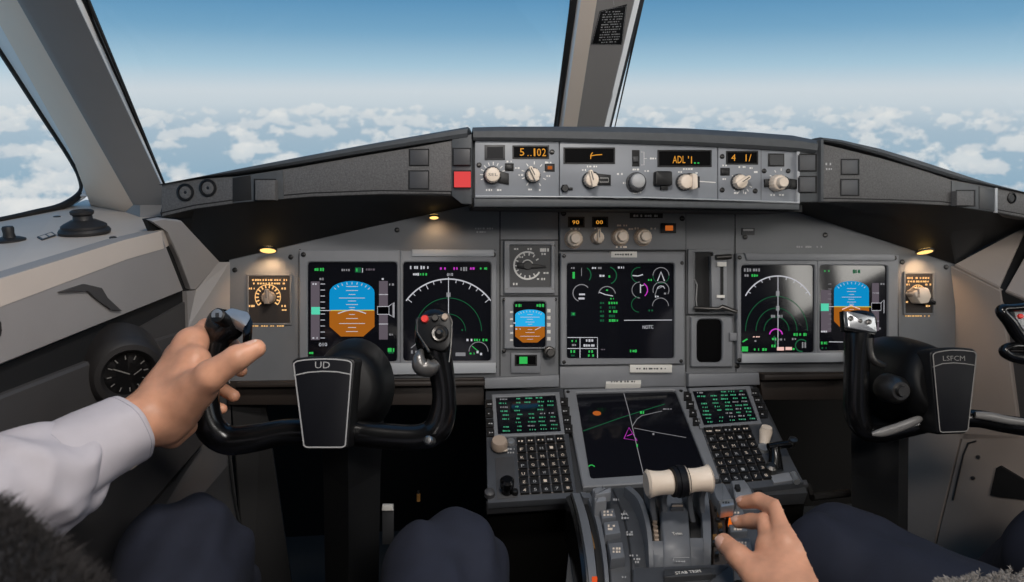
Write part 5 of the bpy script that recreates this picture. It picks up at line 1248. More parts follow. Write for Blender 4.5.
# thrust levers: grey stalk and cream barrel grip
LV = {}
def lever(stalk, x0, x1, yc, ra, d, fl):
    mb = MB()
    for x_, wd in stalk:
        top = at(x_, yc[0]+1, d); foot = Q.pw(x_+(667-x_)*0.12 if x_ < 680 else x_+(694-x_)*0.12, 524, 0.012)
        prof = []
        for u in range(9):
            s_ = u/8; c_ = top.lerp(foot, s_)+Vector((0, 0.022*math.sin(s_*PI), 0)); wv = 0.011+0.006*s_
            prof.append((c_, wv))
        rings = []
        for c_, wv in prof:
            a_ = Vector((0, 1, 0.2)).normalized()*wv; b_ = Vector((wd/2, 0, 0))
            rings.append([c_-a_*0.8-b_, c_-a_-b_*0.6, c_-a_+b_*0.6, c_-a_*0.8+b_, c_+a_+b_, c_+a_-b_])
        mb.loops(rings)
    o = part('thrust_lever', mb, 'quadrant_grey', tq)
    A, B = at(x0, yc[0], d), at(x1, yc[1], d+0.004); ax = (B-A); Lh = ax.length; ax.normalize()
    fr = Frame(A, ax.cross(Vector((0, 0, 1))).normalized(), ax.cross(Vector((0, 0, 1))).normalized().cross(ax)*-1)
    if fr.N.dot(ax) < 0: fr = Frame(A, fr.V, fr.U)
    k = d/FPX; prof = [(0.0, 0), (ra*0.8*k, 0.0), (ra*k, 0.003)]
    for j in range(1, 10):
        u = j/10; prof.append((ra*k*(1-0.16*math.sin(u*PI*0.9)-0.05*u if fl else 0.80+0.16*(1-math.sin((1-u)*PI*0.9))+0.0), Lh*u))
    prof += [(ra*k*(0.82 if fl else 1.0), Lh-0.003), (ra*k*0.75, Lh), (0.0, Lh)]
    g = MB(); g.lathe(fr, (0, 0), prof, 32); part('grip', g, 'cream', o, 'cream barrel shaped grip')
    return o
lever([(653, 0.010), (666, 0.010)], 646, 673, (484, 482), 14.5, 1.00, True)
lever([(692, 0.009), (705, 0.010)], 684, 711, (481, 478.5), 14.5, 1.00, False)
g = MB(); A, B = at(672, 482, 1.0), at(686, 481, 1.003)
for u0, u1, rr in [(0, 0.3, 15), (0.33, 0.66, 16), (0.7, 1, 15)]:
    g.tube([A.lerp(B, u0), A.lerp(B, u1)], rr*1.0/FPX, 24)
part('trigger_band', g, 'hub_black', tq, 'dark blue black ribbed band between the cream grips')
# mechanism and flap gate right of the dome
mb = MB(); strip(mb, [(709, 500), (712, 515), (713, 530), (713, 548), (713, 568)], [(720, 499), (724, 515), (726, 530), (727, 548), (728, 568)], [0.012, 0.014, 0.014, 0.010, 0.0], 0.06); part('gate_plate', mb, 'brown_dark', tq)
mb = MB()
rg = random.Random(3)
for j in range(9):
    x, y = 712+rg.uniform(0, 10), 506+j*5.6
    mb.prism(Q, polyp(Q, [(x, y), (x+4, y-0.5), (x+4.5, y+2.6), (x+0.5, y+3)], 0.019), 0.012, 0.019, 0.0008, j % 2)
part('gate_detents', mb, ['metal_dark', 'amber_metal'], tq)
mb = MB(); strip(mb, [(720, 490), (727, 508), (731, 530), (733, 550), (734, 580)], [(752, 487), (762, 508), (768, 530), (772, 550), (775, 580)], [0.004, 0.010, 0.012, 0.006, -0.006], 0.08); part('right_plate', mb, 'quadrant_dark', tq)
mb = MB(); mb.prism(Q, rnd_poly(polyp(Q, [(711, 484), (724, 482), (731, 495), (735, 504), (722, 507), (716, 497)], 0.034), 0.004), 0.0, 0.034, 0.003); part('flap_lever', mb, 'quadrant_grey', tq)
mb = MB(); mb.prism(Q, polyp(Q, [(719, 500), (733, 498), (734.5, 504.5), (721, 507)], 0.040), 0.02, 0.040, 0.002); marks(mb, Q, 727, 502.5, 9, 2.4, 0.0404, 1); part('flap_handle', mb, ['silver', 'dark_grey'], tq)
mb = MB(); strip(mb, [(731, 481), (733, 488), (735, 496), (737, 504), (739, 510)], [(745, 480), (750, 487), (753, 494), (755, 502), (757, 510)], [0.014, 0.028, 0.030, 0.022, 0.010]); part('flap_arch', mb, 'bezel_grey', tq)
mb = MB(); mb.prism(Q, polyp(Q, [(735, 483.5), (739.5, 483), (741, 487.5), (737, 488)], 0.038), 0.02, 0.036, 0); part('arch_slot', mb, 'black_matte', tq)
qb2 = [((727.5, 510), (743, 509), (744.5, 515), (729, 516.5)), ((729, 524), (746, 523), (747.5, 531), (730.5, 532)), ((733, 538), (750, 537), (752, 550), (735, 551.5))]
for i, p in enumerate(qb2): qbtn(list(p), 0.020, 'ab' if i else 'a', 9)
mb = MB(); mb.prism(Q, polyp(Q, [(729, 517.6), (738.5, 517), (739, 520.6), (729.7, 521.2)], 0.021), 0.008, 0.021, 0.0006); part('lit_switch', mb, 'e_orange', tq, 'glowing orange switch bar')
mb = MB(); strip(mb, [(755, 490), (765, 508), (771, 530), (775, 550), (778, 580)], [(762, 490), (771, 508), (777, 530), (781, 550), (784, 580)], hs); part('outer_rim', mb, 'black_plastic', tq)
# front box with its black plate
mb = MB(); mb.prism(Q, rnd_poly(polyp(Q, [(633, 567), (733, 563), (739, 640), (632, 640)], 0.028), 0.004), -0.06, 0.028, 0.003)
part('front_box', mb, 'quadrant_dark', tq)
mb = MB(); mb.prism(Q, rnd_poly(polyp(Q, [(664, 568.5), (711, 566.5), (714, 574), (664, 577.5)], 0.037), 0.002), 0.02, 0.037, 0.002)
mb.prism(Q, polyp(Q, [(706, 566.8), (715, 568), (716, 574), (711, 575)], 0.034), 0.02, 0.034, 0.001); o = part('plate', mb, 'dark_grey', tq)
mb = MB(); text(mb, Q, 'STAB TRIM', 688, 572, 3.6, 0.0374, 0, 25, ang=0.03); part('lettering', mb, 'label_white', o, smooth=0)
mb = MB(); mb.ribbon(Q, polyp(Q, [(673, 563), (673.5, 560.5), (689, 560)], 0.025), 0.0008, 0.0295); marks(mb, Q, 681, 561.5, 10, 1.6, 0.0295); part('lettering', mb, 'dim_paint', tq, smooth=0)

# ================================================================== CONTROL YOKES
def path_tube(mb, pts, mi=0, sub=6, seg=18):
    """pts: (px, py, depth, half width px, half depth px)"""
    c = catmull(pts, sub)
    P_ = [at(x, y, d) for x, y, d, a, b in c]
    mb.tube(P_, [(max(a, 0.5)*d/FPX, max(b, 0.5)*d/FPX) for x, y, d, a, b in c], seg, mi, upv=tuple(-FW))
def yoke_hub(t, plate, d, drum, txt, tw, band):
    fr = Frame(at(plate[0][0], plate[0][1], d), RT, UP+FW*0.10)
    pts = rnd_poly(polyp(fr, plate), 0.006, 3)
    big = rnd_poly(polyp(fr, [(tw[2]+(x-tw[2])*1.08, y+(2 if y > 400 else -2)) for x, y in plate]), 0.006, 3)
    mb = MB(); mb.prism(fr, big, -0.085, -0.001, 0.006); h = part('hub', mb, 'black_plastic', t)
    mb = MB(); mb.prism(fr, pts, -0.004, 0.0015, 0.001); pl = part('hub_plate', mb, 'hub_black', h)
    mb = MB(); mb.ribbon(fr, inset(pts if area2(pts) > 0 else pts[::-1], 0.0012), 0.0017, 0.0019, 0, True)
    mb.ribbon(fr, polyp(fr, band), 0.0015, 0.0019); text(mb, fr, txt, tw[0], tw[1], 6.6 if len(txt) < 3 else 5, 0.002, 0, 15 if len(txt) < 3 else 22)
    part('lettering', mb, 'dim_paint' if len(txt) < 3 else 'gauge_mark', pl, smooth=0)
    return fr
# left yoke
tl = thing('control_yoke', 'left black control yoke with UD on its hub plate, held by the pilot', 'control yoke', at(322, 560, 1.06), 'control yokes')
mb = MB()
cyl = catmull([(348, 388, 0.985, 22, 24), (349, 388, 1.00, 34, 38), (352, 388, 1.06, 38, 46), (356, 386, 1.13, 38, 48), (360, 386, 1.20, 34, 44)], 4)
mb.tube([at(x, y, d) for x, y, d, a, b in cyl], [(a*d/FPX, b*d/FPX) for x, y, d, a, b in cyl], 32, upv=(0, 0, 1)); part('drum', mb, 'drum_black', tl, smooth=60)
mb = MB(); P0 = [at(352, 420, 1.10), at(352, 470, 1.15), at(352, 600, 1.25)]
for p, q in zip(P0[:-1], P0[1:]): pass
mb.tube(P0, [(0.048, 0.055), (0.045, 0.05), (0.045, 0.05)], 4, upv=(0, 1, 0)); part('column', mb, 'black_matte', tl, smooth=0)
yoke_hub(tl, [(293, 363), (297, 360.2), (308, 358.6), (323, 358), (338, 358.4), (349, 359.8), (353, 362.5), (346.5, 446), (343, 448), (307, 448), (303.5, 446)], 0.95, None, 'UD', (322.5, 365, 323), [(294, 375.5), (308, 372.3), (323, 371.2), (338, 371.8), (352, 374.5)])
# wheel horns
mb = MB()
path_tube(mb, [(310, 432, 0.985, 13, 10), (285, 432, 0.985, 13, 11), (255, 438, 0.98, 14, 12), (228, 440, 0.975, 15, 12), (211, 428, 0.97, 15, 13), (205, 405, 0.972, 14, 14), (207, 380, 0.977, 13, 14), (212, 355, 0.982, 13, 14), (218, 335, 0.985, 14, 15)])
hl = part('horn', mb, 'black_gloss', tl, 'left horn of the yoke under the hand', smooth=60)
mb = MB()
path_tube(mb, [(214, 346, 0.985, 12, 14), (219, 334, 0.985, 16, 16), (226, 324, 0.985, 19, 17), (231, 318, 0.985, 16, 15), (233, 315, 0.985, 11, 12)], sub=5); part('grip_head', mb, 'black_gloss', hl, smooth=60)
gf2 = Frame(at(232, 322, 0.962), RT*0.96+FW*0.1+UP*-0.25, UP*0.6+FW*0.75)
mb = MB(); mb.prism(gf2, rnd_poly(polyp(gf2, [(222, 315), (232, 309.5), (250, 313), (252, 318), (246, 327), (237, 322)]), 0.004), -0.012, 0.003, 0.002); part('switch_plate', mb, 'silver', hl)
mb = MB(); mb.prism(gf2, rnd_poly(polyp(gf2, [(246, 313), (252, 315), (254, 323), (249, 333), (243, 336), (243, 328), (249, 320)]), 0.003), -0.03, 0.002, 0.002); part('plate_rim', mb, 'black_gloss', hl)
mb = MB(); A = at(228, 323, 0.975); B = at(217, 315, 0.945); mb.tube([A, A.lerp(B, 0.6), A.lerp(B, 0.62), A.lerp(B, 0.97), B], [0.0105, 0.0085, 0.0095, 0.0095, 0.008], 20); part('trim_switch', mb, 'black_plastic', hl)
ax = (B-A).normalized(); tf = Frame(B, ax.cross(UP), UP)
if tf.N.dot(ax) < 0: tf = Frame(B, -tf.U, tf.V)
mb = MB(); mb.lathe(tf, (0, 0), [(0.0078, -0.001), (0.0072, 0.0012), (0, 0.0012)], 20); mb.prism(tf, [(-0.0015, -0.003), (0.0035, -0.003), (0.0035, 0.003), (-0.0015, 0.003)], 0.001, 0.0017, 0, 1); part('switch_cap', mb, ['silver', 'dark_grey'], hl)
mb = MB()
path_tube(mb, [(338, 431, 0.985, 12, 10), (365, 434, 0.985, 13, 12), (395, 437, 0.985, 13, 12), (420, 437, 0.985, 13, 12), (436, 430, 0.985, 14, 12), (443, 412, 0.985, 13, 12), (444, 392, 0.985, 12, 12), (441, 370, 0.985, 13, 13), (436, 352, 0.985, 16, 15), (433, 340, 0.985, 18, 15), (434, 328, 0.985, 18, 14), (434, 319, 0.985, 15, 11), (434, 315, 0.99, 11, 8)])
hr = part('horn', mb, 'black_gloss', tl, 'right horn of the yoke with a switch head', smooth=60)
hf = Frame(at(434, 335, 0.962), RT+UP*0.08, UP+FW*0.25-RT*0.08)
mb = MB(); mb.prism(hf, rnd_poly(polyp(hf, [(416.5, 318), (449, 313.5), (452, 322), (451, 345), (444, 352), (427, 348), (416.5, 332)]), 0.006), -0.014, 0.002, 0.003); hd_ = part('switch_head', mb, 'black_plastic', hr)
mb = MB(); mb.tube([hf.pw(x, y, 0.001) for x, y in [(417, 318.5), (449, 314), (452, 322), (451, 345), (449, 362)]], 0.0010, 8); mb.tube([hf.pw(x, y, 0.0) for x, y in [(417, 319), (417, 332), (427, 348), (429, 352)]], 0.0018, 8); part('edge_highlight', mb, 'metal_dark', hd_)  # thin tubes built in place of the highlight along the head's edges
for x, y, r, m in [(425, 319.5, 4, 'e_red'), (435.5, 318.5, 3.5, 'cream'), (445, 317.5, 3.6, 'pinkish')]:
    mb = MB(); k = hf.sc(x, y); mb.lathe(hf, hf.P(x, y), [(r*k, 0), (r*k, 0.004), (r*0.8*k, 0.006), (0, 0.006)], 18); part('button', mb, 'red_button' if m == 'e_red' else 'cream_dark' if m != 'cream' else 'metal_dark', hd_, {'e_red': 'orange red button'}.get(m))
mb = MB(); k = hf.sc(440, 334); mb.lathe(hf, hf.P(440, 334), [(9*k, 0), (9*k, 0.004), (7.5*k, 0.007), (5*k, 0.006), (3.5*k, 0.012), (2*k, 0.014), (0, 0.014)], 28); part('trim_switch', mb, 'metal_dark', hd_)
mb = MB(); path_tube(mb, [(421, 352, 0.965, 3, 4), (419, 358, 0.955, 6, 6), (421, 366, 0.955, 9, 7), (430, 368, 0.96, 9, 7), (437, 363, 0.965, 5, 5)], sub=4, seg=12); part('trigger', mb, 'trigger_metal', hr, 'polished metal trigger below the switch head', smooth=60)
mb = MB(); mb.lathe(hf, hf.P(430.5, 441, -0.02), [(4.5*k, -0.03), (4.5*k, 0.002), (3*k, 0.0045), (0, 0.005)], 20); part('cap_screw', mb, 'metal', hr)
# right yoke
tr = thing('control_yoke', 'right black control yoke with outlined hub plate in front of the copilot seat', 'control yoke', at(905, 570, 1.28), 'control yokes')
mb = MB()
cyl = catmull([(938, 385, 1.14, 20, 24), (932, 385, 1.155, 31, 37), (915, 382, 1.22, 34, 42), (897, 380, 1.30, 36, 44), (880, 380, 1.40, 34, 42)], 4)
mb.tube([at(x, y, d) for x, y, d, a, b in cyl], [(a*d/FPX, b*d/FPX) for x, y, d, a, b in cyl], 32, upv=(0, 0, 1)); part('drum', mb, 'drum_black', tr, smooth=60)
mb = MB(); mb.tube([at(880, 420, 1.30), at(880, 470, 1.33), at(880, 620, 1.40)], [(0.055, 0.055)]*3, 4, upv=(0, 1, 0)); cl = part('column', mb, 'black_matte', tr, smooth=0)
fr = yoke_hub(tr, [(931.5, 354.5), (934, 352), (943, 350), (952, 349.2), (963, 349.6), (974, 351), (976.5, 354), (968, 430), (965.5, 432), (941, 433), (938.5, 431)], 1.12, None, 'LSFCM', (954, 358.3, 953), [(932, 367), (942, 363.6), (953, 362.8), (964, 363.6), (975.5, 365.5)])
mb = MB(); mb.prism(fr, rnd_poly(polyp(fr, [(973, 368), (981, 371), (981, 378), (975, 405), (970, 408)]), 0.004), -0.07, -0.03, 0.003); part('hub_flange', mb, 'black_plastic', tr)
mb = MB()
path_tube(mb, [(945, 420, 1.16, 10, 9), (925, 423, 1.165, 10, 9), (900, 430, 1.17, 9, 9), (880, 434, 1.175, 9, 9), (865, 430, 1.18, 10, 10), (857, 414, 1.18, 12, 11), (856, 390, 1.18, 12, 12), (857, 360, 1.18, 12, 12), (859, 335, 1.18, 14, 12), (861, 322, 1.18, 15, 11), (861, 314, 1.185, 12, 9)])
hl = part('horn', mb, 'black_gloss', tr, 'left horn of the right yoke', smooth=60)
hf = Frame(at(861, 322, 1.158), RT-UP*0.10, UP+RT*0.10+FW*0.2)
mb = MB(); mb.prism(hf, rnd_poly(polyp(hf, [(845.5, 311), (874.5, 317), (876.5, 333), (847.5, 328)]), 0.003), -0.012, 0.003, 0.002); sp = part('switch_plate', mb, 'silver', hl, 'silver switch plate on top of the horn')
mb = MB(); mb.prism(hf, polyp(hf, [(845, 310), (876, 316.5), (878, 335), (846, 330)]), -0.02, -0.006, 0.002); part('plate_rim', mb, 'black_gloss', hl)
for x, y, r in [(850.5, 318.5, 2.6), (868.5, 322, 2.6), (860, 321, 1.8)]:
    mb = MB(); k = hf.sc(x, y); mb.lathe(hf, hf.P(x, y, 0.003), [(r*k, 0.002), (r*k, 0.006), (0, 0.007)], 14); part('button', mb, 'metal_dark', sp)
mb = MB(); path_tube(mb, [(872, 434, 1.150, 2, 3), (882, 432.5, 1.146, 4.5, 3), (900, 427, 1.143, 4.8, 3), (916, 420.5, 1.140, 4.2, 3), (921, 418.5, 1.142, 2.5, 2)], seg=10); part('bar_inlay', mb, 'bar_grey', tr, smooth=60)
mb = MB(); path_tube(mb, [(975, 415, 1.135, 3.5, 3), (990, 416.5, 1.13, 4.4, 3), (1010, 420.5, 1.118, 4.2, 3), (1040, 424, 1.102, 3.5, 3)], seg=10); part('bar_inlay', mb, 'bar_grey', tr, smooth=60)
mb = MB(); k = hf.sc(897, 390); mb.lathe(Frame(at(897, 390, 1.15), RT, UP), (0, 0), [(15*k, -0.03), (14*k, 0.0), (9*k, 0.012), (6*k, 0.012), (5*k, 0.02), (0, 0.02)], 24); part('bolt', mb, 'metal_dark', tr)
mb = MB(); path_tube(mb, [(869, 338, 1.165, 4, 4), (870, 352, 1.165, 4, 4), (874, 361, 1.165, 4, 4), (884, 366, 1.17, 3, 3)], seg=10); part('trigger', mb, 'metal_dark', hl, smooth=60)
mb = MB()
path_tube(mb, [(955, 418, 1.16, 9, 9), (980, 419, 1.15, 9, 9), (1005, 424, 1.135, 9, 9), (1040, 428, 1.12, 10, 10), (1070, 425, 1.11, 11, 11), (1085, 405, 1.105, 12, 12), (1080, 370, 1.105, 13, 13), (1055, 345, 1.105, 14, 13), (1035, 335, 1.105, 14, 13)])
hr = part('horn', mb, 'black_gloss', tr, 'right horn of the right yoke at the photo edge', smooth=60)
mb = MB(); path_tube(mb, [(1060, 352, 1.10, 8, 8), (1035, 346, 1.10, 9, 9), (1020, 336, 1.10, 7, 8), (1010, 322, 1.10, 6, 8), (1002, 313, 1.10, 5, 7), (1003, 309, 1.10, 5, 6), (1012, 308, 1.10, 4, 6), (1040, 306, 1.10, 5, 6)], seg=12); mb2 = MB(); path_tube(mb2, [(1045, 360, 1.10, 8, 8), (1022, 358, 1.10, 7, 8), (1008, 355, 1.10, 5, 7), (1004, 350, 1.10, 4, 6), (1012, 346, 1.10, 4, 6), (1030, 347, 1.10, 4, 5)], seg=12)
part('grip_head', mb, 'black_gloss', hr, smooth=60); part('trigger', mb2, 'black_gloss', hr, smooth=60)
gf3 = Frame(at(1024, 318, 1.098), RT, UP+FW*0.2); mb = MB(); mb.prism(gf3, polyp(gf3, [(1014, 311), (1050, 309), (1050, 326), (1020, 330)]), -0.01, 0.0, 0.002); sp = part('switch_plate', mb, 'silver', hr)
mb = MB(); k = gf3.sc(1019, 316); mb.lathe(gf3, gf3.P(1019.5, 316.5), [(2.6*k, 0), (2.4*k, 0.004), (0, 0.005)], 14); part('button', mb, 'red_button', sp, 'small red button')
# footwell fittings
cf = Frame(at(892, 486, 1.30), RT, UP); mb = MB(); k = cf.sc(892, 486); mb.lathe(cf, cf.P(892, 485.5), [(3.5*k, -0.004), (3.2*k, 0.002), (2*k, 0.003), (1.2*k, 0.001), (0, 0.001)], 16); part('bolt', mb, 'metal_dark', cl)
mb = MB(); mb.prism(Frame(at(388, 525, 1.25), RT, UP), [(-0.010, -0.034), (0.010, -0.034), (0.010, 0.030), (-0.010, 0.030)], -0.003, 0, 0.001); mb.prism(Frame(at(388, 525, 1.25), RT, UP), [(-0.010, 0.026), (0.010, 0.026), (0.009, 0.036), (-0.009, 0.036)], -0.003, 0.006, 0.002, 1)
solo('hanging_tag', mb, ['dark_grey', 'label_white'], 'narrow dark tag with white top edge in the footwell beside the left yoke column', 'tag')
mb = MB(); A = at(418.5, 497, 1.35); mb.tube([A-UP*0.008, A+UP*0.006], 0.0035, 10); mb.tube([A+UP*0.006, A+UP*0.012], 0.002, 8, 1)
solo('floor_lever', mb, ['amber_metal', 'metal_dark'], 'small orange lever tip in the dark footwell above the pilot right knee', 'lever')
mb = MB(); A, B = at(812, 497, 1.35), at(848, 493, 1.38); mb.tube([A, B], 0.008, 10); mb.tube([at(808, 484, 1.34), at(811, 494, 1.34)], 0.005, 8)
solo('pedal_bar', mb, 'metal_dark', 'grey metal pedal bar in the dark footwell right of the pedestal', 'pedal')
# ================================================================== PEOPLE
# smooth signed distance bodies turned into one surface
def rc(a, b, r1, r2): return ('c', np.array(a, np.float32), np.array(b, np.float32), r1, r2)
def el(c, ax, rad): return ('e', np.array(c, np.float32), np.array(ax, np.float32), np.array(rad, np.float32))
def prim(P, p):
    if p[0] == 'c':
        _, a, b, r1, r2 = p; ab = b-a; t = np.clip(((P-a)@ab)/max(float(ab@ab), 1e-9), 0, 1)
        return np.linalg.norm(P-a-t[:, None]*ab, axis=1)-(r1+(r2-r1)*t)
    _, c, A, rad = p; q = (P-c)@A.T; k0 = np.linalg.norm(q/rad, axis=1); k1 = np.linalg.norm(q/(rad*rad), axis=1)
    return k0*(k0-1)/np.maximum(k1, 1e-6)
def smin(a, b, k):
    h = np.clip(0.5+0.5*(b-a)/k, 0, 1); return b*(1-h)+a*h-k*h*(1-h)
def chain(P, prims, k):
    d = prim(P, prims[0])
    for q in prims[1:]: d = smin(d, prim(P, q), k)
    return d
def surfnet(fn, lo, hi, h):
    lo = np.array(lo, np.float32); B = 6; nb = np.ceil((np.array(hi)-lo)/h/B).astype(int); n = nb*B
    g = np.ones(tuple(n+1), np.float32)
    bi = np.stack(np.meshgrid(*[np.arange(k) for k in nb], indexing='ij'), -1).reshape(-1, 3)
    dc = fn(lo+(bi*B+B/2)*h); act = np.abs(dc) < B*h*1.15
    off = np.stack(np.meshgrid(*[np.arange(B+1)]*3, indexing='ij'), -1).reshape(-1, 3)
    for b, d in zip(bi[~act], dc[~act]):
        if d < 0: g[b[0]*B:b[0]*B+B+1, b[1]*B:b[1]*B+B+1, b[2]*B:b[2]*B+B+1] = -1
    A = bi[act]
    for s in range(0, len(A), 400):
        ix = (A[s:s+400, None, :]*B+off[None]).reshape(-1, 3); g[ix[:, 0], ix[:, 1], ix[:, 2]] = fn(lo+ix.astype(np.float32)*h)
    sgn = g < 0
    c8 = [(i, j, k) for i in (0, 1) for j in (0, 1) for k in (0, 1)]
    nx, ny, nz = n
    cnt = sum(sgn[i:nx+i, j:ny+j, k:nz+k].astype(np.int8) for i, j, k in c8)
    cells = np.argwhere((cnt > 0) & (cnt < 8)); idm = -np.ones((nx, ny, nz), np.int32); idm[tuple(cells.T)] = np.arange(len(cells))
    acc = np.zeros((len(cells), 3)); w = np.zeros(len(cells))
    for a in c8:
        for ax in range(3):
            if a[ax]: continue
            b = list(a); b[ax] = 1
            va = g[cells[:, 0]+a[0], cells[:, 1]+a[1], cells[:, 2]+a[2]]; vb = g[cells[:, 0]+b[0], cells[:, 1]+b[1], cells[:, 2]+b[2]]
            m = (va < 0) != (vb < 0); t = np.where(m, va/np.where(m, va-vb, 1), 0)
            p = np.array(a, float)[None]+np.zeros((len(cells), 1)); p = np.repeat(np.array(a, float)[None], len(cells), 0); p[:, ax] += t
            acc[m] += p[m]; w[m] += 1
    V = lo+(cells+acc/w[:, None])*h
    faces = []
    for ax in range(3):
        u, v = (ax+1) % 3, (ax+2) % 3
        s0 = [slice(0, None)]*3; s1 = [slice(0, None)]*3; s0[ax] = slice(0, n[ax]); s1[ax] = slice(1, n[ax]+1)
        e = np.argwhere(sgn[tuple(s0)] != sgn[tuple(s1)])
        ok = (e[:, u] > 0) & (e[:, v] > 0) & (e[:, u] < n[u]) & (e[:, v] < n[v]); e = e[ok]
        q = []
        for du, dv in ((0, 0), (-1, 0), (-1, -1), (0, -1)):
            f = e.copy(); f[:, u] += du; f[:, v] += dv; q.append(idm[tuple(f.T)])
        q = np.stack(q, 1); flip = sgn[tuple(e.T)]
        q[~flip] = q[~flip][:, ::-1]; faces.append(q)
    Fq = np.concatenate(faces); Fq = Fq[(Fq >= 0).all(1)]
    return V, Fq
def smooth_mesh(V, Fq, it=2, lam=0.5):
    e = np.concatenate([Fq[:, [0, 1]], Fq[:, [1, 2]], Fq[:, [2, 3]], Fq[:, [3, 0]]]); e = np.concatenate([e, e[:, ::-1]])
    for _ in range(it):
        for l in (lam, -lam*0.9):
            s = np.zeros_like(V); c = np.zeros(len(V)); np.add.at(s, e[:, 0], V[e[:, 1]]); np.add.at(c, e[:, 0], 1)
            V = V+l*(s/np.maximum(c, 1)[:, None]-V)
    return V
def sdf_object(name, fn, lo, hi, h, m, parent=None, it=2, keep=None, **tags):
    V, Fq = surfnet(fn, lo, hi, h); V = smooth_mesh(V, Fq, it)
    if keep is not None:
        Fq = Fq[keep(V)[Fq].all(1)]
        used = np.unique(Fq); mp = -np.ones(len(V), int); mp[used] = np.arange(len(used)); V = V[used]; Fq = mp[Fq]
    mb = MB(); mb.v = [Vector(v) for v in V.tolist()]; mb.f = Fq.tolist(); mb.m = [0]*len(Fq)
    o = link_mesh(name, mb, m, parent, smooth=180)
    for k, v in tags.items(): o[k] = v
    return o
def W3(px, py, d): return tuple(at(px, py, d))
def noise3(P, f, seed=0):
    r = np.random.RandomState(seed); out = np.zeros(len(P), np.float32)
    for i in range(5):
        w = r.normal(size=3)*f; out += np.sin(P@w.astype(np.float32)+r.uniform(0, 6.3))
    return out/5

# ---- joints ----------------------------------------------------------
LWR = W3(155, 412, 0.893); LEL = W3(-60, 535, 0.70); LSH = (-0.40, 0.05, 0.98)
RWR = W3(812, 640, 0.80); REL = (0.16, 0.20, 0.66); RSH = (0.06, 0.0, 0.98)
px = FPX
def r_(p, d): return p*d/FPX
def finger(js, rs): return [rc(a, b, r1, r2) for a, b, r1, r2 in zip(js[:-1], js[1:], rs[:-1], rs[1:])]
def lerp3(a, b, t): return tuple(np.array(a)*(1-t)+np.array(b)*t)
# left hand closed round the horn
Lm = {'i': W3(192, 343, 0.955), 'm': W3(180, 358, 0.965), 'r': W3(168, 375, 0.965), 'l': W3(160, 392, 0.955)}
L_palm = [rc(LWR, lerp3(LWR, Lm['m'], 0.3), 0.029, 0.027), rc(W3(152, 414, 0.895), Lm['i'], 0.021, 0.0165), rc(W3(152, 416, 0.895), Lm['m'], 0.023, 0.0165), rc(W3(152, 420, 0.90), Lm['r'], 0.022, 0.016),
          rc(W3(156, 428, 0.905), Lm['l'], 0.021, 0.015), rc(W3(172, 408, 0.895), W3(194, 362, 0.93), 0.026, 0.022), rc(W3(172, 415, 0.90), W3(198, 388, 0.895), 0.025, 0.024),
          rc(W3(160, 392, 0.925), W3(186, 350, 0.955), 0.020, 0.018), rc(W3(168, 425, 0.905), W3(186, 408, 0.915), 0.022, 0.020), rc(W3(172, 436, 0.925), W3(187, 426, 0.935), 0.016, 0.013)]
L_thumb = finger([W3(184, 398, 0.888), W3(210, 376, 0.872), W3(237, 358, 0.872), W3(256, 348.5, 0.882)], [0.0225, 0.0185, 0.0150, 0.0118])
L_fing = [finger([Lm['i'], W3(206, 327, 0.995), W3(226, 336, 1.025), W3(238, 350, 1.02)], [0.0165, 0.0115, 0.0098, 0.0085]),
          finger([Lm['m'], W3(188, 345, 1.02), W3(222, 358, 1.035), W3(241, 371, 1.012)], [0.0165, 0.0118, 0.0100, 0.0088]),
          finger([Lm['r'], W3(178, 365, 1.02), W3(215, 385, 1.035), W3(234, 396, 1.008)], [0.016, 0.0112, 0.0097, 0.0085]),
          finger([Lm['l'], W3(172, 388, 1.01), W3(205, 404, 1.025), W3(222, 409, 1.0)], [0.015, 0.0100, 0.0088, 0.0075])]
L_knuck = [rc(Lm['i'], Lm['i'], 0.0172, 0.0172), rc(Lm['m'], Lm['m'], 0.0176, 0.0176), rc(Lm['r'], Lm['r'], 0.0165, 0.0165)]
L_vein = [rc(W3(165, 400, 0.871), W3(190, 370, 0.905), 0.0022, 0.0022), rc(W3(158, 395, 0.876), W3(178, 366, 0.925), 0.0022, 0.0020)]
L_arm = [rc(LWR, lerp3(LWR, LEL, 0.45), 0.029, 0.040), rc(lerp3(LWR, LEL, 0.45), LEL, 0.040, 0.043), rc(LEL, LSH, 0.043, 0.056)]
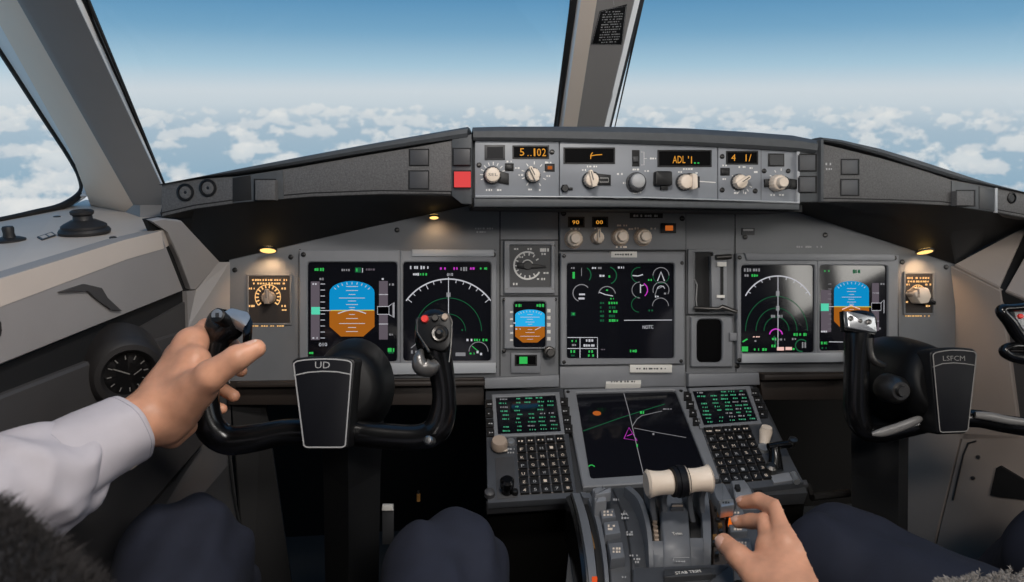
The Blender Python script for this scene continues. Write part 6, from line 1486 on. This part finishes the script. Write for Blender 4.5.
# right hand on the quadrant
Rm = {'i': W3(771, 548, 0.895), 'm': W3(787, 543, 0.885), 'r': W3(803, 553, 0.87), 'l': W3(815, 572, 0.855)}
R_palm = [rc(RWR, lerp3(RWR, Rm['m'], 0.3), 0.030, 0.028), rc(W3(795, 612, 0.82), Rm['i'], 0.024, 0.0155), rc(W3(803, 612, 0.82), Rm['m'], 0.024, 0.0155), rc(W3(810, 615, 0.82), Rm['r'], 0.023, 0.015), rc(W3(815, 620, 0.82), Rm['l'], 0.022, 0.014),
          rc(W3(790, 608, 0.82), W3(768, 575, 0.875), 0.023, 0.019)]
R_thumb = finger([W3(780, 600, 0.84), W3(757, 576, 0.868), W3(738, 556, 0.895), W3(724, 542.5, 0.925)], [0.022, 0.0172, 0.0142, 0.0118])
R_fing = [finger([Rm['i'], W3(766, 522, 0.93), W3(751, 521, 0.955), W3(738, 522, 0.972)], [0.0152, 0.0112, 0.0098, 0.0086]),
          finger([Rm['m'], W3(778, 509, 0.92), W3(759, 500.5, 0.955), W3(743, 502.5, 0.978)], [0.0155, 0.0118, 0.0102, 0.0088]),
          finger([Rm['r'], W3(801, 527, 0.915), W3(786, 516, 0.965), W3(770, 516, 0.99)], [0.015, 0.0112, 0.0098, 0.0085]),
          finger([Rm['l'], W3(815, 550, 0.89), W3(805, 536, 0.935), W3(793, 531, 0.965)], [0.014, 0.0100, 0.0088, 0.0075])]
R_knuck = [rc(Rm[k], Rm[k], r, r) for k, r in zip('imrl', (0.0162, 0.0168, 0.0158, 0.0145))]
R_tend = [rc(lerp3(RWR, Rm[k], 0.35), Rm[k], 0.0, 0.0) for k in 'imr']
R_tend = [rc(tuple(np.array(lerp3((W3(803, 612, 0.795)), Rm[k], 0.25))), tuple(np.array(Rm[k])+np.array(tuple(-FW))*0.0135), 0.0030, 0.0032) for k in 'imr']
R_arm = [rc(RWR, lerp3(RWR, REL, 0.45), 0.030, 0.041), rc(lerp3(RWR, REL, 0.45), REL, 0.041, 0.044), rc(REL, RSH, 0.044, 0.056)]
HIPS = ((-0.27, 0.34, 0.56), (-0.08, 0.34, 0.56)); KL = W3(188, 564, 1.00); KR = W3(449, 577, 1.02)
FL_, FR2 = (-0.37, 1.22, 0.12), (0.02, 1.25, 0.12)
TOR = [rc((-0.17, 0.30, 0.58), (-0.17, 0.10, 0.88), 0.145, 0.155), rc(LSH, RSH, 0.07, 0.07), rc((-0.17, 0.10, 0.88), (-0.17, 0.02, 1.0), 0.12, 0.08)]
LEGS = [[rc(HIPS[0], KL, 0.080, 0.058), rc(KL, FL_, 0.056, 0.045)], [rc(HIPS[1], KR, 0.080, 0.058), rc(KR, FR2, 0.056, 0.045)]]
def hand(P, palm, thumb, fing, knuck, fine):
    d = chain(P, palm, 0.014); f = chain(P, fing[0], 0.004); kf = 0.016 if palm is L_palm else 0.009
    for q in fing[1:]: f = np.minimum(f, chain(P, q, 0.004))
    d = smin(d, f, kf); d = smin(d, chain(P, thumb, 0.006), 0.013)
    for k in knuck: d = smin(d, prim(P, k), 0.008)
    for k in fine: d = smin(d, prim(P, k), 0.005)
    return d
def body(P):
    d = hand(P, L_palm, L_thumb, L_fing, L_knuck, L_vein); d = smin(d, chain(P, L_arm, 0.02), 0.016)
    e = hand(P, R_palm, R_thumb, R_fing, R_knuck, R_tend); e = smin(e, chain(P, R_arm, 0.02), 0.016)
    t = chain(P, TOR, 0.05)
    for L_ in LEGS: t = smin(t, chain(P, L_, 0.03), 0.04)
    return smin(t, np.minimum(d, e), 0.03)
pilot = sdf_object('person', body, (-0.60, -0.16, 0.05), (0.42, 1.34, 1.10), 0.0028, 'skin', None, 2)
pilot['label'] = 'pilot in white shirt and navy trousers holding the left yoke and the throttle quadrant'
pilot['category'] = 'person'
# finger nails
def nail(c, nrm, along, w, l, par, tip=True):
    c = Vector(c); nrm = Vector(nrm).normalized(); along = (Vector(along)-nrm*Vector(along).dot(nrm)).normalized(); s = nrm.cross(along)
    mb = MB(); k = 7; rows = 6; fs = []
    vs = []
    for i in range(rows+1):
        v = -1+2*i/rows; ww = w*math.sqrt(max(0.05, 1-max(0, abs(v)-0.45)**2/0.42))
        for j in range(k+1):
            u = -1+2*j/k; vs.append(c+s*(u*ww)+along*(v*l)+nrm*(-0.42*w*u*u*1.1-0.0006*v*v))
    n_ = k+1
    for i in range(rows):
        for j in range(k): fs.append([i*n_+j, i*n_+j+1, (i+1)*n_+j+1, (i+1)*n_+j])
    mb.add(vs, fs); mb.m = [1 if (i//k) >= rows-1 and tip else 0 for i in range(len(fs))]
    return part('nail', mb, ['nail', 'nail_tip'], par)
def nail_on(js, rad, side, par, w=0.0062, l=0.0075, back=0.006):
    a, b = Vector(js[-2]), Vector(js[-1]); ax = (b-a).normalized(); n_ = Vector(side); n_ = (n_-ax*n_.dot(ax)).normalized()
    return nail(b-ax*(back-rad*0.35)+n_*(rad*1.0+0.0008), n_+ax*0.12, ax, w, l, par)
tj = lambda prims: [tuple(prims[0][1])]+[tuple(p[2]) for p in prims]
nail_on(tj(L_thumb), 0.0118, UP*0.9-FW*0.45, pilot, 0.0078, 0.0088, 0.008)
nail_on(tj(R_thumb), 0.0120, -RT*0.6-FW*0.75+UP*0.25, pilot, 0.0076, 0.0088, 0.007)
nail_on(tj(R_fing[0]), 0.0087, -FW*0.7+UP*0.7, pilot, 0.0056, 0.0065, 0.003)
nail_on(tj(R_fing[1]), 0.0089, -FW*0.7+UP*0.7, pilot, 0.0058, 0.0065, 0.003)

# ---- shirt: sleeves and trunk with folds
CF0 = W3(137, 428, 0.88)                       # end of the cuff
ax_l = np.array(LWR)-np.array(LEL); ax_l /= np.linalg.norm(ax_l)
S_l = [rc(lerp3(LWR, LEL, 0.52), lerp3(LWR, LEL, 0.62), 0.042, 0.057), rc(lerp3(LWR, LEL, 0.62), LEL, 0.057, 0.066), rc(LEL, LSH, 0.068, 0.078)]
S_r = [rc(lerp3(RWR, REL, 0.12), lerp3(RWR, REL, 0.5), 0.040, 0.054), rc(lerp3(RWR, REL, 0.5), REL, 0.054, 0.060), rc(REL, RSH, 0.062, 0.076)]
T_s = [rc((-0.17, 0.28, 0.62), (-0.17, 0.10, 0.88), 0.160, 0.172), rc(LSH, RSH, 0.082, 0.082)]
e1 = np.cross(ax_l, np.array([0, 0, 1.0])); e1 /= np.linalg.norm(e1); e2 = np.cross(ax_l, e1)
def shirt(P):
    d = chain(P, S_l, 0.03); d = np.minimum(d, chain(P, S_r, 0.03)); d = smin(d, chain(P, T_s, 0.05), 0.04)
    Q_ = P-np.array(lerp3(LWR, LEL, 0.33), np.float32); s = Q_@ax_l.astype(np.float32); a = np.arctan2(Q_@e2.astype(np.float32), Q_@e1.astype(np.float32))
    tw = a+s*9+0.7*np.sin(s*40)
    near = np.clip(1-np.abs(s+0.06)/0.2, 0, 1)*np.clip((0.02-s)/0.05, 0.15, 1)
    fold = np.sin(tw*3+2*np.sin(s*22+a))*0.5+np.sin(tw*5-s*55)*0.3
    return d-0.0085*fold*near-0.0050*noise3(P, 36, 2)-(0.0035*(1-np.abs(noise3(P, 48, 5))*2.2))
sdf_object('shirt', shirt, (-0.66, -0.2, 0.45), (0.42, 1.0, 1.12), 0.0042, 'shirt', pilot, 1, label='white long sleeved shirt')
# cuff: turned band round the wrist with a button and a seam
cax = (Vector(LWR)-Vector(LEL)).normalized(); cfA, cfB = Vector(LWR)-cax*0.128, Vector(LWR)-cax*0.034; cfr = Frame(cfA, cax.cross(Vector((0, 0, 1))), cax.cross(Vector((0, 0, 1))).cross(cax)*-1)
if cfr.N.dot(cax) < 0: cfr = Frame(cfA, -cfr.U, cfr.V)
Lc = (cfB-cfA).length
def cuff_r(u, a): return 0.0505-0.0065*u+0.0012*math.sin(3*a+u*4)+0.0008*math.sin(7*a-6*u)
mb = MB(); rings = []
for u, dr in [(-0.10, -0.004), (-0.06, 0.0005), (0, 0.0010), (0.03, 0.0018), (0.25, 0.0008), (0.5, 0.0005), (0.75, 0.0008), (0.94, 0.0016), (0.985, 0.001), (1.0, -0.0006), (0.985, -0.0022), (0.8, -0.003), (0.5, -0.003)]:
    rings.append([cfr.W((cuff_r(u, a)+dr)*math.cos(a)*1.0, (cuff_r(u, a)+dr)*math.sin(a)*0.93, u*Lc) for a in [2*PI*q/56 for q in range(56)]])
mb.loops(rings, 0, False, False); cuff = part('cuff', mb, 'shirt', pilot, 'white buttoned cuff', smooth=60)
mb = MB()
for u in (0.045, 0.93): mb.tube([cfr.W((cuff_r(u, a)+0.0016)*math.cos(a), (cuff_r(u, a)+0.0016)*math.sin(a)*0.93, u*Lc) for a in [2*PI*q/56 for q in range(56)]], 0.00035, 5, closed=True)
part('seam', mb, 'thread', cuff)
bp = Vector(W3(131, 464, 0.845)); bn = (bp-(cfA+cax*((bp-cfA).dot(cax)))).normalized(); bc = cfA+cax*(Lc*0.72)+bn*0.0428
bf = Frame(bc, bn.cross(cax), cax)
if bf.N.dot(bn) < 0: bf = Frame(bc, -bf.U, bf.V)
mb = MB(); mb.lathe(bf, (0, 0), [(0.0045, -0.003), (0.0048, 0.0015), (0.004, 0.0022), (0.0025, 0.0014), (0, 0.0014)], 18); part('button', mb, 'cream', cuff)

# ---- trousers
def trouser_fn(hips, knees, feet, sd):
    Ls = [[rc(h_, k_, 0.108, 0.084), rc(k_, f_, 0.080, 0.062)] for h_, k_, f_ in zip(hips, knees, feet)]
    wst = rc(lerp3(hips[0], hips[1], 0.0), lerp3(hips[0], hips[1], 1.0), 0.115, 0.115)
    def fn(P):
        d = prim(P, wst)
        for L_ in Ls: d = smin(d, chain(P, L_, 0.035), 0.03)
        for k_ in knees:
            q = P-np.array(k_, np.float32); rr = np.linalg.norm(q, axis=1); near = np.clip(1-rr/0.26, 0, 1)
            d = d-0.0075*near*np.sin(q[:, 0]*62+q[:, 1]*26-q[:, 2]*40+2*np.sin(q[:, 2]*25))-0.003*near*np.sin(q[:, 0]*120-q[:, 2]*70)
        return d-0.0035*noise3(P, 26, sd)
    return fn
sdf_object('trousers', trouser_fn(HIPS, (KL, KR), (FL_, FR2), 3), (-0.60, 0.15, 0.05), (0.20, 1.38, 0.85), 0.006, 'trousers', pilot, 2, label='navy trousers')
# shoes
for fx in (FL_, FR2):
    mb = MB(); a = Vector(fx); mb.tube([a+Vector((0, -0.06, -0.07)), a+Vector((0, 0.0, -0.065)), a+Vector((0, 0.10, -0.08)), a+Vector((0, 0.19, -0.085)), a+Vector((0, 0.22, -0.085))], [(0.035, 0.03), (0.042, 0.045), (0.045, 0.035), (0.042, 0.026), (0.02, 0.014)], 16, upv=(0, 0, 1)); part('shoe', mb, 'black_gloss', pilot, smooth=60)

# ---- copilot: legs in the footwell on the right
C_K = (W3(842, 566, 1.13), W3(1070, 560, 1.16)); C_H = (tuple(np.array(at(1150, 720, 0.80))+np.array((0.04, -0.10, 0.0))), (tuple(np.array(at(1150, 720, 0.80))+np.array((0.24, -0.10, 0.0)))))
C_F = ((C_K[0][0]-0.02, C_K[0][1]+0.26, 0.12), (C_K[1][0]+0.02, C_K[1][1]+0.28, 0.12))
C_TOR = [rc(lerp3(C_H[0], C_H[1], 0.5), tuple(np.array(lerp3(C_H[0], C_H[1], 0.5))+np.array((0, -0.16, 0.36))), 0.14, 0.15)]
def cbody(P):
    d = chain(P, C_TOR, 0.05)
    for h_, k_, f_ in zip(C_H, C_K, C_F): d = smin(d, chain(P, [rc(h_, k_, 0.078, 0.056), rc(k_, f_, 0.054, 0.043)], 0.03), 0.03)
    return d
allp = np.array([C_H[0], C_H[1], C_K[0], C_K[1], C_F[0], C_F[1]])
clo, chi = allp.min(0)-0.2, allp.max(0)+0.2; clo[1] -= 0.2; chi[2] += 0.35; clo[2] = 0.03
cop = sdf_object('person', cbody, clo, chi, 0.008, 'skin', None, 1)
cop['label'] = 'copilot of whom only the navy trouser legs show at the lower right'; cop['category'] = 'person'
sdf_object('trousers', trouser_fn(C_H, C_K, C_F, 8), clo, chi, 0.007, 'trousers', cop, 2, label='navy trousers')
cs = [rc(tuple(C_TOR[0][1]+np.array((0, -0.03, 0.05))), C_TOR[0][2], 0.158, 0.170)]
sdf_object('shirt', lambda P: chain(P, cs, 0.03)-0.004*noise3(P, 30, 4), clo, chi+np.array((0, 0, 0.1)), 0.009, 'shirt', cop, 1, label='white shirt')
for f_ in C_F:
    mb = MB(); a = Vector(f_); mb.tube([a+Vector((0, -0.06, -0.07)), a+Vector((0, 0.0, -0.065)), a+Vector((0, 0.10, -0.08)), a+Vector((0, 0.19, -0.085)), a+Vector((0, 0.22, -0.085))], [(0.035, 0.03), (0.042, 0.045), (0.045, 0.035), (0.042, 0.026), (0.02, 0.014)], 16, upv=(0, 0, 1)); part('shoe', mb, 'black_gloss', cop, smooth=60)

# ================================================================== SEATS
def fuzz(mb_src, count, length, seed, mi=0, width=0.0011, down=0.3):
    """short wool fibres standing on a surface"""
    rg = random.Random(seed); mb = MB()
    tri = [(mb_src.v[f[0]], mb_src.v[f[1]], mb_src.v[f[2]], mb_src.v[f[-1]]) for f in mb_src.f if len(f) == 4]
    ar = [((b-a).cross(d-a)).length for a, b, c, d in tri]; tot = sum(ar)
    for (a, b, c, d), w in zip(tri, ar):
        for _ in range(int(count*w/tot+rg.random())):
            u, v = rg.random(), rg.random(); p = a+(b-a)*u+(d-a)*v; n = (b-a).cross(d-a).normalized()
            t = (n+Vector((rg.gauss(0, .5), rg.gauss(0, .5), rg.gauss(0, .5)))).normalized(); s = t.cross(Vector((rg.gauss(0, 1), rg.gauss(0, 1), rg.gauss(0, 1)))).normalized()*width
            L_ = length*rg.uniform(0.5, 1.2); q = p+t*L_*0.6; e = p+t*L_+Vector((rg.gauss(0, .3), rg.gauss(0, .3), -down*rg.random()))*L_*0.4
            mb.add([p-s, p+s, q+s*0.8, q-s*0.8, e], [[0, 1, 2, 3], [3, 2, 4]], mi)
    return mb
# copilot seat: sheepskin covered cushion
hc = Vector(lerp3(C_H[0], C_H[1], 0.5))
sp0 = at(925, 574, 0.86)
ts = thing('pilot_seat', 'copilot seat with grey sheepskin cover at the lower right corner', 'seat', (hc.x, hc.y, 0))
mb = MB(); zc = sp0.z
A, B, C_, D = at(915, 569, 0.90), at(1120, 550, 0.92), at(1150, 760, 0.62), at(930, 760, 0.60)
nn = (B-A).cross(D-A).normalized(); nn = nn if nn.z > 0 else -nn
gx, gy = 26, 14; V_ = []; fs = []
for j in range(gy+1):
    for i in range(gx+1):
        u, v = i/gx, j/gy; p = (A*(1-u)+B*u)*(1-v)+(D*(1-u)+C_*u)*v
        ed = min(1, min(u, 1-u)*7)*min(1, v*7) if v < 0.5 else min(1, min(u, 1-u)*7)
        V_.append(p+nn*(-0.03*(1-ed)**2+0.004*math.sin(i*1.7+j*2.3)))
for j in range(gy):
    for i in range(gx): fs.append([j*(gx+1)+i, (j+1)*(gx+1)+i, (j+1)*(gx+1)+i+1, j*(gx+1)+i+1])
top = MB(); top.add(V_, fs)
nq = Vector((0, 0, 0)); a_, b_, c_, d_ = [top.v[i] for i in top.f[50]]; nq = (b_-a_).cross(d_-a_)
if nq.dot(nn) < 0: top.f = [f[::-1] for f in top.f]
b0 = len(top.v)
mb = MB(); mb.v = list(top.v); mb.f = [list(f) for f in top.f]; mb.m = [0]*len(mb.f)
rim = [i for i in range(gx+1)]+[(j+1)*(gx+1)-1 for j in range(1, gy+1)]+[gy*(gx+1)+i for i in range(gx-1, -1, -1)]+[j*(gx+1) for j in range(gy-1, 0, -1)]
low = [mb.v[i]-nn*0.09 for i in rim]; base = len(mb.v); mb.v += low
for i in range(len(rim)): mb.f.append([rim[i], rim[(i+1) % len(rim)], base+(i+1) % len(rim), base+i]); mb.m.append(0)
mb.f.append([base+i for i in range(len(rim))]); mb.m.append(0)
cu = part('sheepskin_cover', mb, 'wool_grey', ts, 'grey sheepskin cover', smooth=60)
fz = fuzz(top, 26000, 0.006, 4, width=0.0008); o = part('wool', fz, 'wool_grey', cu, smooth=0); o['kind'] = 'stuff'
mb = MB(); mb.box((hc.x-0.24, hc.y-0.25, 0.0), (hc.x+0.24, hc.y+0.12, hc.z-0.12)); mb.box((hc.x-0.24, hc.y-0.48, 0.3), (hc.x+0.24, hc.y-0.34, 1.25)); part('seat_shell', mb, 'seat_fabric', ts)
# pilot seat with a furry bolster close to the lens
ts = thing('pilot_seat', 'dark seat with a blurred furry bolster in the lower left corner of the foreground', 'seat', (-0.17, 0.1, 0))
mb = MB(); mb.box((-0.42, -0.05, 0.0), (0.06, 0.52, 0.40)); mb.box((-0.42, -0.32, 0.3), (0.06, -0.19, 1.05)); part('seat_shell', mb, 'seat_fabric', ts)
mb = MB()
bp_ = [(-180, 480, 0.38, 30, 60), (-100, 588, 0.36, 106, 95), (-24, 668, 0.35, 122, 100), (48, 750, 0.34, 122, 100), (98, 830, 0.34, 90, 90)]
path_tube(mb, bp_, sub=4, seg=28)
bo = part('bolster', mb, 'seat_fabric', ts, 'dark seat bolster', smooth=60)
fz = fuzz(mb, 24000, 0.011, 8, width=0.0004, down=0.1); o = part('fur', fz, 'wool_dark', bo, 'grey brown fur edge', smooth=0); o['kind'] = 'stuff'

# ================================================================== LIGHTS
def area(name, loc, tgt, size, power, col=(1, 1, 1), sizey=None):
    l = bpy.data.lights.new(name, 'AREA'); l.energy = power; l.color = col; l.size = size
    if sizey: l.shape = 'RECTANGLE'; l.size_y = sizey
    o = bpy.data.objects.new(name, l); COL.objects.link(o); o.location = loc
    o.rotation_euler = (Vector(tgt)-Vector(loc)).to_track_quat('-Z', 'Y').to_euler(); return o
area('cabin_fill', (0.45, -0.35, 1.80), (0.35, 1.2, 1.0), 0.6, 15.5, (1.0, 0.955, 0.91), 0.3)  # added fill from behind the crew, stands for no known lamp
area('overhead_fill', (0.1, 0.5, 1.80), (-0.1, 0.95, 0.9), 0.25, 9.0, (1.0, 0.94, 0.88), 0.15)  # added fill from above to brighten the hands, no known fitting
def spot(name, loc, tgt, power, ang, col, blend=0.7, rad=0.008):
    l = bpy.data.lights.new(name, 'SPOT'); l.energy = power; l.color = col; l.spot_size = R(ang); l.spot_blend = blend; l.shadow_soft_size = rad
    o = bpy.data.objects.new(name, l); COL.objects.link(o); o.location = loc
    o.rotation_euler = (Vector(tgt)-Vector(loc)).to_track_quat('-Z', 'Y').to_euler(); return o
wc = (1.0, 0.62, 0.32)
spot('map_lamp', tuple(at(268, 250, 1.37)-Vector((0, 0, 0.012))), tuple(MAIN.pw(269, 290)), 0.32, 125, wc)
spot('map_lamp', tuple(at(434, 218, 1.395)-Vector((0, 0, 0.012))), tuple(MAIN.pw(437, 245)), 0.10, 130, wc)
spot('map_lamp', tuple(at(925, 252, 1.505)-Vector((0, 0, 0.012))), tuple(MAIN.pw(918, 290)), 0.4, 125, wc)
spot('panel_lamp', tuple(MCPF.pw(615, 207, -0.03)), tuple(MAIN.pw(612, 240)), 0.35, 130, wc)

# ================================================================== CAMERA AND VIEW
cd = bpy.data.cameras.new('camera'); cam = bpy.data.objects.new('camera', cd); COL.objects.link(cam)
cd.sensor_width = 36.0; cd.sensor_fit = 'HORIZONTAL'; cd.lens = 36.0*FPX/1024; cd.clip_start = 0.02
cam.matrix_world = Matrix(((RT.x, UP.x, -FW.x, CAM.x), (RT.y, UP.y, -FW.y, CAM.y), (RT.z, UP.z, -FW.z, CAM.z), (0, 0, 0, 1)))
cd.dof.use_dof = True; cd.dof.focus_distance = 1.24; cd.dof.aperture_fstop = 8.0
SC.camera = cam
vs = SC.view_settings; vs.view_transform = 'Standard'; vs.look = 'None'; vs.gamma = 1.0; vs.exposure = 0.0; vs.use_curve_mapping = False
SC.cycles.use_denoising = True
SC.cycles.max_bounces = 6; SC.cycles.transparent_max_bounces = 12; SC.cycles.diffuse_bounces = 4
SC.cycles.sample_clamp_indirect = 6.0
